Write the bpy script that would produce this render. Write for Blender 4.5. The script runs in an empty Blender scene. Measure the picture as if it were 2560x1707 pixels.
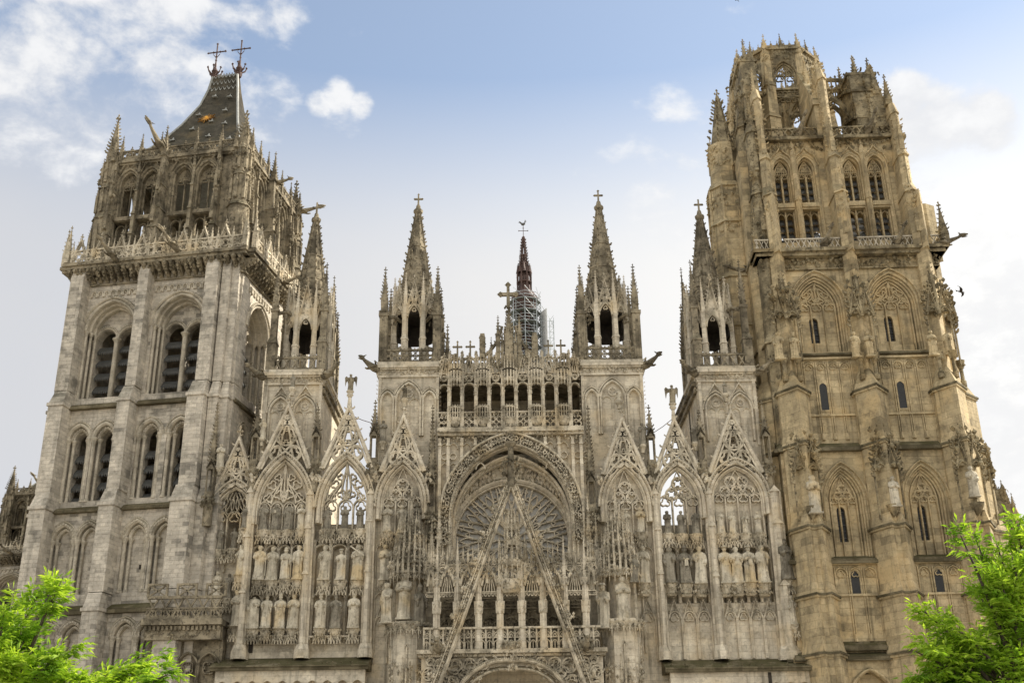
import bpy, bmesh, math, random
import numpy as np
from mathutils import Vector, Matrix
from mathutils.geometry import tessellate_polygon
R = random.Random(11)
SC = bpy.context.scene
COL = SC.collection
pi = math.pi
rad = math.radians

# ------------------------------------------------------------------ camera
F_PX, PITCH, ROLL, DIST, EYE = 2807.0, rad(22.3), rad(0.8), 71.0, 1.6
cd = bpy.data.cameras.new('camera'); cam = bpy.data.objects.new('camera', cd); COL.objects.link(cam)
cd.sensor_width = 36.0; cd.lens = 36.0 * F_PX / 2560.0; cd.clip_start = 0.1; cd.clip_end = 6000
cam.matrix_world = Matrix.Translation((0, -DIST, EYE)) @ Matrix.Rotation(pi / 2 + PITCH, 4, 'X') @ Matrix.Rotation(-ROLL, 4, 'Z')
SC.camera = cam

def ray(px, py):
    a, b = px - 1280, 853.5 - py
    c, s = math.cos(ROLL), math.sin(ROLL)
    dx, v = a * c + b * s, -a * s + b * c
    return dx, F_PX * math.cos(PITCH) - v * math.sin(PITCH), F_PX * math.sin(PITCH) + v * math.cos(PITCH)

class Frame:
    """an upright plane of the place: origin, turn about the vertical; uz() gives a measured point's place on it, d metres in front"""
    def __init__(s, X, Y, deg):
        s.X, s.Y, s.a = X, Y, rad(deg)
        s.U = (math.cos(s.a), -math.sin(s.a)); s.N = (-math.sin(s.a), -math.cos(s.a))
    def uz(s, x, y, d=0.0):
        r = ray(x, y)
        ox, oy = s.X + s.N[0] * d, s.Y + s.N[1] * d + DIST
        t = (ox * s.N[0] + oy * s.N[1]) / (r[0] * s.N[0] + r[1] * s.N[1])
        return (t * r[0] - ox) * s.U[0] + (t * r[1] - oy) * s.U[1], t * r[2] + EYE
FRONT = Frame(0, 0, 0)

# ------------------------------------------------------------------ mesh builder, points are (u across, d out of the wall, z up)
class MB:
    def __init__(s): s.V = []; s.Fc = []
    def add(s, v, f):
        n = len(s.V); s.V.extend((a, -b, c) for a, b, c in v)
        s.Fc.extend([tuple(i + n for i in q) for q in f])
    def tmpl(s, t, u, d, z, k=1.0, rot=0.0, sz=1.0):
        c, q = math.cos(rot) * k, math.sin(rot) * k
        s.add([(u + x * c - y * q, d + x * q + y * c, z + h * k * sz) for x, y, h in t[0]], t[1])
    def box(s, u0, u1, z0, z1, d0, d1):
        s.add([(u0, d0, z0), (u1, d0, z0), (u1, d1, z0), (u0, d1, z0), (u0, d0, z1), (u1, d0, z1), (u1, d1, z1), (u0, d1, z1)],
              [(0, 1, 2, 3), (4, 7, 6, 5), (0, 4, 5, 1), (1, 5, 6, 2), (2, 6, 7, 3), (3, 7, 4, 0)])
    def loft(s, rings, cap0=True, cap1=True):
        n = len(rings[0]); f = []
        for i in range(len(rings) - 1):
            a, b = i * n, (i + 1) * n
            f += [(a + j, a + (j + 1) % n, b + (j + 1) % n, b + j) for j in range(n)]
        if cap0: f.append(tuple(range(n - 1, -1, -1)))
        if cap1: f.append(tuple(range((len(rings) - 1) * n, len(rings) * n)))
        s.add([p for r in rings for p in r], f)
    def plan(s, poly, z0, z1, k=1.0, c=(0, 0)):
        """upright prism over a plan polygon (u,d); the top can shrink to k about c"""
        s.loft([[(a, b, z0) for a, b in poly], [(c[0] + (a - c[0]) * k, c[1] + (b - c[1]) * k, z1) for a, b in poly]])
    def prism(s, poly, d0, d1):
        s.loft([[(a, d0, b) for a, b in poly], [(a, d1, b) for a, b in poly]])
    def frust(s, u, d, z0, z1, r0, r1, n=4, rot=pi / 4):
        s.loft([[(u + r * math.cos(rot + 2 * pi * i / n), d + r * math.sin(rot + 2 * pi * i / n), z) for i in range(n)] for r, z in ((r0, z0), (max(r1, .004), z1))])
    def lathe(s, u, d, prof, n=8, rot=0.0):
        s.loft([[(u + r * math.cos(rot + 2 * pi * i / n), d + r * math.sin(rot + 2 * pi * i / n), z) for i in range(n)] for r, z in prof])
    def plate(s, outer, holes, d0, d1):
        """a slab in the wall's plane with real holes and their reveals"""
        loops = [outer] + holes
        tri = tessellate_polygon([[Vector((a, b, 0)) for a, b in l] for l in loops])
        P = [p for l in loops for p in l]; n = len(P)
        v = [(a, d1, b) for a, b in P] + [(a, d0, b) for a, b in P]
        f = [tuple(t) for t in tri] + [tuple(i + n for i in t[::-1]) for t in tri]
        k = 0
        for l in loops:
            m = len(l); f += [(k + j, k + (j + 1) % m, n + k + (j + 1) % m, n + k + j) for j in range(m)]; k += m
        s.add(v, f)
    def sweep(s, path, prof, closed=False):
        """carry a profile of (offset, d) along a path in the wall's plane"""
        n = len(path); rings = []
        for i, p in enumerate(path):
            a = path[(i - 1) % n] if (i or closed) else None
            b = path[(i + 1) % n] if (i < n - 1 or closed) else None
            t = []
            for q, w in ((a, p), (p, b)):
                if q is None or w is None: continue
                x, y = w[0] - q[0], w[1] - q[1]; l = math.hypot(x, y) or 1e-6; t.append((x / l, y / l))
            tx, ty = sum(q[0] for q in t), sum(q[1] for q in t); l = math.hypot(tx, ty) or 1e-6
            m = 1.0
            if len(t) == 2: m = min(1.9, 1 / max(.4, (tx / l) * t[0][0] + (ty / l) * t[0][1]))
            nx, nz = -ty / l * m, tx / l * m
            rings.append([(p[0] + nx * o, dd, p[1] + nz * o) for o, dd in prof])
        if closed: rings.append(rings[0])
        s.loft(rings, not closed, not closed)
    def rib(s, path, w, d0, d1, closed=False):
        h = w / 2; dm = d1 - min(w * .35, (d1 - d0) * .6)
        s.sweep(path, [(h, d0), (h, dm), (h * .35, d1), (-h * .35, d1), (-h, dm), (-h, d0)], closed)
    def bar(s, path, w, d0, d1, closed=False):
        h = w / 2; s.sweep(path, [(h, d0), (h, d1), (-h, d1), (-h, d0)], closed)
    def tube(s, pts, r, n=6, flat=1.0):
        """round bar through 3-d points (u,d,z) with one radius or one per point"""
        m = len(pts); rr = r if isinstance(r, (list, tuple)) else [r] * m; rings = []; up = Vector((.31, .2, 1))
        for i, p in enumerate(pts):
            t = Vector(pts[min(i + 1, m - 1)]) - Vector(pts[max(i - 1, 0)])
            t = t.normalized() if t.length > 1e-6 else Vector((0, 0, 1))
            a = t.cross(up if abs(t.dot(up.normalized())) < .95 else Vector((1, 0, 0))).normalized(); b = t.cross(a)
            rings.append([tuple(Vector(p) + (a * math.cos(2 * pi * j / n) + b * math.sin(2 * pi * j / n) * flat) * rr[i]) for j in range(n)])
        s.loft(rings)
    def knob(s, u, d, z, r, sz=1.2):
        v = [(r * R.uniform(.75, 1.2), 0, 0), (-r * R.uniform(.75, 1.2), 0, 0), (0, r * R.uniform(.8, 1.2), 0), (0, -r, 0), (0, 0, r * sz * R.uniform(.9, 1.2)), (0, 0, -r * sz)]
        a = R.uniform(0, pi / 2); c, q = math.cos(a), math.sin(a)
        s.add([(u + x * c - y * q, d + x * q + y * c, z + h) for x, y, h in v], [(0, 2, 4), (2, 1, 4), (1, 3, 4), (3, 0, 4), (2, 0, 5), (1, 2, 5), (3, 1, 5), (0, 3, 5)])
    def crocket(s, u, d, z, du, dd, r):
        """leaf hook: a stalk growing outwards and a curled bud at its end"""
        if R.random() < .07: return                      # broken off
        r *= R.uniform(.75, 1.2); l = math.hypot(du, dd) or 1; du, dd = du / l, dd / l
        a, b = -dd * r * .32, du * r * .32
        e = (u + du * r * 1.1, d + dd * r * 1.1, z + r * .35)
        s.loft([[(u + a - du * r * .2, d + b - dd * r * .2, z - r * .45), (u - a - du * r * .2, d - b - dd * r * .2, z - r * .45), (u - a, d - b, z + r * .3), (u + a, d + b, z + r * .3)],
                [(e[0] + a, e[1] + b, e[2] - r * .4), (e[0] - a, e[1] - b, e[2] - r * .4), (e[0] - a, e[1] - b, e[2] + r * .35), (e[0] + a, e[1] + b, e[2] + r * .35)]])
        s.knob(e[0], e[1], e[2] + r * .3, r * .52, 1.0)
    def build(s, name, m, parent=None, smooth=False, label=None, fix=True):
        me = bpy.data.meshes.new(name)
        me.from_pydata(s.V, [], s.Fc); me.materials.append(m)
        if fix:
            bm = bmesh.new(); bm.from_mesh(me); bmesh.ops.recalc_face_normals(bm, faces=bm.faces); bm.to_mesh(me); bm.free()
        if smooth: me.polygons.foreach_set('use_smooth', [True] * len(me.polygons))
        o = bpy.data.objects.new(name, me); COL.objects.link(o)
        if parent: o.parent = parent
        if label: o['label'] = label
        return o

def build_split(m, name, mt, parent, gap=.06):
    """one object for each piece of a mesh that stands clear of the others"""
    par = list(range(len(m.V)))
    def find(a):
        while par[a] != a: par[a] = par[par[a]]; a = par[a]
        return a
    for f in m.Fc:
        for b in f[1:]: par[find(b)] = find(f[0])
    bb = {}
    for i, p in enumerate(m.V):
        r = find(i); q = bb.setdefault(r, [list(p), list(p)])
        for k in range(3): q[0][k] = min(q[0][k], p[k]); q[1][k] = max(q[1][k], p[k])
    ks = [([r], b) for r, b in bb.items()]; go = True
    while go:
        go = False; out = []
        for ids, b in ks:
            for c in out:
                if all(b[0][k] <= c[1][1][k] + gap and c[1][0][k] <= b[1][k] + gap for k in range(3)):
                    c[0].extend(ids); c[1][0] = [min(x, y) for x, y in zip(c[1][0], b[0])]; c[1][1] = [max(x, y) for x, y in zip(c[1][1], b[1])]; go = True; break
            else: out.append((ids, b))
        ks = out
    for ids, b in ks:
        ids = set(ids); vi = [i for i in range(len(m.V)) if find(i) in ids]; mp = {v: j for j, v in enumerate(vi)}
        q = MB(); q.V = [m.V[i] for i in vi]; q.Fc = [tuple(mp[i] for i in f) for f in m.Fc if f[0] in mp]; q.build(name, mt, parent)
def tag(o, label, cat, group=None, kind=None):
    o['label'] = label; o['category'] = cat
    if group: o['group'] = group
    if kind: o['kind'] = kind
    return o
def thing(name, label, cat, loc=(0, 0, 0), deg=0.0, group=None):
    o = bpy.data.objects.new(name, None); COL.objects.link(o); o.location = loc; o.rotation_euler = (0, 0, -rad(deg))
    return tag(o, label, cat, group)
def setting(o): o['kind'] = 'structure'; return o
KIDS = {}
def copy_tree(o, parent=None, skip=()):
    c = o.copy(); COL.objects.link(c); c.parent = parent
    for ch in list(o.children):
        if ch.name.split('.')[0] not in skip: copy_tree(ch, c, skip)
    return c

# ------------------------------------------------------------------ paths
def parch(uc, w, zs, h, n=7):
    """pointed arch, left springing to right springing"""
    r = (w * w + h * h) / (2 * w); c = uc - w + r; th = math.atan2(h, r - w) if r > w else pi - math.atan2(h, w - r)
    L = [(c - r * math.cos(th * i / n), zs + r * math.sin(th * i / n)) for i in range(n + 1)]
    return L + [(2 * uc - a, b) for a, b in reversed(L[:-1])]
def ogee(uc, w, zs, h, n=6):
    """ogee arch: bulging haunches, reversed curve to a point"""
    L = []
    for i in range(n * 2 + 1):
        t = i / (2 * n); x = 1 - t
        L.append((uc - w * (x ** .55 if t < .5 else (x ** 1.9) * (.5 ** .55 / .5 ** 1.9)), zs + h * (t if t > .5 else t * 1.0)))
    return L + [(2 * uc - a, b) for a, b in reversed(L[:-1])]
def circ(uc, zc, r, n=14): return [(uc + r * math.cos(2 * pi * i / n), zc + r * math.sin(2 * pi * i / n)) for i in range(n)]
def foil(uc, zc, r, k=4, rot=pi / 4, m=5):
    out = []; q = r * .52; c = r - q
    for i in range(k):
        a = rot + 2 * pi * i / k; s = pi * .62
        out += [(uc + c * math.cos(a) + q * math.cos(a - s + 2 * s * j / m), zc + c * math.sin(a) + q * math.sin(a - s + 2 * s * j / m)) for j in range(m + 1)]
    return out
def arch_hole(uc, w, zb, zs, h, n=6): return [(uc + w, zb), (uc - w, zb)] + parch(uc, w, zs, h, n)
def legs(path, zb): return [(path[0][0], zb)] + path + [(path[-1][0], zb)]
def bez(p0, p1, p2, p3, n=8):
    return [tuple((1 - t) ** 3 * a + 3 * t * (1 - t) ** 2 * b + 3 * t * t * (1 - t) * c + t ** 3 * e for a, b, c, e in zip(p0, p1, p2, p3)) for t in (i / n for i in range(n + 1))]
def along(path, step):
    """points and left normals at an even spacing along a path"""
    out = []; rest = step / 2
    for a, b in zip(path, path[1:]):
        l = math.hypot(b[0] - a[0], b[1] - a[1])
        if l < 1e-6: continue
        while rest < l:
            t = rest / l; out.append((a[0] + (b[0] - a[0]) * t, a[1] + (b[1] - a[1]) * t, -(b[1] - a[1]) / l, (b[0] - a[0]) / l)); rest += step
        rest -= l
    return out

# ------------------------------------------------------------------ ornament
def edge_crockets(m, path, step, r, d, side=1):
    for x, z, nx, nz in along(path, step):
        m.crocket(x + nx * side * r * .2, d, z + nz * side * r * .2, nx * side or .01, .12, r)
def finial(m, u, d, z, r):
    m.frust(u, d, z - r * .5, z + r * 2.6, r * .28, r * .2)
    for a in range(4): m.knob(u + math.cos(a * pi / 2) * r * .75, d + math.sin(a * pi / 2) * r * .75, z + r * 1.1, r * .5)
    m.knob(u, d, z + r * 2.6, r * .55, 1.5)
def stone_cross(m, u, d, z, h):
    w = h * .13
    m.frust(u, d, z, z + h, w * .8, w * .6); m.box(u - h * .3, u + h * .3, z + h * .52, z + h * .52 + w, d - w * .5, d + w * .5)
    for a, b in ((-.32, .585), (.32, .585), (0, 1.02)): m.knob(u + a * h, d, z + b * h, h * .11, 1.1)
def pinnacle(m, u, d, z, w, hs, hp, step=None, gab=True, fin=True):
    h = w / 2
    if hs > 0:
        m.box(u - h, u + h, z, z + hs, d - h, d + h)
        if gab:
            for a, b in ((0, 1), (0, -1), (1, 0), (-1, 0)):
                if a: m.loft([[(u + a * h * 1.08, d - h * .95, z + hs * .72), (u + a * h * 1.08, d + h * .95, z + hs * .72), (u + a * h * 1.08, d, z + hs + w * .95)], [(u, d - h * .95, z + hs * .72), (u, d + h * .95, z + hs * .72), (u, d, z + hs + w * .95)]])
                else: m.loft([[(u - h * .95, d + b * h * 1.08, z + hs * .72), (u + h * .95, d + b * h * 1.08, z + hs * .72), (u, d + b * h * 1.08, z + hs + w * .95)], [(u - h * .95, d, z + hs * .72), (u + h * .95, d, z + hs * .72), (u, d, z + hs + w * .95)]])
    z += hs; m.frust(u, d, z, z + hp, w * .62, w * .07)
    st = step or max(w * .8, .16); k = int(hp / st)
    for i in range(k):
        t = (i + .5) / k
        rr = w * .62 * (1 - t) + w * .05; cr = max(.035, w * .24 * (1 - t * .45))
        for a in range(4):
            q = pi / 4 + a * pi / 2; m.crocket(u + rr * math.cos(q), d + rr * math.sin(q), z + hp * t, math.cos(q), math.sin(q), cr)
    if fin: finial(m, u, d, z + hp, max(.05, w * .26))
def tracery(m, uc, w, zs, h, zb, n, d0, d1, bw, style=0):
    """window bars below and in a pointed arch: lights with small arches, foiled circles or flowing daggers above"""
    s = 2 * w / n
    rr = (w * w + h * h) / (2 * w)
    def inside(x, z, r):
        if z < zs: return abs(x - uc) + r < w
        cx = uc - w + rr if x < uc else uc + w - rr
        return math.hypot(x - cx, z - zs) + r < rr
    m.rib(legs(parch(uc, w - bw * .4, zs, h - bw * .5), zb), bw * 1.2, d0, d1)
    for i in range(1, n): m.rib([(uc - w + s * i, zb), (uc - w + s * i, zs + s * .12)], bw, d0, d1)
    for i in range(n):
        c = uc - w + s * (i + .5); m.rib(parch(c, s / 2, zs, s * .62, 5), bw * .8, d0, d1 - .02)
        m.bar(foil(c, zs + s * .12, s * .36, 3, pi / 2, 4), bw * .5, d0, d1 - .05, True)
    if style == 0:
        k, z, r, row = n - 1, zs + s * .72, s * .44, 0
        while k > 0 and row < 5:
            for i in range(k):
                c = uc + (i - (k - 1) / 2) * s
                if inside(c, z, r * .8): m.bar(circ(c, z, r, 12), bw * .7, d0, d1 - .02, True); m.bar(foil(c, z, r * .86, 4, pi / 4, 4), bw * .65, d0, d1 - .05, True)
            z += s * .8; row += 1; k -= 1
        for sg in (-1, 1): m.rib([(uc + sg * w * .8, zs + s * .3), (uc + sg * w * .3, zs + h * .55), (uc, zs + h * .93)], bw * .6, d0, d1 - .03)
    elif style == 1:
        top = (uc, zs + h * .98)
        m.rib([(uc, zs + s * .6), top], bw * .8, d0, d1)
        for sg in (-1, 1):
            m.rib(bez((uc, zs + s * .55), (uc + sg * s * .6, zs + h * .35), (uc + sg * .1 * s, zs + h * .6), top), bw * .9, d0, d1)
            m.rib(bez((uc + sg * s, zs + s * .45), (uc + sg * s * .95, zs + h * .33), (uc + sg * s * .3, zs + h * .42), (uc + sg * .04, zs + h * .8)), bw * .9, d0, d1)
            m.rib(bez((uc + sg * w, zs + h * .1), (uc + sg * w * .6, zs + h * .2), (uc + sg * s * 1.2, zs + h * .3), (uc + sg * s * .45, zs + h * .5)), bw * .8, d0, d1)
            for a, b, q in ((.62, .24, .2), (.5, .5, .2), (.2, .3, .2), (.27, .66, .15)):
                r = w * q; c = uc + sg * w * a; z = zs + h * b
                if inside(c, z, r * .6): m.bar(foil(c, z, r, 3, pi / 2 + sg * .4, 4), bw * .7, d0, d1 - .04, True)
    else:
        for sg in (-1, 1):
            for a in (.0, .33, .66):
                m.rib(bez((uc + sg * w * a, zs + s * .4), (uc + sg * w * (a + .25), zs + h * .3), (uc + sg * w * (a * .6 + .25), zs + h * .45), (uc + sg * w * a * .45, zs + h * .85)), bw * .7, d0, d1)
                m.rib(bez((uc + sg * w * (a + .3), zs + s * .4), (uc + sg * w * a, zs + h * .3), (uc + sg * w * a * .3, zs + h * .5), (uc + sg * w * (a * .5 + .12), zs + h * .7)), bw * .6, d0, d1)
def gable(m, uc, zb, w, za, bw, d0, d1, crk=.14, step=.45, fill=True, fin=True, m2=None):
    L = [(uc - w, zb), (uc, za), (uc + w, zb)]
    m.rib(L, bw, d0, d1); m.bar([(uc - w + bw * .7, zb), (uc, za - bw * 2.6), (uc + w - bw * .7, zb)], bw * .4, d0, d1 - .07)
    off = [(uc - w - bw * .35, zb), (uc, za + bw * .9), (uc + w + bw * .35, zb)]
    edge_crockets(m, off, step, crk, (d0 + d1) / 2)
    if fin: finial(m, uc, (d0 + d1) / 2, za + bw, crk * 1.5)
    if fill:
        m = m2 or m
        z = zb + .12 * (za - zb); H = za - zb; b = bw * .42; row = 0
        while z < za - H * .17:
            half = w * (1 - (z - zb) / H) - bw * .7
            r = min(half * .56, H * .12) if row % 2 == 0 else min(half * .86, H * .16)
            if r < .07: break
            k = 2 if row % 2 == 0 and half > r * 1.7 else 1
            for i in range(k):
                c = uc + (i * 2 - k + 1) * r
                m.bar(circ(c, z + r, r, 12), b, d0 + .03, d1 - .05, True); m.bar(foil(c, z + r, r * .84, 4 if k == 1 else 3, pi / 4 if k == 1 else pi / 2, 4), b * .9, d0 + .03, d1 - .08, True)
            z += r * 2.02; row += 1
        for sg in (-1, 1): m.bar(bez((uc + sg * w * .7, zb), (uc + sg * w * .1, zb + H * .1), (uc + sg * w * .3, zb + H * .4), (uc, zb + H * .72)), b * .9, d0 + .03, d1 - .06)
def balustrade(m, u0, u1, z0, z1, d, step, style='foil', t=.12):
    h = z1 - z0; m.box(u0, u1, z1 - h * .12, z1, d - t * .7, d + t * .7); m.box(u0, u1, z0, z0 + h * .1, d - t * .6, d + t * .6)
    n = max(1, round((u1 - u0) / step)); s = (u1 - u0) / n; zc = z0 + h * .49; r = min(s * .5, h * .4); b = min(.075, r * .24)
    for i in range(n):
        c = u0 + s * (i + .5)
        if style == 'foil':
            m.bar(circ(c, zc, r, 10), b, d - t * .4, d + t * .4, True); m.bar(foil(c, zc, r * .85, 4, pi / 4, 3), b * .8, d - t * .3, d + t * .3, True)
            m.bar([(c + s / 2, z0 + h * .1), (c + s / 2, z1 - h * .12)], b, d - t * .4, d + t * .4)
        elif style == 'x':
            m.bar([(c - s / 2, z0), (c + s / 2, z1)], b * 1.3, d - t * .4, d + t * .35); m.bar([(c - s / 2, z1), (c + s / 2, z0)], b * 1.3, d - t * .35, d + t * .4)
        elif style == 'wave':
            m.bar(bez((c - s / 2, z0 + h * .1), (c, z0 + h * .1), (c, z1 - h * .1), (c + s / 2, z1 - h * .1), 6), b * 1.2, d - t * .4, d + t * .4)
            m.bar(bez((c - s / 2, z1 - h * .1), (c, z1 - h * .1), (c, z0 + h * .1), (c + s / 2, z0 + h * .1), 6), b * 1.2, d - t * .35, d + t * .35)
        elif style == 'lancet':
            m.bar(legs(parch(c, s * .42, z0 + h * .55, s * .5, 4), z0), b * 1.2, d - t * .4, d + t * .4); m.bar(foil(c, z0 + h * .55, s * .3, 3, pi / 2, 3), b * .8, d - t * .3, d + t * .3, True)
        elif style == 'foil2':
            for q in (.3, .7):
                rr = h * .17; m.bar(circ(c, z0 + h * q, min(rr, s * .45), 8), b, d - t * .4, d + t * .4, True)
            m.bar([(c - s / 2, z0 + h * .5), (c + s / 2, z0 + h * .5)], b, d - t * .4, d + t * .4); m.bar([(c + s / 2, z0), (c + s / 2, z1)], b, d - t * .4, d + t * .4)
def gargoyle(m, u, d, z, vec, L, r):
    """a crouching beast that juts out: haunches, long neck, head with open jaws and ears"""
    V = Vector(vec).normalized(); S = Vector((V.y, -V.x, 0)); S = S.normalized() if S.length > .01 else Vector((1, 0, 0)); U = S.cross(V)
    if U.z < 0: U = -U
    o = Vector((u, d, z)); P = lambda t, a=0, b=0: tuple(o + V * L * t + S * a + U * b)
    m.tube([P(-.1), P(.12), P(.3), P(.5, 0, r * .2), P(.68, 0, r * .35), P(.8, 0, r * .6)], [r * .9, r * 1.15, r * .95, r * .72, r * .5, r * .42], 8)
    m.tube([P(.74, 0, r * .6), P(.84, 0, r * .85), P(.93, 0, r * .75), P(1.04, 0, r * .6)], [r * .4, r * .62, r * .5, r * .2], 7)
    m.tube([P(.82, 0, r * .3), P(.92, 0, r * .05), P(1.0, 0, -r * .1)], [r * .35, r * .26, r * .12], 6)
    for s in (-1, 1):
        m.tube([P(.8, s * r * .4, r * 1.2), P(.74, s * r * .7, r * 1.9)], [r * .24, r * .04], 5)
        m.tube([P(.1, s * r * .9, r * .3), P(.25, s * r * 1.25, -r * .1), P(.36, s * r * 1.0, -r * .9), P(.46, s * r * .9, -r * 1.0)], [r * .5, r * .5, r * .3, r * .22], 6)
        m.tube([P(.15, s * r * .8, r * .8), P(.3, s * r * 1.5, r * 1.1), P(.12, s * r * 1.6, r * 1.0)], [r * .3, r * .34, r * .06], 5)

# ------------------------------------------------------------------ materials
def mat(name):
    m = bpy.data.materials.new(name); m.use_nodes = True; nt = m.node_tree; nt.nodes.clear()
    o = nt.nodes.new('ShaderNodeOutputMaterial'); b = nt.nodes.new('ShaderNodeBsdfPrincipled'); nt.links.new(b.outputs[0], o.inputs[0])
    return m, nt, b
class NT:
    def __init__(s, nt): s.t = nt
    def n(s, ty, **k):
        x = s.t.nodes.new('ShaderNode' + ty)
        for a, v in k.items(): setattr(x, a, v)
        return x
    def l(s, a, b): s.t.links.new(a, b)
    def put(s, sock, v):
        if hasattr(v, 'is_linked') or isinstance(v, bpy.types.NodeSocket): s.l(v, sock)
        else: sock.default_value = v
    def math(s, op, a, b=0.0, c=None):
        x = s.n('Math', operation=op); s.put(x.inputs[0], a); s.put(x.inputs[1], b)
        if c is not None: s.put(x.inputs[2], c)
        return x.outputs[0]
    def mix(s, fac, a, b, blend='MIX'):
        x = s.n('Mix', data_type='RGBA', blend_type=blend); s.put(x.inputs[0], fac); s.put(x.inputs[6], a); s.put(x.inputs[7], b); return x.outputs[2]
    def noise(s, vec, scale, detail=4.0, rough=.6):
        x = s.n('TexNoise'); s.l(vec, x.inputs['Vector']); x.inputs['Scale'].default_value = scale; x.inputs['Detail'].default_value = detail; x.inputs['Roughness'].default_value = rough; return x.outputs[0]
    def ramp(s, v, lo, hi):
        x = s.n('MapRange', interpolation_type='SMOOTHSTEP'); s.put(x.inputs[0], v); x.inputs[1].default_value = lo; x.inputs[2].default_value = hi; return x.outputs[0]
    def vmul(s, vec, k):
        x = s.n('VectorMath', operation='MULTIPLY'); s.l(vec, x.inputs[0]); x.inputs[1].default_value = k; return x.outputs[0]
def rgb(r, g, b):
    f = lambda c: (c / 255 / 12.92) if c / 255 <= .04045 else ((c / 255 + .055) / 1.055) ** 2.4
    return (f(r), f(g), f(b), 1)
def stone(name, c1, c2, grime, amount, block=None, moss=.5, warm=None, streak=.5, bump=.5, lo=.45, speck=.3):
    """limestone: coursed blocks of slightly different tone, weather streaks, dark lichen patches, growth on upward faces"""
    m, nt, b = mat(name); k = NT(nt); g = k.n('NewGeometry'); pos = g.outputs['Position']
    sp = k.n('SeparateXYZ'); k.l(pos, sp.inputs[0]); sn = k.n('SeparateXYZ'); k.l(g.outputs['True Normal'], sn.inputs[0])
    front = k.math('GREATER_THAN', k.math('ABSOLUTE', sn.outputs[1]), k.math('ABSOLUTE', sn.outputs[0]))
    u = k.math('ADD', k.math('MULTIPLY', sp.outputs[0], front), k.math('MULTIPLY', sp.outputs[1], k.math('SUBTRACT', 1.0, front)))
    cv = k.n('CombineXYZ'); k.l(u, cv.inputs[0]); k.l(sp.outputs[2], cv.inputs[1])
    big = k.noise(pos, .22, 5, .65); mid = k.noise(pos, 1.1, 5, .65); fine = k.noise(pos, 9.0, 4, .7)
    st = k.noise(k.vmul(pos, (2.3, 2.3, .14)), 1.0, 5, .65)
    base = k.mix(k.ramp(mid, .35, .65), c1, c2)
    hgt = fine
    if block:
        def brick(a, c, mo, ms):
            x = k.n('TexBrick', offset=.5, offset_frequency=2); k.l(cv.outputs[0], x.inputs['Vector'])
            x.inputs['Color1'].default_value = a; x.inputs['Color2'].default_value = c; x.inputs['Mortar'].default_value = mo
            x.inputs['Scale'].default_value = 1; x.inputs['Mortar Size'].default_value = ms; x.inputs['Brick Width'].default_value = block[0]; x.inputs['Row Height'].default_value = block[1]; x.inputs['Bias'].default_value = 0
            return x
        t = brick((.62, .62, .62, 1), (1.2, 1.2, 1.2, 1), (.6, .57, .52, 1), .012)
        base = k.mix(block[2] if len(block) > 2 else .7, base, t.outputs[0], 'MULTIPLY')
        rb = brick((0, 0, 0, 1), (1, 1, 1, 1), (.5, .5, .5, 1), .0)
        pr = k.math('ADD', k.math('MULTIPLY', rb.outputs[0], .22), k.math('ADD', k.math('MULTIPLY', big, .75), k.math('MULTIPLY', mid, .3)))
        hgt = k.math('SUBTRACT', k.math('MULTIPLY', fine, .6), k.math('MULTIPLY', t.outputs[1], .8))
        patch = k.ramp(pr, lo + .1, lo + .32)
    else:
        patch = k.ramp(k.math('ADD', k.math('MULTIPLY', big, .6), k.math('MULTIPLY', mid, .5)), lo, lo + .25)
    if warm: base = k.mix(k.math('MULTIPLY', k.ramp(k.noise(pos, .5, 3, .5), .5, .68), .75), base, warm)
    base = k.mix(k.math('MULTIPLY', patch, amount), base, grime)
    base = k.mix(k.math('MULTIPLY', k.ramp(st, .52, .72), streak), base, (grime[0] * .8, grime[1] * .8, grime[2] * .78, 1))
    base = k.mix(k.math('MULTIPLY', k.ramp(k.noise(pos, 3.6, 5, .7), .52, .64), speck), base, (grime[0] * .75, grime[1] * .75, grime[2] * .75, 1))
    base = k.mix(.6, base, k.mix(fine, (.62, .62, .62, 1), (1.35, 1.35, 1.33, 1)), 'MULTIPLY')
    up = k.math('MULTIPLY', k.ramp(sn.outputs[2], .25, .75), k.math('MULTIPLY', k.ramp(mid, .3, .55), moss))
    base = k.mix(up, base, k.mix(fine, rgb(58, 54, 34), rgb(96, 92, 58)))
    k.l(base, b.inputs['Base Color']); b.inputs['Roughness'].default_value = .93; b.inputs['Specular IOR Level'].default_value = .2
    bp = k.n('Bump'); bp.inputs['Strength'].default_value = bump; bp.inputs['Distance'].default_value = .06; k.l(k.math('ADD', hgt, k.math('MULTIPLY', mid, .6)), bp.inputs['Height']); k.l(bp.outputs[0], b.inputs['Normal'])
    return m
def plain(name, c, rough=.6, metal=0.0, var=.3, scale=3.0):
    m, nt, b = mat(name); k = NT(nt); g = k.n('NewGeometry')
    f = k.noise(g.outputs['Position'], scale, 5, .65)
    lo = tuple(x * (1 - var) for x in c[:3]) + (1,); hi = tuple(x * (1 + var) for x in c[:3]) + (1,)
    k.l(k.mix(k.ramp(f, .3, .7), lo, hi), b.inputs['Base Color']); b.inputs['Roughness'].default_value = rough; b.inputs['Metallic'].default_value = metal
    return m
GR = rgb(100, 95, 84)
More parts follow.
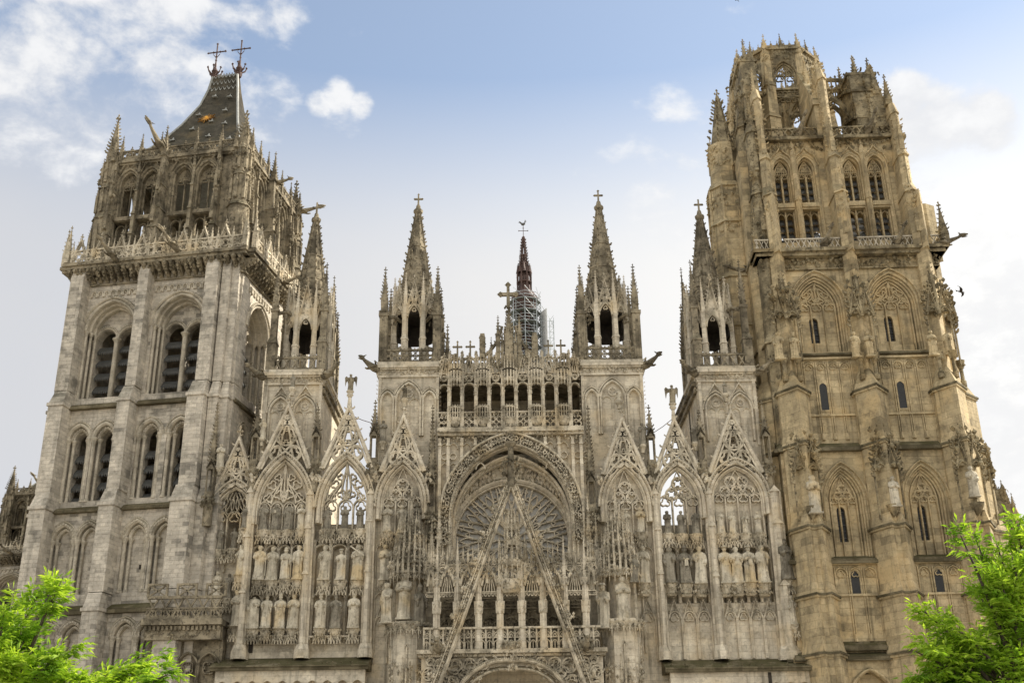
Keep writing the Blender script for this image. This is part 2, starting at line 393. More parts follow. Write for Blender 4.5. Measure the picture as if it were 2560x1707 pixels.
M = dict(
    tower=stone('pale_coursed_stone', rgb(214, 204, 186), rgb(192, 183, 167), rgb(106, 102, 93), .85, (.62, .27, .65), .9, None, .4, .6, .50),
    smooth=stone('pale_dressed_stone', rgb(208, 198, 178), rgb(192, 182, 162), GR, .55, (1.1, .42, .35), .8, None, .5, .45, .50),
    front=stone('facade_dressed_stone', rgb(226, 215, 192), rgb(210, 198, 176), GR, .55, (.95, .4, .65), .85, rgb(208, 191, 160), .6, .5, .51),
    lace=stone('weathered_carved_stone', rgb(216, 204, 180), rgb(192, 181, 158), rgb(86, 80, 68), .75, None, .6, rgb(204, 184, 148), .5, .9, .48, .7),
    dark=stone('sooty_carved_stone', rgb(164, 152, 128), rgb(134, 124, 104), rgb(62, 57, 47), .8, None, .6, None, .5, .9, .46, .7),
    gold=stone('honey_ashlar', rgb(210, 191, 152), rgb(193, 175, 140), rgb(94, 87, 70), .74, (1.3, .46, .85), .9, rgb(202, 178, 134), .6, .6, .50),
    goldlace=stone('honey_carved_stone', rgb(174, 160, 129), rgb(148, 135, 108), rgb(70, 64, 51), .78, None, .7, rgb(160, 138, 98), .65, .9, .45, .7),
    statue=stone('statue_stone', rgb(214, 204, 182), rgb(194, 184, 162), rgb(104, 98, 86), .65, None, .4, rgb(206, 182, 136), .6, .4, .49, .45),
    greystat=stone('grey_statue_stone', rgb(158, 150, 133), rgb(130, 123, 108), rgb(80, 75, 65), .75, None, .4, None, .65, .4, .48, .5),
    ledge=stone('mossy_ledge_stone', rgb(132, 122, 98), rgb(108, 100, 78), rgb(66, 60, 44), .75, (.9, .3, .3), .8, None, .5, .9, .46),
)
M['lead'] = plain('lead_louver', rgb(80, 80, 76), .6, .0, .35, 6)
M['slate'] = stone('weathered_slate', rgb(92, 86, 74), rgb(76, 72, 62), rgb(48, 46, 40), .6, (.35, .22, .8), .25, rgb(104, 92, 70), .5, .5, .45, .35)
M['leadroof'] = plain('pale_lead', rgb(140, 140, 132), .5, 0, .25, 4)
M['gilt'] = plain('gilding', rgb(206, 150, 62), .4, .7, .3, 6)
M['iron'] = plain('rusty_iron', rgb(82, 62, 54), .7, .2, .3, 6)
M['spire'] = plain('brown_cast_iron', rgb(78, 58, 50), .7, .0, .35, 1.2)
M['glass'] = plain('leaded_glass', rgb(168, 164, 154), .4, 0, .3, 2.5)
M['darkglass'] = plain('dark_leaded_glass', rgb(34, 34, 32), .55, 0, .4, 7)
M['void'] = plain('shade_and_bird_brown', rgb(52, 46, 38), .9, 0, .4, 3)  # dark brown standing in for shade in openings and vaults; birds too
M['steel'] = plain('galvanised_steel', rgb(170, 176, 176), .45, .4, .15, 4)
M['deck'] = plain('scaffold_boards', rgb(120, 128, 122), .8, 0, .2, 3)
M['sheet'] = plain('white_sheeting', rgb(226, 226, 222), .6, 0, .05, 1)
# ================================================================== helpers for turned faces of a tower
class XMB(MB):
    """a mesh builder whose own (u,d) is turned to one of the four faces of a tower"""
    def __init__(s, fn): super().__init__(); s.fn = fn
    def add(s, v, f): MB.add(s, [s.fn(a, b) + (c,) for a, b, c in v], f)
def faces(uc, dc, hu, hd):
    return dict(front=lambda a, b: (uc + a, dc + hd + b), south=lambda a, b: (uc + hu + b, dc - a),
                north=lambda a, b: (uc - hu - b, dc + a), back=lambda a, b: (uc - a, dc - hd - b))
def louvers(fn, root, uc, w, z0, z1, d, step, name='louver'):
    z = z0; out = []
    while z < z1:
        m = XMB(fn); n = max(5, int(2 * w / .16)); s = 2 * w / n
        # sloping lead sheet with a row of pointed tongues along its lower edge
        m.loft([[(uc - w, d - .25, z + .66), (uc + w, d - .25, z + .66), (uc + w, d - .27, z + .6), (uc - w, d - .27, z + .6)], [(uc - w, d + .12, z + .22), (uc + w, d + .12, z + .22), (uc + w, d + .1, z + .17), (uc - w, d + .1, z + .17)]])
        for i in range(n):
            a = uc - w + s * i; m.prism([(a, z + .2), (a + s, z + .2), (a + s * .78, z + .05), (a + s * .5, z - .06), (a + s * .22, z + .05)], d + .1, d + .13)
        out.append(m.build(name, M['lead'], root)); z += step
    return out
def column(m, u, d, z0, z1, r, cap=.32):
    m.lathe(u, d, [(r * 1.6, z0), (r * 1.6, z0 + .1), (r * 1.15, z0 + .2), (r, z0 + .26), (r, z1 - cap), (r * 1.25, z1 - cap), (r * 1.1, z1 - cap + .06), (r * 1.75, z1 - .1), (r * 1.9, z1 - .1), (r * 1.9, z1)], 10)
def billets(m, path, step, r, d):
    for x, z, nx, nz in along(path, step): m.box(x - r, x + r, z - r, z + r, d - .02, d + r)

# ================================================================== the pale bell tower on the left
BELL = thing('bell_tower', 'pale limestone bell tower with steep slate roof and twin crosses, left of the carved front', 'tower', (-20.4, 0, 0), 10)
LF = Frame(-20.4, 0, 10)
BU, BD, BH = -5.2, -7.4, 6.4
FA = faces(BU, BD, BH, BH)                      # front face of the shaft lies at d = -1
def big_window(fn, uc, root, hw=2.04, zsill=27.9, zs=33.1):
    """double-light louvred opening under one wide pointed arch, stepped back on thin shafts"""
    o = bpy.data.objects.new('bell_opening', None); COL.objects.link(o); o.parent = root
    m = XMB(fn)
    for i, (w, d1, d0) in enumerate(((hw, 0, -.4), (hw - .13, -.4, -.8), (hw - .26, -.8, -1.2))):
        p = parch(uc, w - .12, zs, w * 1.12, 10)
        m.rib(p, .2, d0, d1 + .06 - i * .02)
        for sg in (-1, 1):
            column(m, uc + sg * (w - .13), d1 - .2, zsill, zs + .05, .1)
    hood = parch(uc, hw + .16, zs, hw * 1.12 + .2, 10); m.rib(hood, .2, -.05, .14); billets(m, hood, .17, .055, .1)
    m.build('arch_moulding', M['smooth'], o, fix=True)
    m = XMB(fn); wi = hw - .34; lw = wi / 2 - .1; hz = zs - .35
    outer = [(uc + wi + .25, zsill)] + [(uc - wi - .25, zsill)] + parch(uc, wi + .25, zs, wi * 1.15 + .3, 10)
    hs = [arch_hole(uc + sg * (wi / 2), lw, zsill + .02, hz, lw * 1.12) for sg in (-1, 1)]
    m.plate(outer, hs, -1.9, -1.2); m.build('tympanum', M['tower'], o)
    m = XMB(fn)
    for sg in (-1, 1):
        p = parch(uc + sg * wi / 2, lw + .1, hz, lw * 1.12 + .13, 8); m.rib(p, .16, -1.25, -1.08); billets(m, parch(uc + sg * wi / 2, lw + .22, hz, lw * 1.12 + .25, 8), .15, .045, -1.12)
        column(m, uc + sg * (wi + .1), -1.15, zsill, hz + .05, .1)
    column(m, uc, -1.1, zsill, hz + .05, .17); m.build('shaft', M['smooth'], o, smooth=False)
    for sg in (-1, 1): louvers(fn, o, uc + sg * wi / 2, lw, zsill - .1, hz - .9, -1.5, 1.0)
    return o
def small_window(fn, uc, root, dw, hw=.93, zsill=20.5, zs=24.95, rise=1.05, blind=False, lou=True):
    o = bpy.data.objects.new('blind_arch' if blind else 'bell_opening', None); COL.objects.link(o); o.parent = root
    m = XMB(fn)
    p = parch(uc, hw - .1, zs, rise, 9); m.rib(p, .3, dw - .35, dw + .08)
    q = parch(uc, hw - .36, zs, rise - .28, 9); m.rib(q, .22, dw - .6, dw - .22); billets(m, q if not blind else p, .2, .06, dw + (.07 if blind else -.24))
    if not blind: billets(m, parch(uc, hw + .1, zs, rise + .2, 9), .16, .05, dw + .02)
    m.rib(parch(uc, hw + .1, zs, rise + .2, 9), .1, dw - .1, dw + .05)
    m.build('arch_moulding', M['smooth'], o)
    m = XMB(fn)
    for sg in (-1, 1):
        column(m, uc + sg * (hw - .14), dw - .12, zsill, zs + .05, .13, .4); column(m, uc + sg * (hw - .4), dw - .4, zsill, zs, .11, .36)
    m.build('shaft', M['smooth'], o)
    if blind:
        m = XMB(fn); m.box(uc - hw, uc + hw, zsill - .1, zs + rise, dw - .9, dw - .55); m.build('panel', M['tower'], o)
    elif lou:
        m = XMB(fn); lw = hw - .5; m.plate([(uc + hw, zsill), (uc - hw, zsill)] + parch(uc, hw, zs, rise, 9), [arch_hole(uc, lw + .04, zsill + .03, zs, (rise - .28) * .75)], dw - 1.1, dw - .6); m.build('panel', M['tower'], o)
        louvers(fn, o, uc, lw + .02, zsill - .1, zs - .9, dw - .75, 1.0)
    return o
def slope(m, u0, u1, z0, z1, d0, d1):
    """weathered sloping ledge with a moulded drip below it"""
    m.loft([[(u0, d0, z0 - .05), (u1, d0, z0 - .05), (u1, d0, z1), (u0, d0, z1)], [(u0, d1, z0 - .05), (u1, d1, z0 - .05), (u1, d1, z0 + .04), (u0, d1, z0 + .04)]])
    m.box(u0 - .05, u1 + .05, z0 - .26, z0 - .05, d0, d1 + .1)
def shaft_wall():
    m = MB(); h = BH
    fr = FA['front']
    # front: three pierced stages and the blind ones below
    for name, fn in (('front', FA['front']), ('south', FA['south'])):
        x = XMB(fn)
        C1, C2 = ((-3.3, 1.95) if name == 'front' else (-2.9, 2.7))
        hl = [[(c + 1.98, 27.95), (c - 1.98, 27.95)] + parch(c, 1.98, 33.1, 2.24, 10) for c in (C1, C2)]
        x.plate([(-h + .1, 27.4), (h - .1, 27.4), (h - .1, 37.6), (-h + .1, 37.6)], hl, -1.3, 0)
        cs = (-4.4, -2.5, .78, 2.98) if name == 'front' else (-4.2, -2.3, 1.6, 3.5)
        hl = [arch_hole(c, .92, 20.55, 24.95, 1.0, 8) for c in cs]
        x.plate([(-h + .05, 19.9), (h - .05, 19.9), (h - .05, 27.4), (-h + .05, 27.4)], hl, -1.2, .25 if name == 'front' else .02)
        if name == 'front':
            hl = [arch_hole(c, .92, 14.3, 17.85, 1.08, 8) for c in (-4.35, -2.5, .85, 2.75)] + [[(1.1 - .1, 15.9), (1.1 + .1, 15.9), (1.1 + .1, 16.2), (1.1 - .1, 16.2)]][:0]
            x.plate([(-h, 13.0), (h, 13.0), (h, 19.9), (-h, 19.9)], hl, -.4, .6)
            hl = [arch_hole(c, .88, 4.0, 11.5, 1.0, 8) for c in (-4.3, -2.6, .95, 2.6)]
            x.plate([(-h, 0), (h, 0), (h, 13.0), (-h, 13.0)], hl, -.1, .9)
        else:
            x.box(-h, h, 0, 19.9, -1.2, .04)
        m.V += x.V[:0]
        n = len(m.V); m.V += x.V; m.Fc += [tuple(i + n for i in q) for q in x.Fc]
    for name in ('north', 'back'):
        x = XMB(FA[name]); x.box(-h + (1.3 if name == 'north' else 0), h - (1.3 if name == 'north' else 0), 0, 37.6, -1.2, .05)
        n = len(m.V); m.V += x.V; m.Fc += [tuple(i + n for i in q) for q in x.Fc]
    m.box(BU - h + .2, BU + h - .2, 37.2, 37.55, BD - h + .2, BD + h - .2); m.box(BU - h + 1, BU + h - 1, 26.6, 26.9, BD - h + 1, BD + h - 1.6); m.box(BU - h + 1, BU + h - 1, 19.2, 19.5, BD - h + 1, BD + h - 1.5)
    m.build('wall', M['tower'], BELL)
shaft_wall()
for c in (-3.3, 1.95): big_window(FA['front'], c, BELL)
for c in (-2.9, 2.7): big_window(FA['south'], c, BELL)
for c in (-4.4, -2.5, .78, 2.98): small_window(FA['front'], c, BELL, .25)
for c in (-4.2, -2.3): small_window(FA['south'], c, BELL, .02)
for c in (-4.35, -2.5, .85, 2.75): small_window(FA['front'], c, BELL, .6, zsill=14.3, zs=17.85, rise=1.12, blind=True)
for c in (-4.3, -2.6, .95, 2.6): small_window(FA['front'], c, BELL, .9, zsill=8.0, zs=11.5, rise=1.05, blind=True)
m = XMB(FA['front']); m.box(1.02, 1.2, 15.85, 16.15, .0, .07); m.build('vent_hole_shade', M['void'], BELL)  # dark plate, the hole's shade put into its colour
# buttresses, each a stepped pier of four stages
def bell_buttress(fn, c0, w0, k=1.0, bot=0.0, c3=None, w3=None):
    m = XMB(fn); out = (1.0, 1.45, 1.85, 2.15); w = w0; c3 = c0 if c3 is None else c3; w3 = w3 or w0
    for i, (z0, z1) in enumerate(((28.3, 36.9), (20.9, 27.3), (14.2, 20.0), (bot, 13.2))):
        d = out[i] * k; q = min(1, i / 2); c = c0 + (c3 - c0) * q; w2 = (w0 + (w3 - w0) * q) / 2 + .02 * i
        m.box(c - w2, c + w2, z0, z1, -1, d)
        if i: m.loft([[(c - w2, -1, z1), (c + w2, -1, z1), (c + w2, d, z1), (c - w2, d, z1)], [(c - w2 + .08, -1, z1 + .95), (c + w2 - .08, -1, z1 + .95), (c + w2 - .08, out[i - 1] * k, z1 + .95), (c - w2 + .08, out[i - 1] * k, z1 + .95)]])
        if i: m.box(c - w2 - .08, c + w2 + .08, z1 - .24, z1 - .02, -1, d + .1)
        # rough quoins
    c = c0
    m.loft([[(c - w / 2, -1, 36.9), (c + w / 2, -1, 36.9), (c + w / 2, k, 36.9), (c - w / 2, k, 36.9)], [(c - w / 2, -1, 37.5), (c + w / 2, -1, 37.5), (c + w / 2, k * .8, 37.5), (c - w / 2, k * .8, 37.5)]])
    return m.build('buttress', M['tower'], BELL)
for c, w, c3, w3 in ((-5.8, 1.0, -5.68, 1.08), (-.65, .76, -.8, .98), (4.55, .95, 4.36, 1.36)): bell_buttress(FA['front'], c, w, 1.0, 0, c3, w3)
bell_buttress(FA['front'], 5.45, .62, .6); bell_buttress(FA['front'], 6.05, .55, .35)
for c, w, k in ((-5.9, 1.0, .06), (0.0, .8, .4), (5.8, 1.0, .4)): bell_buttress(FA['south'], c, w, k)
for c in (-5.8, 0, 5.8): bell_buttress(FA['north'], c, 1.0, .6)
# ledges between the stages
m = XMB(FA['front'])
for a, b in ((-5.25, -1.06), (-.24, 4.05)):
    slope(m, a, b, 27.25, 27.95, -1.0, .55); slope(m, a, b, 19.9, 20.6, -.9, .85); slope(m, a, b, 13.2, 14.3, -.6, 1.2)
    for q, z, d in ((27.1, 27.1, .5), (19.75, 19.75, .85)): 
        for i in range(int((b - a) / .14)): m.box(a + i * .14, a + i * .14 + .07, z - .08, z + .02, d, d + .12)
x = XMB(FA['south']); slope(x, -6.3, 6.3, 27.2, 27.95, -1, .2); slope(x, -6.3, 6.3, 19.9, 20.6, -1, .2)
n = len(m.V); m.V += x.V; m.Fc += [tuple(i + n for i in q) for q in x.Fc]
build_split(m, 'string_course', M['ledge'], BELL)
# cornice on carved corbels, small round frieze below
for nm in ('front', 'south', 'north', 'back'):
    m = XMB(FA[nm])
    h = BH + .1
    m.box(-h - .55, h + .55, 37.88, 38.12, -.5, 1.15); m.box(-h - .45, h + .45, 37.65, 37.88, -.5, 1.0); m.box(-h - .2, h + .2, 36.55, 36.72, -.3, .12)
    if nm in ('front', 'south'):
        for i in range(26):
            c = -h - .3 + (2 * h + .6) * (i + .5) / 26
            m.loft([[(c - .12, 0, 36.75), (c + .12, 0, 36.75), (c + .12, .1, 36.75), (c - .12, .1, 36.75)], [(c - .16, 0, 37.25), (c + .16, 0, 37.25), (c + .16, .75, 37.25), (c - .16, .75, 37.25)], [(c - .16, 0, 37.6), (c + .16, 0, 37.6), (c + .16, 1.1, 37.6), (c - .16, 1.1, 37.6)]])
            for q in range(4): m.knob(c + R.uniform(-.13, .13), .5 + q * .2, 36.95 + q * .16, .15)
        for q in range(90): m.knob(R.uniform(-h, h), R.uniform(.2, .9), R.uniform(37.2, 37.65), R.uniform(.09, .17))
    m.build('cornice', M['dark'], BELL)
    if nm in ('front', 'south'):
        m = XMB(FA[nm])
        for a, b in ((-5.1, -1.2), (-.1, 3.9)):
            n = 8
            for i in range(n):
                c = a + (b - a) * (i + .5) / n; m.rib(parch(c, .17, 35.95, .17, 4), .1, -.05, .12); m.box(c - .25, c - .12, 35.68, 35.95, -.05, .1); m.box(c + .12, c + .25, 35.68, 35.95, -.05, .1); m.knob(c, .05, 35.93, .09)
        build_split(m, 'arched_frieze', M['smooth'], BELL)
    # parapet of the walk, with small gables breaking it
    m = XMB(FA[nm]); balustrade(m, -h - .4, h + .4, 38.12, 39.15, .95, .62, 'foil', .13)
    for c in ((-5.9, -4.3, -2.7, -1.1, .5, 2.1, 3.7, 5.3) if nm in ('front', 'south') else ()):
        gable(m, c, 38.5, .55, 40.0, .12, .85, 1.08, .08, .3, False)
        for sg in (-1, 1): pinnacle(m, c + sg * .58, .95, 38.2, .17, .85, .75, .22, False, True)
    for c in (-h - .35, h + .35): pinnacle(m, c, .95, 38.2, .34, 1.1, 1.7, .3)
    m.build('parapet', M['lace'], BELL)
def garg(root, fr, u, d, z, tip, L, r, stone_='dark', fn=None):
    m = MB(); gargoyle(m, u, d, z, tip, L, r); return m.build('gargoyle', M[stone_], root, smooth=True)
for (a, b) in ((-8.3, 37.95), (-3.7, 38.3)): garg(BELL, LF, a + .3, .3, b, (-.25, .85, .42), 2.2, .2)
garg(BELL, LF, 2.0, -6.0, 38.0, (1, .1, .15), 1.7, .2); garg(BELL, LF, 2.0, -11.5, 38.0, (1, .1, .15), 1.7, .2)

# ---- upper belfry, open flamboyant stage
UB = faces(-5.2, -7.0, 5.35, 5.35)
def belfry_face(nm, fn, rich=True):
    W = (-3.75, -1.98, .62, 2.55); hw = .8
    m = XMB(fn)
    hl = [arch_hole(c, hw, 42.55, 45.35, 1.25, 6) for c in W] + [[(c + hw, 40.35), (c - hw, 40.35), (c - hw, 42.15), (c + hw, 42.15)] for c in W]
    m.plate([(-5.2, 38.3), (5.2, 38.3), (5.2, 47.35), (-5.2, 47.35)], hl, -.8, 0)
    m.build('belfry_wall', M['dark'], BELL)
    if not rich: return
    for c in W:
        m = XMB(fn)
        for i, w in enumerate((hw + .12, hw - .06)): m.rib(legs(parch(c, w, 45.35, 1.3 - i * .15, 8), 42.5), .15, -.3 - i * .2, .1 - i * .15)
        tracery(m, c, hw - .1, 45.2, 1.15, 42.55, 2, -.6, -.42, .085, 1)
        m.box(c - hw - .1, c + hw + .1, 42.2, 42.5, -.5, .12)
        for sg in (-1, 1): m.rib(legs(parch(c + sg * hw / 2, hw / 2 - .03, 41.6, .42, 5), 40.35), .08, -.6, -.35)
        m.box(c - .06, c + .06, 40.3, 42.2, -.6, -.36)
        m.rib([(c - .9, 46.0), (c, 47.9), (c + .9, 46.0)], .09, .05, .22); edge_crockets(m, [(c - .9, 46.05), (c, 48.0), (c + .9, 46.05)], .34, .07, .14)
        finial(m, c, .14, 48.15, .13)
        m.build('belfry_window', M['dark'], BELL)
    # slim piers with set-offs between the openings, a great one at the middle
    for c, w, d, top in ((-2.87, .3, .45, 46.2), (1.6, .3, .45, 46.3), (-.75, .62, 1.15, 47.2), (-4.75, .42, .7, 46.5), (3.65, .42, .7, 46.6)):
        m = XMB(fn); z = 38.3
        for q, zz in enumerate((40.9, 42.6, 44.6, top)):
            k = 1 - .13 * q; m.box(c - w / 2 * k, c + w / 2 * k, z, zz, -.1, d * k)
            m.loft([[(c - w * .62 * k, -.1, zz - .12), (c + w * .62 * k, -.1, zz - .12), (c + w * .62 * k, d * k + .1, zz - .12), (c - w * .62 * k, d * k + .1, zz - .12)], [(c - w * .4 * k, -.1, zz + .25), (c + w * .4 * k, -.1, zz + .25), (c + w * .4 * k, d * k * .8, zz + .25), (c - w * .4 * k, d * k * .8, zz + .25)]]); z = zz
        pinnacle(m, c, d * .5, top, w * .62, .4, 1.9 if w > .5 else 1.3, .22)
        if w > .4:
            pinnacle(m, c, d + .1, 41.2, .26, 1.1, 1.5, .22); pinnacle(m, c, d * .85, 44.0, .24, .9, 1.3, .2)
            for q in range(26): m.knob(c + R.uniform(-.3, .3), d * R.uniform(.75, 1.05), R.uniform(43.2, 45.6), R.uniform(.06, .13))
        m.build('belfry_pier', M['dark'], BELL)
    m = XMB(fn); m.box(-5.5, 5.5, 47.1, 47.32, -.6, .35); m.box(-5.4, 5.4, 46.95, 47.1, -.5, .2)
    for q in range(130): m.knob(R.uniform(-5.2, 5.2), R.uniform(.05, .3), R.uniform(46.75, 47.15), R.uniform(.05, .11))
    balustrade(m, -5.5, 5.5, 47.35, 48.15, .22, .5, 'foil', .12)
    for c in (-5.5, -4.5, -2.9, -1.3, 1.6, 3.6, 5.5): pinnacle(m, c, .25, 47.3, .26, .9, 1.15, .2)
    m.build('roof_parapet', M['dark'], BELL)
for nm in ('front', 'south', 'north', 'back'): belfry_face(nm, UB[nm], nm in ('front', 'south'))
# corner clusters of the belfry
for a, b in ((-1, 1), (1, 1), (1, -1), (-1, -1)):
    cu, cdp = -5.2 + a * 5.35, -7.0 + b * 5.35
    m = MB()
    for q, (z0, z1, r) in enumerate(((38.2, 42.4, .82), (42.4, 45.0, .7), (45.0, 47.3, .58))):
        m.frust(cu, cdp, z0, z1, r, r * .97, 8, pi / 8); m.frust(cu, cdp, z1 - .15, z1 + .3, r * 1.13, r * .8, 8, pi / 8)
        for k in range(8):
            an = k * pi / 4; pinnacle(m, cu + math.cos(an) * r * 1.02, cdp + math.sin(an) * r * 1.02, z0 + .4, .2, (z1 - z0) * .5, .9, .2)
    for q in range(90):
        an = R.uniform(0, 2 * pi); m.knob(cu + math.cos(an) * .75, cdp + math.sin(an) * .75, R.choice((42.0, 42.6, 44.5, 45.4, 46.6)) + R.uniform(-.35, .35), R.uniform(.07, .15))
    h = 3.2 if (a, b) == (-1, 1) else 2.2
    pinnacle(m, cu, cdp, 47.2, .7, .8, h, .28); pinnacle(m, cu + a * .5, cdp - b * .3, 47.2, .32, .5, 1.4, .22); pinnacle(m, cu - a * .4, cdp + b * .5, 47.2, .32, .5, 1.3, .22)
    m.build('corner_pinnacle', M['dark'], BELL)
garg(BELL, LF, -6.1, -1.2, 47.5, (-.3, .75, .75), 2.9, .24); garg(BELL, LF, .4, -12.2, 47.6, (1, -.05, .12), 2.4, .22); garg(BELL, LF, .4, -7.0, 47.4, (1, 0, .1), 1.6, .2)
m = MB(); m.box(-10.4, 0.0, 47.3, 47.5, -12.2, -1.8); m.build('roof_deck', M['leadroof'], BELL)
# ---- slate roof: steep, slightly hollow, ending in a short ridge with lead cresting and two iron crosses
zr = 58.6; u0, u1 = -5.95, -3.75; rd = -7.6
roof = []
for t, kk in ((0, 1.0), (.12, .79), (.3, .54), (.5, .33), (.72, .14), (.88, .05), (1.0, 0.0)):
    z = 47.5 + (zr - 47.5) * t
    L0, L1 = u0 + (-10.2 - u0) * kk, u1 + (-.2 - u1) * kk; D1, D0 = rd + (-1.9 - rd) * kk, rd + (-12.1 - rd) * kk
    if kk < .1: D1, D0 = rd + .28 + kk * 2, rd - .28 - kk * 2
    roof.append([(L0, D1, z), (L1, D1, z), (L1, D0, z), (L0, D0, z)])
m = MB(); m.loft(roof); RO = m.build('slate_roof', M['slate'], BELL)
def roof_at(t, s):
    z = 47.5 + (zr - 47.5) * t; i = max(j for j in range(6) if [0, .12, .3, .5, .72, .88][j] <= t); ts = (0, .12, .3, .5, .72, .88, 1.0); q = (t - ts[i]) / (ts[i + 1] - ts[i])
    a = [roof[i][0][j] * (1 - q) + roof[i + 1][0][j] * q for j in range(3)]; b = [roof[i][1][j] * (1 - q) + roof[i + 1][1][j] * q for j in range(3)]
    return tuple(a[j] * (1 - s) + b[j] * s for j in range(3))
m = MB()                                           # chevron lead band and cresting
for t in (.86, .92, .98):
    for i in range(7):
        a, b, c = roof_at(t, i / 7), roof_at(min(t + .035, 1), (i + .5) / 7), roof_at(t, (i + 1) / 7)
        m.tube([(a[0], a[1] + .03, a[2]), (b[0], b[1] + .03, b[2]), (c[0], c[1] + .03, c[2])], .05, 4)
for i in range(9):
    c = u0 + (u1 - u0) * (i + .5) / 9; m.bar(circ(c, zr + .18, .13, 8), .05, rd - .03, rd + .03, True); m.knob(c, rd, zr + .4, .07)
m.box(u0, u1, zr, zr + .06, rd - .1, rd + .1)
for s in (0, 1):
    m.tube([roof_at(t, s) for t in (0, .12, .3, .5, .72, .88, 1)], .11, 5)
m.build('ridge_cresting', M['leadroof'], RO)
m = MB()                                           # hooks and little vents in the slates
for t, s in ((.8, .35), (.78, .8), (.62, .75), (.6, .2), (.45, .8), (.42, .3), (.3, .15), (.3, .62), (.15, .5), (.12, .82), (.22, .9), (.5, .55)):
    p = roof_at(t, s); m.frust(p[0], p[1] + .05, p[2] - .12, p[2] + .22, .17, .02, 4); m.box(p[0] - .2, p[0] + .2, p[2] - .2, p[2] - .12, p[1], p[1] + .3)
build_split(m, 'roof_vent', M['leadroof'], RO)
p = roof_at(.535, .42); m = MB(); n = 16; P = []
for i in range(32):
    r = ((1.0 if i % 4 == 0 else .78) if i % 2 == 0 else .26) * .8
    a = 2 * pi * i / 32; P.append((p[0] + r * math.cos(a), p[2] + r * math.sin(a) * .92))
m.loft([[(a, p[1] + (p[2] - b) * .62 + .06, b) for a, b in P], [(a, p[1] + (p[2] - b) * .62 + .16, b) for a, b in P]])
m.lathe(p[0], p[1] + .1, [(.03, p[2] - .2), (.16, p[2] - .14), (.2, p[2]), (.16, p[2] + .14), (.03, p[2] + .2)], 10); m.build('gilded_sun', M['gilt'], RO)
for s, uu in ((0, u0), (1, u1)):
    m = MB(); z = zr
    m.lathe(uu, rd, [(.22, z - .1), (.3, z + .2), (.16, z + .5), (.3, z + .75), (.1, z + 1.1), (.08, z + 1.6)], 8)
    for k in range(6):
        an = k * pi / 3 + .3; c, q = math.cos(an), math.sin(an)
        m.tube([(uu + c * .15, rd + q * .15, z + .35), (uu + c * .5, rd + q * .5, z + .62), (uu + c * .62, rd + q * .62, z + .95)], [.08, .07, .05], 5); m.knob(uu + c * .62, rd + q * .62, z + 1.0, .12)
    m.tube([(uu, rd, z + 1.0), (uu, rd, z + 3.55)], .065, 6); m.tube([(uu - .78, rd, z + 2.75), (uu + .78, rd, z + 2.75)], .055, 6)
    for a, b in ((-.8, 2.75), (.8, 2.75), (0, 3.6), (0, 2.3), (0, 1.9), (-.3, 2.75), (.3, 2.75)): m.knob(uu + a, rd, z + b, .11)
    for sg in (-1, 1): m.tube([(uu + sg * .05, rd, z + 2.2), (uu + sg * .3, rd, z + 2.55)], .03, 4)
    m.build('roof_cross', M['iron'], RO)
# ================================================================== the carved west front
WEST = thing('cathedral_front', 'carved gothic stone front with rose window, tracery gables and pointed portal between the towers', 'church front', (0, 0, 0))
def foliage(m, u0, u1, z0, z1, d0, d1, n, r0=.05, r1=.1):
    for i in range(n): m.knob(R.uniform(u0, u1), R.uniform(d0, d1), R.uniform(z0, z1), R.uniform(r0, r1))
# walls
m = MB()
m.box(-17.3, -4.9, 0, 10.9, -2.6, -.4); m.box(-17.3, -9.4, 10.9, 18.45, -2.6, -.95); m.box(-9.4, -4.9, 10.9, 18.45, -2.6, -.4); m.box(4.6, 17.0, 0, 13.0, -2.6, -.4); m.box(9.2, 17.0, 13.0, 18.1, -2.6, -.95); m.box(4.6, 9.2, 13.0, 18.1, -2.6, -.4)
m.box(-16.9, -13.0, 18.45, 28.2, -11, -.7); m.box(-9.1, -5.05, 18.45, 28.7, -6, -.7); m.box(4.7, 8.85, 18.1, 28.7, -6, -.7); m.box(12.55, 16.5, 18.1, 27.9, -11, -.7)
m.box(-19.75, -17.2, 0, 17.0, -1.6, -.95); m.box(16.8, 19.5, 0, 21, -6, -2.2)
build_split(m, 'front_wall', M['front'], WEST)
m = MB()
big = parch(-.18, 3.85, 18.6, 4.75, 14)
m.plate([(-5.1, 9), (4.75, 9), (4.75, 24.4), (-5.1, 24.4)], [[(3.67, 9.5), (-4.03, 9.5)] + big], -1.0, -.35)
m.box(-5.0, 4.7, 0, 9, -3, 0); m.box(-5.0, -4.1, 8, 24, -3, -1); m.box(3.75, 4.7, 8, 24, -3, -1); m.box(-5, 4.7, 23.9, 24.4, -4, -1)
m.box(-5.0, 4.7, 8, 16.0, -4.2, -3.2); m.build('centre_wall', M['front'], WEST)
m = MB(); m.box(-5.0, 4.7, 22.5, 31.2, -6.2, -5.2); m.box(-5.0, 4.7, 15, 23, -4.8, -4.2); m.build('nave_wall', M['front'], WEST)
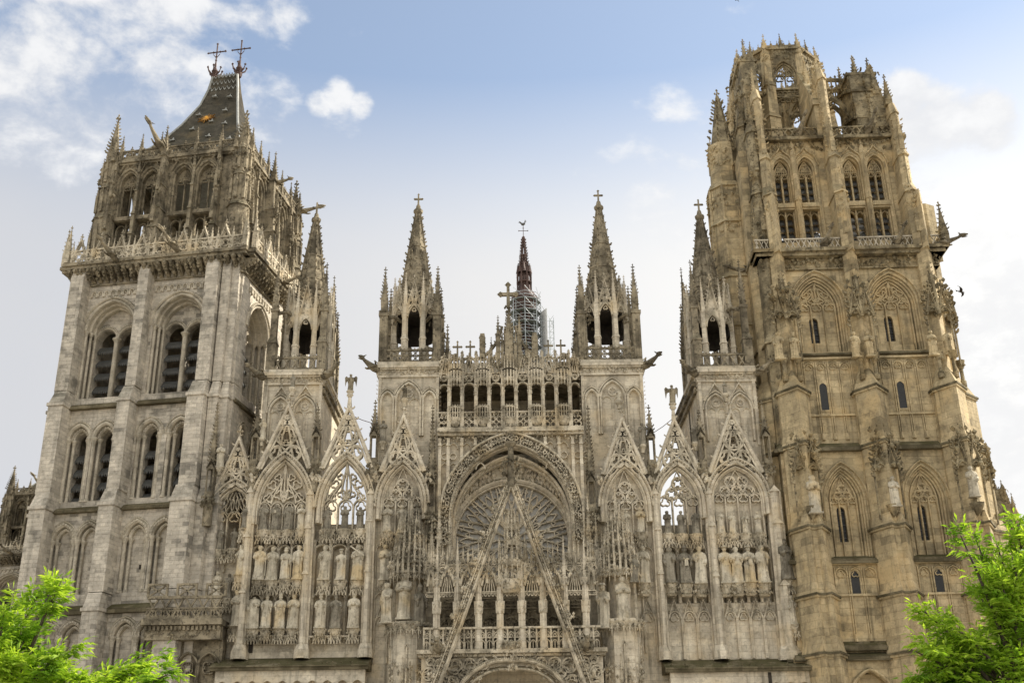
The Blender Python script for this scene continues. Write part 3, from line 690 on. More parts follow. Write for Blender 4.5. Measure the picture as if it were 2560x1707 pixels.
# low ledge and wall under the statue rows
for a, b, z, nm in ((-18.4, -8.9, 9.3, 0), (8.9, 17.8, 8.85, 1)):
    m = MB(); m.loft([[(a, -.5, z), (b, -.5, z), (b, -.5, z + .75), (a, -.5, z + .75)], [(a, 1.5, z), (b, 1.5, z), (b, 1.5, z + .07), (a, 1.5, z + .07)]])
    m.box(a, b, z - .18, z, -.5, 1.42); foliage(m, a, b, z + .1, z + .3, .9, 1.4, 60, .03, .07); m.build('mossy_ledge', M['ledge'], WEST)
    m = MB(); n = 10; s = (b - a - .5) / n
    m.plate([(a + .3, 0), (b - .2, 0), (b - .2, z - .18), (a + .3, z - .18)], [arch_hole(a + .3 + s * (i + .5), s * .36, 4, z - 1.15, s * .42, 5) for i in range(n)], .7, 1.15)
    m.box(a + .3, b - .2, 0, z - .5, .3, .72); m.build('base_wall', M['front'], WEST)
m = MB(); m.box(15.05, 15.25, 7.9, 8.62, 1.1, 1.19); m.box(-16.55, -16.3, 10.35, 11.05, -.45, -.33); m.build('slit_opening_shade', M['void'], WEST)  # dark plates; the shade of the slits is in their colour
def pilaster(c, w, z0, z1, d=.55, offs=(), mt='front'):
    m = MB(); h = w / 2
    z = z0
    m.plan([(c - h * 1.5, -.5), (c - h * 1.5, d * .7), (c - h * .6, d * 1.3), (c + h * .6, d * 1.3), (c + h * 1.5, d * .7), (c + h * 1.5, -.5)], z0, z0 + .5)
    m.plan([(c - h * 1.4, -.5), (c - h * 1.4, d * .6), (c - h * .5, d * 1.2), (c + h * .5, d * 1.2), (c + h * 1.4, d * .6), (c + h * 1.4, -.5)], z0 + .5, z0 + .85, .86, (c, -.5))
    for i, zz in enumerate(list(offs) + [z1]):
        k = 1 - .07 * i
        m.plan([(c - h * 1.15 * k, -.5), (c - h * 1.15 * k, d * .25 * k), (c - h * .8 * k, d * .3 * k), (c - h * .62 * k, d * .75 * k), (c - h * .25 * k, d * k), (c + h * .25 * k, d * k), (c + h * .62 * k, d * .75 * k), (c + h * .8 * k, d * .3 * k), (c + h * 1.15 * k, d * .25 * k), (c + h * 1.15 * k, -.5)], z, zz)
        # gabled set-off
        m.loft([[(c - h * .75, 0, zz - .05), (c + h * .75, 0, zz - .05), (c, 0, zz + .5)], [(c - h * .75, d * k + .06, zz - .12), (c + h * .75, d * k + .06, zz - .12), (c, d * k + .06, zz + .28)]])
        z = zz
    return m.build('pilaster', M[mt], WEST)
for c, w, z0, z1, o in ((-17.0, .62, 9.9, 20.4, (14.0, 17.5)), (-13.15, .6, 9.9, 20.2, (15.1, 18.0)), (-9.25, .6, 9.9, 20.2, (15.2, 18.4)), (9.1, .55, 9.5, 19.9, (14.8, 17.6)), (12.55, .62, 9.5, 19.9, (14.6, 17.8)), (16.75, .9, 9.4, 20.0, (14.0, 17.9))): pilaster(c, w, z0, z1, .55, o)

# ---- gabled tracery screens of the seven bays
def screen(c, hw, zs, za, zb, gz, ghw, ga, n, style, blind, d=0.0, mt='lace', top=True, angel=False):
    s = bpy.data.objects.new('gabled_screen', None); COL.objects.link(s); s.parent = WEST
    h = za - zs
    m = MB(); p = parch(c, hw + .12, zs, h + .18, 10)
    m.rib(legs(p, zs - 1.0), .26, d - .45, d + .28); m.rib(legs(parch(c, hw - .08, zs, h - .08, 10), zs - 1.0), .14, d - .5, d + .08)
    q = parch(c, hw + .32, zs, h + .46, 10); m.rib(q, .14, d - .3, d + .36)
    for x, z, nx, nz in along(q, .2): m.knob(x - nx * .08, d + .33, z - nz * .08, R.uniform(.05, .085))
    for sg in (-1, 1):
        foliage(m, c + sg * (hw + .25) - .18, c + sg * (hw + .25) + .18, zs + h * .52, zs + h * .52 + .5, d + .1, d + .45, 12, .09, .16)
    m.build('archivolt', M['front'], s)
    if blind:
        m = MB(); m.prism([(c + hw, zb), (c - hw, zb)] + parch(c, hw, zs, h, 8), d - .7, d - .42); m.build('blind_panel', M['front'], s)
    m = MB(); tracery(m, c, hw - .12, zs, h - .1, zb, n, d - .38, d - .02 if not blind else d - .12, .105, style); m.build('tracery', M['front'] if blind else M['lace'], s)
    m2 = MB(); m = MB(); gable(m, c, gz, ghw, ga, .3, d - .12, d + .34, .13, .8, True, not angel, m2); m2.build('gable_tracery', M['lace'], s)
    if angel: m.frust(c, d + .1, ga, ga + .75, .17, .1, 6); m.lathe(c, d + .1, [(.13, ga + .7), (.24, ga + .85), (.17, ga + .98), (.26, ga + 1.08), (.26, ga + 1.14)], 8)
    m.build('gable', M['front'], s)
    return s
screen(-14.95, 1.72, 19.3, 22.6, 17.5, 21.9, 1.72, 26.2, 4, 1, True)
screen(-10.9, 1.6, 19.3, 22.55, 17.7, 21.9, 1.68, 26.1, 3, 1, False, angel=True)
screen(-7.25, 1.42, 19.5, 22.2, 17.5, 21.6, 1.42, 25.4, 3, 0, True)
screen(7.2, 1.42, 19.1, 21.85, 17.2, 21.2, 1.42, 25.0, 3, 0, True)
screen(10.65, 1.45, 19.3, 21.75, 17.3, 21.2, 1.5, 24.9, 3, 0, False, angel=True)
screen(14.45, 1.72, 19.5, 21.75, 17.2, 21.2, 1.72, 25.4, 4, 0, True)
screen(-18.2, 1.42, 18.8, 21.0, 15.4, 20.4, 1.42, 24.2, 3, 2, False, d=-.6)
# slender foliate clusters and pinnacles between the screens
for c, z0, z1, w in ((-17.0, 20.3, 25.2, .5), (-13.0, 20.3, 24.6, .5), (-9.2, 20.3, 25.0, .5), (9.05, 19.9, 24.4, .5), (12.35, 19.9, 24.0, .5), (16.6, 19.9, 24.6, .5), (-19.75, 18.2, 25.0, .5), (-5.35, 17.0, 24.6, .5), (5.0, 17.0, 24.4, .5)):
    m = MB(); m.frust(c, .05, z0, z0 + 1.9, w * .62, w * .6, 8, pi / 8)
    foliage(m, c - .4, c + .4, z0 + 1.1, z0 + 1.9, -.1, .5, 34, .09, .17)
    zt = z0 + 1.9
    m.box(c - .26, c + .26, zt, zt + .35, -.4, .3)
    for a in (-.2, .2):
        for b in (-.3, .22): m.box(c + a - .045, c + a + .045, zt + .3, zt + 1.9, b - .045, b + .045)
    m.frust(c, -.05, zt + 1.85, zt + 2.15, .42, .36)
    for a in (-.2, .2): gable(m, c + a * .0, zt + 1.9, .27, zt + 2.5, .06, .2, .3, .05, .2, False, False)
    pinnacle(m, c, -.05, zt + 2.1, .42, .2, max(1.0, z1 - zt - 1.0), .24, False)
    m.build('tabernacle_pinnacle', M['dark'], WEST)

# ---- statue niches: consoles that are canopies for the row below, thin shafts between
def canopy(c, z, w, d=.0, k=1.0, mt='lace'):
    m = MB(); h = w / 2
    m.lathe(c, d, [(h * .55, z - .62), (h * .8, z - .5), (h * .95, z - .3), (h * 1.05, z - .06), (h * 1.08, z)], 8, pi / 8)
    for i in range(-1, 6):
        a = pi * (i + .5) / 5; x, y = c + math.cos(a) * h * 1.02, d + math.sin(a) * h * 1.02
        m.frust(x, y, z - .95, z - .4, .015, .06, 4); m.knob(x, y, z - .5, .075)
        m.knob(x, y, z - .08, .08)
    for q in range(14): m.knob(c + R.uniform(-h, h), d + R.uniform(.1, h), z - R.uniform(.05, .5), R.uniform(.05, .085))
    for sg in (-1, 1): m.rib(parch(c + sg * h * .5, h * .48, z - .95, .4, 4), .06, d + h * .75, d + h * .95)
    m.rib(parch(c, h * .5, z - .95, .45, 4), .06, d + h * .9, d + h * 1.05)
    return m.build('niche_canopy', M[mt], WEST)
def console_band(c, z, w, d=.0):
    m = MB(); h = w / 2
    m.lathe(c, d - .1, [(h * .7, z - .8), (h * .85, z - .7), (h * .95, z - .66), (h * .8, z - .6), (h * .85, z - .35), (h * 1.05, z - .16), (h * 1.08, z)], 8, pi / 8)
    for q in range(22): m.knob(c + R.uniform(-h, h), d + R.uniform(.15, h * .85), z - R.uniform(.08, .7), R.uniform(.05, .09))
    return m.build('statue_console', M['lace'], WEST)
# ================================================================== carved figures
def robe_mesh(seed, head='beard', sway=.0, girth=1.0, arms=('book', 'hang'), worn=False):
    r_ = random.Random(seed); m = MB(); n = 30
    prof = [(0, .166, .13), (.025, .166, .13), (.06, .162, .126), (.12, .158, .122), (.18, .154, .12), (.25, .15, .118), (.32, .147, .116), (.39, .146, .116), (.46, .148, .117), (.53, .149, .117), (.59, .146, .112), (.65, .142, .107), (.70, .142, .103), (.745, .146, .097), (.785, .144, .087), (.81, .132, .077), (.828, .105, .066), (.842, .062, .055), (.856, .046, .048), (.868, .046, .05)]
    hd = [(.876, .038, .05), (.886, .046, .058), (.9, .052, .064), (.913, .056, .067), (.926, .058, .069), (.938, .059, .07), (.95, .059, .07), (.962, .057, .067), (.974, .051, .06), (.986, .039, .046), (.995, .022, .027), (1.0, .006, .008)]
    ph = [r_.uniform(0, 6.28) for _ in range(6)]; k1, k2 = r_.choice((7, 8, 9)), r_.choice((12, 13, 15)); rings = []
    def ext(z, f): return math.exp(-((z - f[0]) / f[1]) ** 2)
    for z, a, b in prof + hd:
        ring = []; isH = z > .872
        for j in range(n):
            t = 2 * pi * j / n; fr = math.sin(t); side = math.cos(t); e = 0.0; s = 1.0
            if not isH:
                A = (.15 if z < .5 else .1) * max(0, min(1, (.83 - z) / .2)) * (.55 + .45 * fr if fr > -.2 else .4)
                s += A * (math.sin(k1 * t + ph[0] + 2.5 * z) + .6 * math.sin(k2 * t + ph[1] - 3 * z))
                if fr > -.1: s += .1 * max(0, 1 - abs(z - .55) / .28) * math.sin(52 * (z + (.10 + .05 * math.sin(ph[2])) * side * (1 if seed % 2 else -1)) + ph[3])
                if z < .05 and fr > .35: s += .1 * max(0, math.sin(2 * t * 2 + pi / 2 * 0 + 1.5)) * .5
                a_, b_ = a * girth * s, b * girth * s
            else:
                if not worn:
                    for ang, zz, wa, wz, h in ((0, .925, .17, .012, .016), (0, .915, .2, .008, .01), (.0, .945, .6, .008, .005), (.42, .937, .22, .009, -.009), (-.42, .937, .22, .009, -.009), (0, .903, .35, .005, -.006), (0, .89, .4, .009, .008), (1.57, .93, .16, .014, .012), (-1.57, .93, .16, .014, .012)):
                        dt = (t - pi / 2 - ang + pi) % (2 * pi) - pi
                        e += h * math.exp(-(dt / wa) ** 2 - ((z - zz) / wz) ** 2)
                if head in ('beard', 'crown', 'hat') and fr > .1 and z < .912: e += .022 * fr * (.75 + .25 * math.sin(9 * t))
                if head in ('beard', 'bare', 'crown', 'child') and (fr < .25 or z > .962): e += .011 + .005 * math.sin(11 * t + 30 * z)
                if head == 'veil' and (fr < .45 or z > .96): e += .02 + .004 * math.sin(6 * t)
                a_, b_ = a + e, b + e
            ring.append((a_ * side + sway * math.sin(pi * min(1, z)) * 1.0, b_ * fr + (.012 if isH else 0), z))
        if head == 'beard' and .8 < z < .872:
            ring = [(x, y + (.03 if y > .02 and abs(x - sway * math.sin(pi * z)) < .04 else 0), q) for x, y, q in ring]
        if head == 'veil' and .76 < z < .872:
            ring = [(x * 1.15 + (.03 if x > 0 else -.03) * (1 if y < .02 else 0), y - (.02 if y < 0 else 0), q) for x, y, q in ring]
        rings.append(ring)
    if head == 'none': rings = rings[:len(prof) + 1]
    m.loft(rings)
    sx = 0.0
    if head == 'mitre':
        m.loft([[(sx + .062 * math.cos(q), .012 + .073 * math.sin(q), .963) for q in [2 * pi * i / 12 for i in range(12)]], [(sx + .072 * math.cos(q), .012 + .075 * math.sin(q), 1.0) for q in [2 * pi * i / 12 for i in range(12)]], [(sx + .06 * math.cos(q), .012 + .05 * math.sin(q), 1.05) for q in [2 * pi * i / 12 for i in range(12)]], [(sx + .012 * math.cos(q), .012 + .014 * math.sin(q), 1.105) for q in [2 * pi * i / 12 for i in range(12)]]])
    if head in ('crown', 'hat'):
        N = 12
        m.loft([[((.066 if head == 'crown' else .1) * math.cos(2 * pi * i / N), .012 + (.076 if head == 'crown' else .11) * math.sin(2 * pi * i / N), .968) for i in range(N)], [((.07) * math.cos(2 * pi * i / N), .012 + .08 * math.sin(2 * pi * i / N), .99) for i in range(N)], [(.07 * math.cos(2 * pi * i / N), .012 + .078 * math.sin(2 * pi * i / N), 1.02 + (.018 if i % 3 == 0 and head == 'crown' else 0)) for i in range(N)]])
    # arms with sleeves, and hands of five fingers
    for sg, pose in ((-1, arms[0]), (1, arms[1])):
        s = (sg * .12, 0, .785)
        if pose == 'book': e, w = (sg * .15, .05, .625), (sg * .06, .15, .65)
        elif pose == 'hang': e, w = (sg * .158, .02, .62), (sg * .14, .09, .5)
        elif pose == 'raise': e, w = (sg * .152, .055, .63), (sg * .09, .15, .685)
        elif pose == 'pray': e, w = (sg * .15, .05, .625), (sg * .02, .155, .655)
        else: e, w = (sg * .155, .055, .62), (sg * .14, .15, .64)
        m.tube([s, tuple((a + b) / 2 for a, b in zip(s, e)), e], [.05, .054, .055], 8)
        m.tube([e, tuple((a * .45 + b * .55) for a, b in zip(e, w)), w], [.056, .05, .05], 8)
        dv = Vector(w) - Vector(e); dv.normalize(); up = Vector((0, 0, 1)); sd = dv.cross(up).normalized(); W_ = Vector(w)
        m.tube([tuple(W_), tuple(W_ + dv * .02), tuple(W_ + dv * .045)], [.017, .024, .02], 7, .55)
        for f, L in ((-1.5, .03), (-.5, .038), (.5, .036), (1.5, .028)):
            b0 = W_ + dv * .042 + up * f * .0095
            m.tube([tuple(b0), tuple(b0 + dv * L * .6), tuple(b0 + dv * L * .8 - sd * sg * .012)], [.0062, .0058, .004], 5)
        b0 = W_ + dv * .015 + up * .02; m.tube([tuple(b0), tuple(b0 + dv * .016 + up * .012), tuple(b0 + dv * .034 + up * .012)], [.0075, .007, .005], 5)
        if pose in ('book', 'raise', 'out'):
            q = Vector(e) * .4 + Vector(w) * .6; L = .2 if seed % 3 else .1
            m.loft([[(q.x - .03, q.y - .03, q.z), (q.x + .03, q.y - .03, q.z), (q.x + .03, q.y + .025, q.z), (q.x - .03, q.y + .025, q.z)], [(q.x - .022, q.y - .035, q.z - L), (q.x + .022, q.y - .035, q.z - L), (q.x + .022, q.y - .005, q.z - L), (q.x - .022, q.y - .005, q.z - L)]])
    m.box(-.17, .17, -.035, .005, -.12, .14)
    return m
def carve(m, name, mt='statue'):
    o = m.build(name, M[mt], None, smooth=False)
    me = o.data; me.polygons.foreach_set('use_smooth', [True] * len(me.polygons)); bpy.data.objects.remove(o); return me
HELD = {}
def held(kind):
    if kind in HELD: return HELD[kind]
    m = MB()
    if kind == 'book': m.box(-.05, .05, .61, .72, .145, .18); m.box(-.046, .046, .614, .716, .18, .186)
    elif kind == 'staff': m.tube([(.19, .16, .0), (.19, .16, .98)], .011, 6); m.knob(.19, .16, 1.0, .022)
    elif kind == 'crozier': m.tube([(.19, .16, 0), (.19, .16, .93), (.2, .165, .99), (.235, .17, 1.02), (.262, .17, .99), (.25, .17, .955), (.225, .17, .96)], .011, 6)
    elif kind == 'crossed_beams':
        for sg in (-1, 1): m.loft([[(sg * -.2 - .018, .17, .92), (sg * -.2 + .018, .17, .94), (sg * -.2 + .018, .2, .94), (sg * -.2 - .018, .2, .92)], [(sg * .2 - .018, .17 + .01 * sg, .64), (sg * .2 + .018, .17 + .01 * sg, .66), (sg * .2 + .018, .2 + .01 * sg, .66), (sg * .2 - .018, .2 + .01 * sg, .64)]])
    elif kind == 'sword': m.box(-.19, -.165, .1, .62, .12, .135); m.box(-.22, -.135, .6, .625, .115, .14); m.knob(-.178, .128, .66, .016)
    elif kind == 'scroll': m.tube([(-.08, .17, .66), (.08, .17, .64)], .02, 8); m.box(-.05, .05, .45, .65, .165, .175)
    elif kind == 'held_object': m.lathe(0, .17, [(.01, .61), (.045, .63), (.055, .67), (.05, .71), (.02, .735)], 10)
    o = m.build(kind, M['statue']); me = o.data; bpy.data.objects.remove(o); HELD[kind] = me; return me
SPEC = {'apostle': (3, 'beard', .012, 1.0, ('book', 'hang')), 'apostle_b': (8, 'beard', -.014, .98, ('hang', 'raise')), 'apostle_c': (21, 'beard', .0, 1.04, ('book', 'out')), 'bishop': (5, 'mitre', .0, 1.02, ('raise', 'out')), 'priest': (12, 'bare', .008, 1.04, ('book', 'book')), 'lady': (17, 'veil', .018, .93, ('pray', 'pray')), 'king': (26, 'crown', -.01, 1.0, ('book', 'out')), 'worn': (31, 'none', 0, 1.05, ('hang', 'book')), 'youth': (37, 'bare', .02, .92, ('raise', 'hang')), 'pilgrim': (42, 'hat', .0, .98, ('book', 'out')), 'lady_b': (51, 'veil', -.02, .95, ('hang', 'book')), 'saint': (55, 'bare', -.012, .96, ('pray', 'pray'))}
BODY = {}
def figure(kind, X, Y, z, h, label, hold=(), turn=0.0, mt=None, group='carved stone figures on the cathedral'):
    key = (kind, mt)
    if key not in BODY: BODY[key] = carve(robe_mesh(*SPEC[kind]), 'statue', mt or 'statue')
    full = {'bishop': 1.11, 'king': 1.04, 'pilgrim': 1.02, 'worn': .9}.get(kind, 1.0)
    o = bpy.data.objects.new('statue', BODY[key]); COL.objects.link(o); o.location = (X, Y, z); s = h / full; o.scale = (s, s, s); o.rotation_euler = (0, 0, rad(turn)); tag(o, label, 'statue', group)
    for q in hold:
        c = bpy.data.objects.new(q, held(q)); COL.objects.link(c); c.parent = o
    return o
def fig_px(kind, px, pyb, pyt, d, label, hold=(), turn=0.0, mt=None, fr=FRONT, can=None, cw=None):
    u, z = fr.uz(px, pyb, d); _, zt = fr.uz(px, pyt, d)
    X, Y = fr.X + fr.U[0] * u + fr.N[0] * d, fr.Y + fr.U[1] * u + fr.N[1] * d
    h = zt - z
    o = figure(kind, X, Y, z + .03, h, label, hold, turn - math.degrees(fr.a), mt)
    if can == 'canopy': canopy(u, z - .02, cw or .8, d - .2)
    elif can == 'band': console_band(u, z - .02, cw or .84, d - .15)
    return u, z, h
ORD = ('first', 'second', 'third', 'fourth')
def row(z0, z1, kinds, where, can, cw, d=.32, mts=None, holds=None, items=None):
    pass
# left bays: three rows of figures
Z6 = lambda x, y: (500 + x * .2914, 1250 + y * .2914)
Z8 = lambda x, y: (1550 + x * .2723, 1280 + y * .2723)
def figs(Zf, lst, d, can, cw):
    for it in lst:
        kind, x, yb, yt, label = it[:5]; hold = it[5] if len(it) > 5 else (); mt = it[6] if len(it) > 6 else None; tr = it[7] if len(it) > 7 else R.uniform(-9, 9)
        a, b = Zf(x, yb); _, t = Zf(x, yt); fig_px(kind, a, b, t, d, label, hold, tr, mt, can=can, cw=cw)
figs(Z6, [
 ('lady_b', 540, 250, 38, 'dark weathered draped figure, first under the left wide tracery arch beside the bell tower', (), 'greystat'),
 ('apostle', 642, 252, 38, 'dark weathered figure with book, second under the left wide tracery arch beside the bell tower', ('book',), 'greystat'),
 ('worn', 755, 250, 50, 'dark crumbled headless figure, third under the left wide tracery arch beside the bell tower', (), 'greystat'),
 ('saint', 865, 248, 40, 'yellowed figure with joined hands, fourth under the left wide tracery arch beside the bell tower', ()),
], .05, 'canopy', .84)
figs(Z6, [
 ('apostle_b', 1095, 245, 62, 'grey headworn figure, first below the open sky tracery left of the rose window', (), 'greystat'),
 ('lady', 1237, 245, 55, 'grey veiled figure, middle one below the open sky tracery left of the rose window', (), 'greystat'),
 ('priest', 1370, 243, 62, 'grey figure holding a book, last below the open sky tracery left of the rose', ('book',), 'greystat'),
], .05, 'canopy', .95)
figs(Z6, [
 ('apostle', 500, 682, 392, 'pale bearded apostle in draped toga, first in the middle row of the left four-niche bay', ()),
 ('apostle_c', 612, 685, 402, 'pale long-bearded apostle with a sword, second in the middle row of the left four-niche bay', ('sword',)),
 ('king', 727, 672, 408, 'slim figure with book and staff, third in middle row of the left four-niche bay', ('book', 'staff'), None),
 ('apostle_b', 838, 678, 390, 'pale apostle with a staff, fourth in the middle row of the left four-niche bay', ('staff',)),
 ('apostle', 1062, 682, 393, 'tall bearded figure with staff, left in middle row of the three-niche left bay', ('staff',)),
 ('pilgrim', 1203, 682, 423, 'short pilgrim in a round hat with staff, middle row of the three-niche left bay', ('staff',)),
 ('apostle_c', 1348, 682, 388, 'figure holding a large diagonal cross, middle row of the three-niche left bay', ('crossed_beams',), None, 0),
], .22, 'canopy', .8)
figs(Z6, [
 ('worn', 450, 1098, 830, 'pale worn figure with weathered head, first in the lowest row of the left four-niche bay', ()),
 ('bishop', 562, 1093, 788, 'bishop in plain vestment and mitre, second in lowest row of the left four-niche bay', ()),
 ('bishop', 678, 1097, 785, 'bright pale mitred bishop with book, third in lowest row of the left four-niche bay', ('book',)),
 ('priest', 793, 1097, 808, 'ochre yellow figure without mitre, fourth in the lowest row of the left four-niche bay', ()),
 ('bishop', 1027, 1095, 785, 'mitred bishop with crozier, left in the lowest row of the three-niche left bay', ('crozier',)),
 ('bishop', 1158, 1095, 790, 'grey-stained mitred bishop, middle of the lowest row of the three-niche left bay', (), 'greystat'),
 ('priest', 1313, 1093, 798, 'figure carrying a round object, right in lowest row of the three-niche left bay', ('held_object',)),
], .22, 'canopy', .74)
figs(Z6, [
 ('worn', 385, 235, 62, 'weathered figure high on the corner pilaster next to the bell tower', (), 'greystat', -35),
 ('apostle', 340, 640, 388, 'pale draped figure at mid height on the corner pilaster next to the bell tower', (), None, -35),
 ('lady', 300, 1078, 775, 'lowest figure on the corner pilaster, above the lattice parapet', (), None, -35),
], .25, 'canopy', .75)
figs(Z6, [
 ('priest', 132, 845, 612, 'pale figure in the recessed bay beside the bell tower, left of the pair', (), None),
 ('lady_b', 240, 838, 635, 'dark stained figure in the recessed bay beside the bell tower, right of the pair', (), 'greystat'),
 ('worn', 165, 420, 255, 'dark headless figure before the recessed tracery beside the bell tower, left of two', (), 'greystat'),
 ('youth', 285, 412, 245, 'dark figure before the recessed tracery beside the bell tower, right of two', (), 'greystat'),
], -.5, 'canopy', .85)
# bays next to the rose window
ZB = lambda x, y: (900 + x * .3189, 900 + y * .3189); ZC = lambda x, y: (900 + x * .3189, 1250 + y * .3189)
figs(ZB, [
 ('saint', 212, 1345, 1135, 'pale figure under the blind tracery left of the rose window, first of three', ()),
 ('youth', 325, 1352, 1140, 'pale figure partly behind carved pinnacles left of the rose window, second of three', ()),
 ('priest', 445, 1330, 1130, 'dark figure behind carved pinnacles left of the rose window, third of three', (), 'greystat'),
 ('lady_b', 2093, 1345, 1180, 'hooded figure under the blind tracery right of the rose window', ()),
 ('lady', 2203, 1350, 1155, 'pale figure in long gown under the blind tracery right of the rose window', ()),
], .05, 'canopy', .82)
figs(ZC, [
 ('saint', 195, 625, 350, 'pale robed figure on a banded pedestal left of the portal tabernacle', ()),
 ('priest', 2228, 645, 358, 'bright standing figure on a banded pedestal right of the portal tabernacle', ()),
], .22, 'band', .86)
figs(Z8, [
 ('lady', 440, 190, -8, 'dark grey figure, first below the open sky tracery right of the rose window', (), 'greystat'),
 ('apostle_b', 570, 195, -8, 'dark grey figure, second below the open sky tracery right of the rose window', (), 'greystat'),
 ('worn', 700, 195, 10, 'dark grey broken figure, third below the open sky tracery right of the rose window', (), 'greystat'),
 ('worn', 930, 187, 8, 'weathered draped figure, first under the right wide tracery arch beside the golden tower', ()),
 ('apostle', 1037, 190, 2, 'bearded figure, second under the right wide tracery arch beside the golden tower', ()),
 ('king', 1160, 188, 0, 'figure with crown and scroll, third under the right wide tracery arch beside the golden tower', ('scroll',)),
 ('saint', 1275, 180, -5, 'smooth pale figure, fourth under the right wide tracery arch beside the golden tower', ()),
], .05, 'canopy', .84)
figs(Z8, [
 ('lady_b', 470, 645, 328, 'dark stained figure in swirling robe, left in the three-niche row right of the rose', (), 'greystat'),
 ('king', 610, 648, 315, 'bearded crowned figure, middle of the three-niche row right of the rose', ('scroll',), 'greystat'),
 ('apostle', 745, 652, 315, 'figure in wide toga, right end of the three-niche row right of the rose', ()),
 ('pilgrim', 980, 650, 312, 'bearded prophet in flat cap and long plain gown, first of four near the golden tower', ()),
 ('apostle_c', 1085, 645, 322, 'bald prophet with loose sleeves, second of four near the golden tower', ()),
 ('pilgrim', 1200, 640, 312, 'prophet in a hat with diagonal mantle, third of four near the golden tower', ('scroll',)),
 ('apostle_b', 1325, 645, 305, 'broad bearded prophet, fourth of four near the golden tower', ()),
], .25, 'band', .88)
figs(Z8, [
 ('priest', 1535, 612, 250, 'dark lichened figure on the right end pilaster, upper of two beside the golden tower', (), 'greystat', 20),
 ('lady_b', 1592, 1030, 765, 'pale draped figure on the right end pilaster, lower of two beside the golden tower', (), None, 20),
], .35, 'canopy', .8)
# thin shafts between the niches
m = MB()
for a, b, n, z0, z1 in ((-16.75, -13.45, 4, 10.9, 17.3), (-12.8, -9.6, 3, 10.9, 17.3), (9.4, 12.2, 3, 13.0, 16.9), (12.95, 16.3, 4, 13.0, 16.9), (-8.85, -7.9, 1, 10, 17), (8.0, 8.8, 1, 10, 16.9)):
    for i in range(n + 1):
        c = a + (b - a) * i / n; m.tube([(c, -.34, z0), (c, -.34, z1)], .075, 6)
        if n > 1: m.box(c - .1, c + .1, z0, z1, -.98, -.34)
        for z in ((14.2, 17.25) if a < 0 else (16.85,)):
            if i < n: m.rib(parch(a + (b - a) * (i + .5) / n, (b - a) / n / 2, z - .75, .5, 5), .12, -.95, -.22)
for a, b, z in ((-16.75, -13.45, 11.3), (-12.8, -9.6, 11.25)): m.box(a, b, z - .08, z + .02, -.4, .12); foliage(m, a, b, z - .3, z - .05, -.3, .15, 60, .04, .08)
build_split(m, 'niche_shaft', M['front'], WEST)
# blind gabled arcade under the right-hand figures
m = MB()
for a, b, n in ((9.45, 12.2, 3), (12.95, 16.25, 4), (7.75, 8.75, 1), (-8.85, -7.95, 1)):
    s = (b - a) / n
    for i in range(n):
        c = a + s * (i + .5); m.rib(legs(parch(c, s * .45, 12.0, s * .55, 7), 9.6), .09, -.42, -.2); m.bar(foil(c, 12.1, s * .3, 3, pi / 2, 4), .05, -.42, -.26, True)
        gable(m, c, 12.05, s * .44, 13.2, .08, -.42, -.18, .055, .16, False)
        m.bar(foil(c, 12.55, s * .13, 4), .04, -.4, -.28, True)
        m.tube([(c - s / 2, -.3, 9.6), (c - s / 2, -.3, 12.1)], .06, 6)
build_split(m, 'blind_arcade', M['front'], WEST)
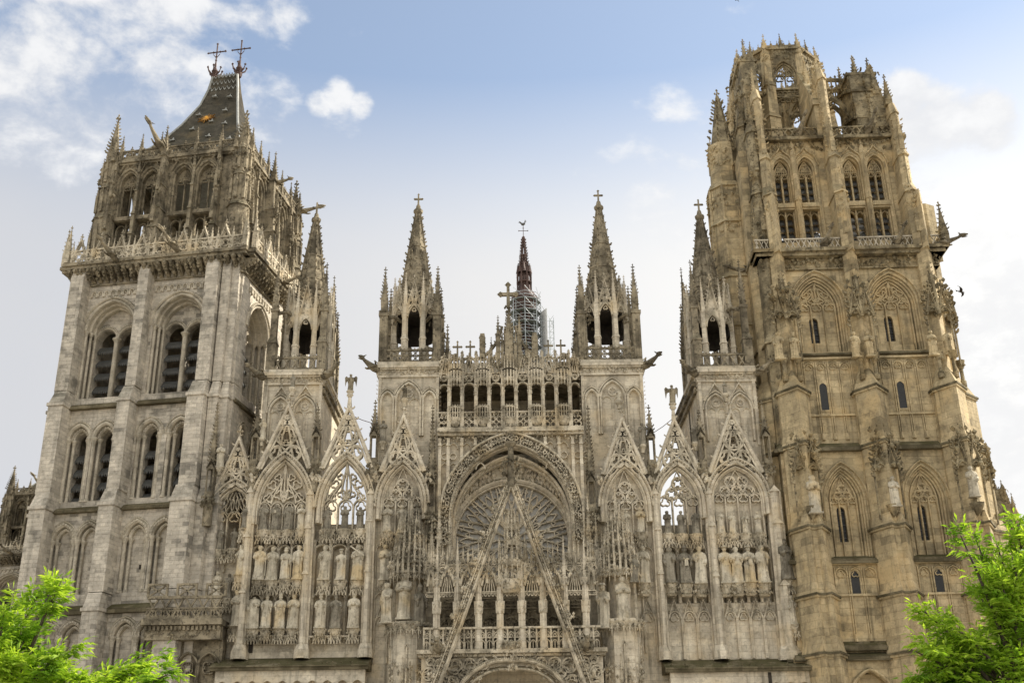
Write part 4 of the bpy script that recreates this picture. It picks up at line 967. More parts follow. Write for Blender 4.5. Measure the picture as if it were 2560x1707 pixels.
# ================================================================== four openwork turrets on the front
def turret(c, oc, face, z0, label, tall, hw, tip, gsides):
    T = thing('openwork_turret', label, 'turret', (c, 0, 0), 0); o = oc - c; dc = -2.7
    zc = z0 - 1.1                                     # underside of the cornice
    # blind arcades on the face
    m = MB()
    arcs = ((-1.42, .42, zc - 1.7), (0, .82, zc - 1.7), (1.42, .42, zc - 1.7)) if not tall else ((-.82, .72, zc - 2.0), (.82, .72, zc - 2.0))
    for a, w, zs in arcs:
        h = w * 1.55
        m.rib(legs(parch(a, w, zs, h, 9), zc - 4.2), .15, face - .15, face + .26); m.rib(parch(a, w + .16, zs, h + .22, 9), .1, face - .1, face + .2)
        for x, z, nx, nz in along(parch(a, w + .25, zs, h + .32, 9), .22): m.knob(x, face + .1, z, .055)
        if w > .5:
            m.bar(circ(a, zs + h * .42, w * .36, 12), .06, face - .1, face + .1, True); m.bar(foil(a, zs + h * .42, w * .31, 4), .05, face - .1, face + .08, True)
            for sg in (-1, 1): m.rib(legs(parch(a + sg * w / 2, w / 2 - .03, zs - .25, w * .55, 6), zc - 4.2), .08, face - .1, face + .1)
        for sg in (-1, 1): m.tube([(a + sg * (w + .02), face + .1, zc - 4.2), (a + sg * (w + .02), face + .1, zs)], .07, 6); m.knob(a + sg * (w + .02), face + .14, zs, .12, .8)
        if tall: m.rib([(a - w - .1, zs + h * .55), (a, zs + h + .75), (a + w + .1, zs + h * .55)], .1, face - .1, face + .22); finial(m, a, face + .12, zs + h + .75, .1)
    for sg in (-1, 1):
        m.box(sg * (hw - .12) - .1, sg * (hw - .12) + .1, zc - 4.5, zc + .2, face - .1, face + .12)
        edge_crockets(m, [(sg * (hw + .02), zc - 4.3), (sg * (hw + .02), zc + .1)], .3, .06, face, -sg)
    m.build('blind_tracery', M['front'], T)
    m = MB(); b = hw + .05
    m.box(-b, b, zc, zc + .16, -4.9, face + .15); m.box(-b - .05, b + .05, zc + .16, zc + .55, -4.9, face + .12)
    m.box(-b - .22, b + .22, zc + .62, zc + .85, -5.0, face + .42); m.box(-b - .12, b + .12, zc + .5, zc + .62, -4.9, face + .3); m.box(-b - .05, b + .05, zc + .85, z0, -4.9, face + .2)
    foliage(m, -b, b, zc + .18, zc + .52, face + .1, face + .22, 90, .06, .11)
    for i in range(9): m.knob(-b + 2 * b * (i + .5) / 9, face + .32, zc + .58, .1)
    m.build('cornice', M['front'], T)
    for sg in gsides:
        g = MB(); gargoyle(g, sg * (b + .1), face + .25, zc + .55, (sg * .8, .62, .38), 1.5, .24); g.build('gargoyle', M['dark'], T, smooth=True)
    # parapet
    m = MB(); balustrade(m, -b + .5, b - .5, z0, z0 + .95, face + .05, .42 if not tall else .62, 'foil2' if not tall else 'wave', .11)
    for sg in (-1, 1):
        q = MB(); balustrade(q, dc - 1.6, dc + 1.8, z0, z0 + .95, 0, .5, 'foil2', .11)
        n = len(m.V); m.V += [(sg * (b - .1), -x, z) for x, y, z in q.V]; m.Fc += [tuple(i + n for i in f) for f in q.Fc]
    for i in range(14): m.knob(-b + .6 + (2 * b - 1.2) * i / 13, face + .05, z0 + 1.0, .07)
    m.build('parapet', M['dark'], T)
    # corner posts and their pinnacles
    zp = z0 + (3.6 if not tall else 4.6)
    for a in (-1, 1):
        for bb in (0, 1):
            u, d = a * (hw - .22), (face - .22 if not bb else -4.6)
            m = MB(); w = .56 if not tall else .46
            if tall:
                m.box(u - .3, u + .3, z0, z0 + 2.1, d - .45, d + .3); m.loft([[(u - .3, d - .45, z0 + 2.1), (u + .3, d - .45, z0 + 2.1), (u + .3, d + .3, z0 + 2.1), (u - .3, d + .3, z0 + 2.1)], [(u - .22, d - .4, z0 + 2.6), (u + .22, d - .4, z0 + 2.6), (u + .22, d + .05, z0 + 2.6), (u - .22, d + .05, z0 + 2.6)]])
                m.box(u - .35, u + .35, z0 + 2.02, z0 + 2.12, d - .5, d + .36); m.box(u - .22, u + .22, z0 + 2.6, zp, d - .36, d + .06); d -= .15
            else:
                m.box(u - w / 2, u + w / 2, z0 - .1, zp, d - w / 2, d + w / 2)
                for e in (-.17, .17): m.box(u + e - .06, u + e + .06, z0 + .2, zp - .3, d + w / 2, d + w / 2 + .05)
            m.box(u - w * .62, u + w * .62, zp - .1, zp + .12, d - w * .62, d + w * .62)
            for q in range(14): m.knob(u + R.uniform(-.3, .3), d + R.uniform(-.2, .35), zp + R.uniform(.1, .8), R.uniform(.06, .12))
            pinnacle(m, u, d, zp + .1, w * .8, .95, 2.4, .26)
            # light arch that ties the post to the octagon
            m.tube([(u, d, zp - .25), (u + (o - u) * .3, d + (dc - d) * .3, zp + .15), (u + (o - u) * .55, d + (dc - d) * .55, zp - .05)], .14, 6)
            for q in range(6): m.knob(u + (o - u) * .3 + R.uniform(-.2, .2), d + (dc - d) * .3, zp - R.uniform(.1, .6), .09)
            m.build('corner_pinnacle', M['dark'], T)
    # octagon of piers, vault with interior shade put into its dark colour, gablets
    Rr = 1.62; zt = z0 + (4.3 if not tall else 4.1); P = [(o + Rr * math.cos(pi / 8 + k * pi / 4), dc + Rr * math.sin(pi / 8 + k * pi / 4)) for k in range(8)]
    m = MB()
    for k, (u, d) in enumerate(P):
        m.frust(u, d, z0 - .2, z0 + 2.0, .27, .25, 4, pi / 8 + k * pi / 4 + pi / 4); m.frust(u, d, z0 + 2.0, zt + .3, .22, .2, 4, pi / 8 + k * pi / 4 + pi / 4); m.frust(u, d, z0 + 1.9, z0 + 2.1, .31, .25, 4, pi / 8 + k * pi / 4 + pi / 4)
        pinnacle(m, u, d, zt + .2, .26, .7, 1.7, .2)
    m.build('octagon_pier', M['front'], T)
    m = MB(); LN = MB()
    for k in range(8):
        (u0, d0), (u1, d1) = P[k], P[(k + 1) % 8]; mx, my = (u0 + u1) / 2, (d0 + d1) / 2; L = math.hypot(u1 - u0, d1 - d0); ex, ey = (u1 - u0) / L, (d1 - d0) / L; nx, ny = math.cos(k * pi / 4 + pi / 4), math.sin(k * pi / 4 + pi / 4)
        q = MB(); w = L / 2 - .12; zs = zt - (.7 if not tall else .9)
        q.plate([(-w - .1, zs - .1), (-w, zs - .1), (-w, zs)] + parch(0, w, zs, .95, 5)[1:-1] + [(w, zs), (w, zs - .1), (w + .1, zs - .1), (w + .1, zt + .25), (-w - .1, zt + .25)], [], -.12, .1)
        q.rib(parch(0, w - .05, zs, .9, 6), .1, -.1, .16); q.bar(foil(0, zs + .55, w * .3, 3, pi / 2, 4), .05, -.05, .08, True)
        gable(q, 0, zt - .1, w + .05, zt + (2.0 if not tall else 2.6), .12, -.02, .16, .09, .3, not tall)
        if tall: q.prism([(-w * .8, zt + .1), (w * .8, zt + .1), (0, zt + 2.2)], -.1, 0)
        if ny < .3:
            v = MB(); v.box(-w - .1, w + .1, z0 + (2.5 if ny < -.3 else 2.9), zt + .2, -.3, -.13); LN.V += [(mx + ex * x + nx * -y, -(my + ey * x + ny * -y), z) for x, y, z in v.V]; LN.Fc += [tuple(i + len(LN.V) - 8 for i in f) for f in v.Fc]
        if not tall and ny < .9: q.box(-w, w, z0 + 1.3, z0 + 1.5, -.08, .08)
        m.V = [(mx + ex * x + nx * -y, -(my + ey * x + ny * -y), z) for x, y, z in q.V]; m.Fc = q.Fc; m.build('gablet', M['lace'], T); m = MB()
    m = LN; m.frust(o, dc, zt - .35, zt + .1, 1.5, 1.5, 8, pi / 8); m.frust(o, dc, z0 - .4, z0 + .02, 2.2, 2.2, 4); build_split(m, 'vault', M['void'], T, .2)  # linings and vault coloured dark for the shade inside
    # crocketed spire
    m = MB(); zb = zt + .3; rp = [(1.42, zb), (1.08, zb + 1.9), (.62, zb + (tip - zb) * .58), (.2, tip - .9)]
    m.lathe(o, dc, rp, 8, pi / 8)
    def rz(z):
        for (ra, za), (rb, zb_) in zip(rp, rp[1:]):
            if z <= zb_: return ra + (rb - ra) * (z - za) / (zb_ - za)
        return .2
    z = zb + .8
    while z < tip - 1.0:
        for k in range(8):
            a = pi / 8 + k * pi / 4; r = rz(z); m.crocket(o + r * math.cos(a), dc + r * math.sin(a), z, math.cos(a), math.sin(a), .155 if z < tip - 3.5 else .12)
        z += .62
    for zz in (zb + 1.9, zb + (tip - zb) * .36, zb + (tip - zb) * .58): r = rz(zz); m.frust(o, dc, zz - .07, zz + .07, r + .06, r + .05, 8, pi / 8)
    for k in range(8):
        a = pi / 8 + k * pi / 4; m.tube([(o + (rz(q) + .02) * math.cos(a), dc + (rz(q) + .02) * math.sin(a), q) for q in (zb, zb + 1.9, zb + (tip - zb) * .58, tip - .9)], .055, 5)
    for k in range(8):
        a = k * pi / 4
        for zz in (zb + 2.6, zb + 4.3): r = rz(zz) * .93; m.frust(o + r * math.cos(a), dc + r * math.sin(a), zz - .3, zz + .5, .2 * rz(zz), .02, 4, a)
    m.lathe(o, dc, [(.2, tip - .9), (.34, tip - .75), (.36, tip - .55), (.2, tip - .4), (.14, tip - .1)], 8); stone_cross(m, o, dc, tip - .1, .9)
    m.build('crocketed_spire', M['dark'], T)
    return T
turret(-14.85, -14.42, -.7, 29.1, 'grey crocketed turret with lancet openings, directly right of the pale bell tower', True, 1.95, 42.4, (-1, 1))
turret(-7.05, -6.85, -.7, 29.55, 'crocketed turret left of the central gable, with two-row circle parapet', False, 2.08, 43.0, (-1, 1))
turret(6.75, 6.6, -.7, 29.5, 'crocketed turret right of the central gable, with two-row circle parapet', False, 2.12, 43.1, (-1, 1))
turret(14.5, 14.05, -.7, 28.9, 'grey crocketed turret with lancet openings, directly left of the golden tower', True, 1.95, 42.2, (-1, 1))
# side parapets that run back from the outer turrets over the aisle
for u, z in ((-12.95, 28.3), (12.5, 28.0)):
    m = MB(); q = MB(); balustrade(q, -11, -2.7, z, z + .95, 0, .6, 'wave', .1); q.box(-11, -1.0, z - .3, z, -.3, .3); q.box(-11, -1.0, z - .75, z - .45, -.15, .15)
    foliage(q, -11, -1, z - .5, z - .3, -.2, .2, 60, .05, .1)
    m.V += [(u, -x, zz) if 0 else (u - y * (1 if u < 0 else 1), -x, zz) for x, y, zz in q.V]; m.Fc += q.Fc; m.build('aisle_parapet', M['dark'], WEST)
# tall pinnacles of the flying buttresses, farther back along the nave
for u, d, z0, h1, h2, w, lb in ((-13.6, -9.5, 20, 12.8, 3.6, .62, 'slim pinnacle standing behind the left outer turret'), (-13.45, -6.2, 26, 8.3, 3.8, .4, 'thin crocketed pinnacle tight against the left outer turret'), (13.1, -8.5, 20, 12.6, 3.6, .62, 'slim pinnacle standing behind the right outer turret'), (12.75, -5.0, 26, 8.2, 3.6, .4, 'thin crocketed pinnacle tight against the right outer turret'), (-4.7, -4.6, 26, 5.0, 2.2, .5, 'short pinnacle right behind the turret left of the central gable'), (4.55, -4.6, 26, 5.1, 2.2, .5, 'short pinnacle behind the turret right of the central gable')):
    T = thing('buttress_pinnacle', lb, 'pinnacle', (u, -d, 0)); m = MB()
    m.box(-w / 2, w / 2, 0, z0 + h1 * .45, -w / 2, w / 2); m.build('pier', M['dark'], T)
    m = MB(); m.box(-w * .42, w * .42, z0 + h1 * .45, z0 + h1, -w * .42, w * .42); m.box(-w * .56, w * .56, z0 + h1 * .45 - .1, z0 + h1 * .45 + .08, -w * .56, w * .56)
    for zz in np.arange(z0 + h1 * .5, z0 + h1, .5): 
        for sg in (-1, 1): m.crocket(sg * w * .42, w * .42, zz, sg, 1, .08)
    pinnacle(m, 0, 0, z0 + h1, w * .8, .5, h2, .3); m.build('crocketed_top', M['dark'], T)

# ================================================================== gallery over the rose
CX = (-4.25, -3.39, -2.46, -1.58, -.67, .22, 1.14, 2.02, 2.92, 3.83)
m = MB(); m.box(-5.0, 4.65, 24.02, 24.2, -1, .2); m.box(-5.0, 4.65, 24.2, 24.5, -1.8, .4); foliage(m, -4.9, 4.6, 23.75, 24.05, -.3, .1, 170, .05, .1); foliage(m, -4.9, 4.6, 24.1, 24.25, .1, .35, 110, .04, .08); m.build('gallery_cornice', M['lace'], WEST)
m = MB()
for i in range(-1, 10):
    a = CX[i] if i >= 0 else -4.95; b = CX[i + 1] if i < 9 else 4.55; c = (a + b) / 2; w = (b - a) / 2
    if i % 2 == 0 and 0 <= i < 9:                       # swelling canopied bays
        m.lathe(c, .1, [(w * .35, 24.6), (w * .7, 24.75), (w * .95, 25.0), (w * 1.0, 25.2)], 10)
        m.lathe(c, .1, [(w * 1.05, 25.85), (w * 1.05, 25.95), (w * .9, 26.0)], 10)
        for k in range(9):
            q = pi * k / 8; m.tube([(c + w * math.cos(q), .1 + w * math.sin(q), 25.15), (c + w * math.cos(q), .1 + w * math.sin(q), 25.9)], .035, 4); m.knob(c + w * math.cos(q), .1 + w * math.sin(q), 25.5, .07); m.knob(c + w * math.cos(q) * .9, .1 + w * .9 * math.sin(q), 25.05, .08); m.knob(c + w * math.cos(q), .1 + w * math.sin(q), 26.0, .06)
    for z in (24.75, 25.15):
        for k in (-1, 1): m.bar(circ(c + k * w * .45, z, .17, 10), .06, -.1, .1, True)
    m.bar(foil(c, 25.4, .2, 4), .06, -.1, .1, True); m.box(a, b, 25.58, 25.68, -.15, .15)
    foliage(m, a, b, 24.6, 25.6, -.05, .15, 14, .04, .07)
for u in CX: m.box(u - .13, u + .13, 24.5, 25.75, -.15, .25); m.loft([[(u - .16, -.15, 25.75), (u + .16, -.15, 25.75), (u, -.15, 26.1)], [(u - .16, .28, 25.75), (u + .16, .28, 25.75), (u, .28, 26.05)]])
m.build('gallery_parapet', M['lace'], WEST)
for u in CX:
    m = MB(); m.box(u - .125, u + .125, 25.6, 27.7, -.12, .13); m.box(u - .05, u + .05, 25.7, 27.4, .13, .2)
    for q in range(12): m.knob(u + R.uniform(-.14, .14), .12 + R.uniform(0, .1), R.uniform(26.75, 27.4), R.uniform(.045, .08))
    pinnacle(m, u, .12, 27.5, .2, 1.0, 1.3, .2); m.build('gallery_column', M['front'], WEST)
m = MB()
for i in range(-1, 10):
    a = CX[i] if i >= 0 else -4.95; b = CX[i + 1] if i < 9 else 4.55; c = (a + b) / 2; w = (b - a) / 2
    m.rib(parch(c, w - .08, 27.35, w * .75, 5), .1, -.15, .15); m.box(a, b, 28.35, 28.45, -.12, .14)
    m.bar(circ(c, 28.05, w * .5, 10), .06, -.1, .12, True); m.bar(foil(c, 28.05, w * .42, 4), .05, -.1, .1, True)
    for k in (-.66, -.33, 0, .33, .66): m.bar([(c + k * w, 28.4), (c + k * w, 29.2)], .05, -.08, .1)
    m.rib(parch(c, w - .05, 29.15, w * .95, 6), .11, -.1, .14); m.bar(foil(c, 29.25, w * .45, 4), .06, -.08, .1, True); m.bar(parch(c, w * .6, 28.5, .5, 5), .05, -.08, .1)
    if i % 2 == 0 and 0 <= i < 9:                       # hanging canopy
        for k in range(6):
            q = pi * (k + .5) / 6; x, y = c + w * .95 * math.cos(q), .1 + w * .95 * math.sin(q)
            m.frust(x, y, 27.35, 27.75, .015, .06); m.box(x - .05, x + .05, 27.7, 28.6, y - .05, y + .05); pinnacle(m, x, y, 28.5, .1, .2, .75, .14); m.knob(x, y, 27.9, .08); m.knob(x, y, 28.3, .07)
        m.lathe(c, .1, [(w * .8, 27.75), (w * .95, 27.8), (w * .95, 28.0), (w * .6, 28.1)], 8)
    else: m.rib([(a + .1, 28.0), (c, 29.5), (b - .1, 28.0)], .08, .1, .24); edge_crockets(m, [(a + .1, 28.05), (c, 29.55), (b - .1, 28.05)], .28, .06, .17); finial(m, c, .17, 29.55, .1)
    foliage(m, a, b, 27.7, 29.6, .0, .22, 34, .04, .09)
    edge_crockets(m, parch(c, w, 29.2, w, 6), .25, .07, .0)
for u in CX: m.box(u - .08, u + .08, 28.4, 29.7, -.1, .12); m.frust(u, 0, 29.7, 29.85, .12, .12, 6); m.knob(u, 0, 29.95, .13); 
m.build('gallery_crest', M['lace'], WEST)
m = MB(); m.box(-5.0, 4.6, 28.25, 28.5, -5.3, -.9); m.build('gallery_shade_vault', M['dark'], WEST)  # passage vault, a slab added to keep the wall behind dark
for u in (-3.72, -2.85, 2.47, 3.32):
    m = MB(); m.frust(u, .05, 29.3, 29.9, .12, .08); stone_cross(m, u, .05, 29.85, .85); m.build('crest_cross', M['dark'], WEST)
for u in (-2.02, 1.55):
    m = MB(); m.box(u - .2, u + .2, 29.5, 31.0, -.2, .2); foliage(m, u - .2, u + .2, 29.6, 31.2, -.2, .24, 26, .06, .1); m.frust(u, 0, 31.0, 31.3, .26, .2); m.build('broken_pedestal', M['dark'], WEST)
# central ornamental gable with its cross
m = MB(); g0 = -.22
for sg in (-1, 1):
    p = bez((g0 + sg * 2.0, 29.5), (g0 + sg * 1.2, 29.9), (g0 + sg * .75, 30.6), (g0 + sg * .45, 31.8), 10); m.rib(p, .16, -.1, .18); edge_crockets(m, p, .3, .1, .05, -sg)
    pinnacle(m, g0 + sg * .73, .05, 28.8, .3, 2.2, 1.4, .2); pinnacle(m, g0 + sg * .45, .2, 28.8, .2, 1.6, 1.2, .18); pinnacle(m, g0 + sg * 1.2, .05, 29.0, .18, 1.1, .8, .18)
for k in (-.3, 0, .3): m.bar([(g0 + k, 28.6), (g0 + k, 31.6)], .08, -.1, .2)
pinnacle(m, g0, .05, 28.2, .52, 3.0, 2.1, .26, True, False); foliage(m, g0 - .9, g0 + .9, 28.6, 31.2, -.05, .3, 90, .05, .1)
for q in range(10): m.knob(g0 + R.uniform(-.25, .25), .05 + R.uniform(-.1, .2), R.uniform(32.8, 33.3), .1)
stone_cross(m, g0, .05, 33.2, 1.75); m.knob(g0 - .52, .05, 34.22, .2); m.knob(g0 + .52, .05, 34.22, .2); m.knob(g0, .05, 34.95, .2)
m.build('central_gable', M['dark'], WEST)

# ================================================================== great arch and rose window
m = MB(); rc = -.18
m.rib(legs(parch(rc, 4.62, 18.6, 5.6, 18), 16.5), .16, -.5, .3); m.rib(legs(parch(rc, 3.98, 18.6, 4.9, 18), 14.5), .16, -.6, .12)
for x, z, nx, nz in along(legs(parch(rc, 4.3, 18.6, 5.25, 18), 16.8), .2):
    if R.random() < .6: m.bar(circ(x + nx * R.uniform(-.1, .1), z, R.uniform(.09, .14), 7), .06, -.2, .2, True)
    for k in (-.3, -.17, .0, .17, .3): m.knob(x + nx * (k + R.uniform(-.05, .05)), R.uniform(.05, .24), z + nz * k + R.uniform(-.06, .06), R.uniform(.04, .1))
    m.crocket(x - nx * .36, .08, z - nz * .36, -nx or .01, .4, R.uniform(.05, .1))
finial(m, rc, .2, 24.3, .26); m.rib(ogee(rc, .5, 24.1, 1.0, 4), .1, .1, .3)
m.build('lace_archivolt', M['lace'], WEST)
m = MB()
for w, dp, t in ((3.86, -1.1, .2), (3.74, -1.6, .16), (3.98, -2.0, .3)):
    m.rib(legs(parch(rc, w, 18.4, w * 1.16, 16), 12), t, dp - .5, dp)
q = parch(rc, 3.72, 18.4, 4.5, 16); m.sweep(legs(q, 12), [(.12, -1.0), (.12, -2.6), (-.02, -2.6), (-.02, -1.0)])
for x, z, nx, nz in along(parch(rc, 3.8, 18.45, 4.55, 16), .42):
    for k in range(5): m.knob(x + R.uniform(-.15, .15), -1.15 - .25 * k + R.uniform(-.1, .1), z + R.uniform(-.2, .05), R.uniform(.08, .16))
m.rib(circ(rc, 17.6, 4.0, 40), .34, -2.9, -2.1, True); m.rib(circ(rc, 17.6, 3.78, 40), .16, -2.9, -2.3, True)
for x, z, nx, nz in along(circ(rc, 17.6, 4.12, 40), .3): m.knob(x, -2.15, z, .08)
m.build('inner_arch', M['front'], WEST)
m = MB(); m.plate(legs(parch(rc, 4.0, 18.4, 4.72, 16), 12.2), [circ(rc, 17.6, 3.86, 40)], -2.6, -2.3)
for sg in (-1, 1):
    for k in range(7):
        a = pi / 2 + sg * (.1 + .15 * k); x, z = rc + 4.35 * math.cos(a), 17.6 + 4.35 * math.sin(a)
        for q in range(7): m.knob(x + R.uniform(-.3, .3), -2.22 + R.uniform(-.05, .12), z + R.uniform(-.1, .45 if k < 4 else .15), R.uniform(.1, .2), 1.5)
m.build('arch_tympanum', M['front'], WEST)
RO_ = bpy.data.objects.new('rose_window', None); COL.objects.link(RO_); RO_.parent = WEST
m = MB(); m.lathe(0, 0, [(.01, 0), (.01, .01)], 3); m = MB(); P = circ(rc, 17.6, 3.85, 40); m.prism(P, -2.85, -2.8); m.build('glass', M['glass'], RO_)
m = MB()
def pol(r, a): return (rc + r * math.cos(a), 17.6 + r * math.sin(a))
m.rib(circ(rc, 17.6, .5, 14), .1, -2.8, -2.55, True); m.bar(foil(rc, 17.6, .4, 6), .05, -2.8, -2.6, True)
N = 12
for i in range(N):
    a = 2 * pi * i / N; s = pi / N
    m.rib([pol(.5, a), pol(1.9, a)], .11, -2.8, -2.5)
    for sg in (-1, 1):
        m.rib(bez(pol(1.9, a), pol(2.5, a + sg * .02), pol(2.9, a + sg * s * .4), pol(3.75, a + sg * s * .5)), .1, -2.8, -2.52)
        m.rib(bez(pol(.9, a), pol(1.6, a + sg * s * .2), pol(1.9, a + sg * s * .9), pol(2.7, a + sg * s)), .1, -2.8, -2.52)
        m.bar(bez(pol(2.2, a + sg * s), pol(2.9, a + sg * s * .6), pol(3.0, a + sg * s * .95), pol(3.75, a + sg * s * .9)), .075, -2.8, -2.55)
        m.bar(bez(pol(2.6, a + sg * .03), pol(3.0, a + sg * s * .5), pol(3.2, a + sg * s * .1), pol(3.5, a)), .07, -2.8, -2.56)
        m.bar(bez(pol(1.3, a), pol(1.7, a + sg * s * .65), pol(2.0, a + sg * s * .3), pol(2.3, a)), .07, -2.8, -2.56)
    for r, q, k in ((3.45, a + s, .22), (2.95, a + s * .55, .16), (2.95, a - s * .55, .16), (2.0, a + s * .6, .15)): m.bar(foil(*pol(r, q), k, 3, q, 3), .05, -2.8, -2.58, True)
m.build('tracery', M['front'], RO_)
# panelled wall beside the arch
m = MB()
for i, u in enumerate((-4.85, -4.3, -3.4, -2.5, 2.1, 3.0, 3.9, 4.45)):
    zl = {0: 18.5, 1: 20.4, 2: 22.0, 3: 23.0, 4: 23.0, 5: 22.1, 6: 20.6, 7: 18.5}[i]
    m.box(u - .1, u + .1, zl, 23.9, -.4, .02); m.loft([[(u - .14, -.4, 23.4), (u + .14, -.4, 23.4), (u, -.4, 23.85)], [(u - .14, .1, 23.35), (u + .14, .1, 23.35), (u, .1, 23.75)]])
    m.rib(parch(u + .32, .3, 23.2, .4, 5), .07, -.36, -.15); m.bar(circ(u + .32, 22.7, .22, 9), .06, -.36, -.18, True); m.rib(parch(u + .32, .3, 21.8, .45, 5), .07, -.36, -.18)
build_split(m, 'wall_panelling', M['front'], WEST)

# ================================================================== great portal: porch, gallery, tall openwork gable
m = MB(); pc = -.25
m.plate([(-5.6, 0), (5.1, 0), (5.1, 9.6), (-5.6, 9.6)], [arch_hole(pc, 3.4, 0.02, 6.2, 2.75, 12)], 2.2, 2.7)
m.box(-5.6, -3.9, 0, 9.6, -.3, 2.2); m.box(3.4, 5.1, 0, 9.6, -.3, 2.2); m.box(-5.6, 5.1, 9.2, 9.62, -1, 2.3); m.build('porch', M['front'], WEST)
m = MB(); m.box(-5.75, 5.25, 9.55, 9.7, 2, 3.05); m.box(-5.85, 5.35, 9.72, 9.95, 2, 3.3); foliage(m, -5.7, 5.2, 9.58, 9.75, 2.9, 3.15, 150, .04, .09); m.build('porch_cornice', M['lace'], WEST)
m = MB()
p = parch(pc, 3.55, 6.2, 3.1, 12); m.rib(p, .26, 2.5, 3.2); m.rib(parch(pc, 3.15, 6.2, 2.6, 12), .16, 2.3, 2.95); edge_crockets(m, parch(pc, 3.72, 6.2, 3.3, 12), .55, .17, 3.0); edge_crockets(m, parch(pc, 3.3, 6.2, 2.75, 12), .4, .1, 2.9, -1)
for x, z, nx, nz in along(parch(pc, 3.62, 6.2, 3.18, 12), .12): m.knob(x, 3.2, z, R.uniform(.05, .08))
for q in range(16): m.knob(pc + R.uniform(-.3, .3), 3.1 + R.uniform(0, .25), R.uniform(8.7, 9.5), R.uniform(.08, .15))
for sg in (-1, 1):
    for u, z, r in ((1.7, 9.15, .32), (2.5, 9.1, .36), (3.35, 9.0, .42), (4.2, 9.05, .4), (4.2, 8.2, .42), (3.5, 8.1, .36), (4.9, 8.6, .36), (2.85, 8.55, .26), (4.8, 9.3, .22), (4.9, 7.7, .4)):
        m.bar(circ(pc + sg * u, z, r, 12), .1, 2.7, 3.0, True); m.bar(foil(pc + sg * u, z, r * .84, 3, R.uniform(0, 2), 4), .08, 2.7, 2.95, True)
        m.rib(bez((pc + sg * (u - r), z - .1), (pc + sg * u, z + .5), (pc + sg * (u + r), z - .5), (pc + sg * (u + r * 1.4), z + .2), 6), .05, 2.7, 2.98)
    foliage(m, *sorted((pc + sg * 1.8, pc + sg * 5.1)), 8.0, 9.5, 2.75, 2.95, 60, .05, .1)
m.build('portal_archivolt', M['lace'], WEST)
m = MB(); m.box(-3.8, 3.3, 0, 9.0, -.6, -.4); m.build('portal_recess_shade', M['void'], WEST)  # dark sheet, shade of the recess carried by its colour
PX = (-4.79, -3.54, -2.25, -.95, .37, 1.66, 2.99, 4.25)
PX = tuple(u * .985 for u in PX)
m = MB()
for i in range(-1, 8):
    a = PX[i] if i >= 0 else -5.45; b = PX[i + 1] if i < 7 else 4.95; n = 3 if b - a > 1 else 2; s = (b - a) / n
    for k in range(n):
        c = a + s * (k + .5); m.box(a + s * k - .05, a + s * k + .05, 9.95, 11.15, 2.85, 3.08)
        m.rib(legs(parch(c, s * .38, 10.25, s * .5, 5), 9.95), .06, 2.88, 3.05); m.rib(parch(c, s * .4, 10.7, s * .6, 5), .06, 2.88, 3.05); m.bar(foil(c, 10.72, s * .25, 3, pi / 2, 3), .045, 2.9, 3.02, True); m.bar([(c, 9.95), (c, 10.4)], .05, 2.9, 3.02); m.box(c - s * .4, c + s * .4, 10.6, 10.66, 2.88, 3.05)
        foliage(m, c - s * .4, c + s * .4, 10.55, 11.1, 2.95, 3.08, 5, .04, .07)
m.box(-5.5, 5.0, 11.12, 11.24, 2.82, 3.15); m.build('portal_parapet', M['lace'], WEST)
for u in PX:
    m = MB(); m.frust(u, 2.9, 9.95, 13.9, .24, .2, 8, pi / 8); m.frust(u, 2.9, 12.05, 12.75, .27, .3, 8, pi / 8); foliage(m, u - .22, u + .22, 12.0, 12.8, 2.9, 3.2, 22, .05, .09); m.box(u - .05, u + .05, 11.2, 13.8, 3.1, 3.17)
    m.frust(u, 2.9, 13.8, 14.1, .25, .3, 8); pinnacle(m, u, 2.95, 13.9, .2, 1.1, 1.5, .2); foliage(m, u - .2, u + .2, 13.7, 14.4, 2.9, 3.2, 10, .05, .09); m.build('portal_column', M['front'], WEST)
def lacework(u0, u1, z0, z1, d, n, nm='ogee_lacework'):
    """one bay of the canopy screen: ogee arch over bar tracery, foiled circles, gablets and small pinnacles"""
    c = (u0 + u1) / 2; w = (u1 - u0) / 2; H = z1 - z0; m = MB()
    m.rib(ogee(c, w - .08, z0, H * .62, 5), .15, d - .1, d + .2); edge_crockets(m, ogee(c, w, z0 + .08, H * .62, 5), .24, .07, d + .1)
    for k in range(-2, 3): m.rib(bez((c + k * w * .3, z0 - .35), (c + k * w * .3, z0 + .1), (c + k * w * .1, z0 + .2), (c + (k * .5 + .3) * w * .4, z0 + H * .3), 6), .05, d - .1, d + .05)
    m.box(u0, u1, z0 - .38, z0 - .32, d - .1, d + .08)
    for k in range(5): m.bar(foil(u0 + (u1 - u0) * (k + .5) / 5, z0 - .5, .11, 3, -pi / 2, 3), .045, d - .05, d + .05, True)
    for sg in (-1, 1):
        m.bar(circ(c + sg * w * .55, z0 + H * .5, .17, 9), .06, d - .1, d + .1, True); m.bar(circ(c + sg * w * .6, z0 + H * .78, .13, 8), .05, d - .1, d + .1, True)
        m.rib([(c + sg * w * .55 - .22, z0 + H * .45), (c + sg * w * .55, z0 + H * .95), (c + sg * w * .55 + .22, z0 + H * .45)], .06, d, d + .15)
        pinnacle(m, c + sg * w * .55, d + .08, z0 + H * .75, .1, .3, .7, .16)
    m.box(u0, u1, z0 + H * .62, z0 + H * .67, d - .1, d + .1); pinnacle(m, c, d + .08, z0 + H * .62, .12, .45, .8, .16); m.rib([(c - .2, z0 + H * .3), (c, z0 + H * .75), (c + .2, z0 + H * .3)], .07, d + .05, d + .2)
    foliage(m, u0, u1, z0 + H * .25, z0 + H, d - .05, d + .18, n, .04, .085)
    return m.build(nm, M['lace'], WEST)
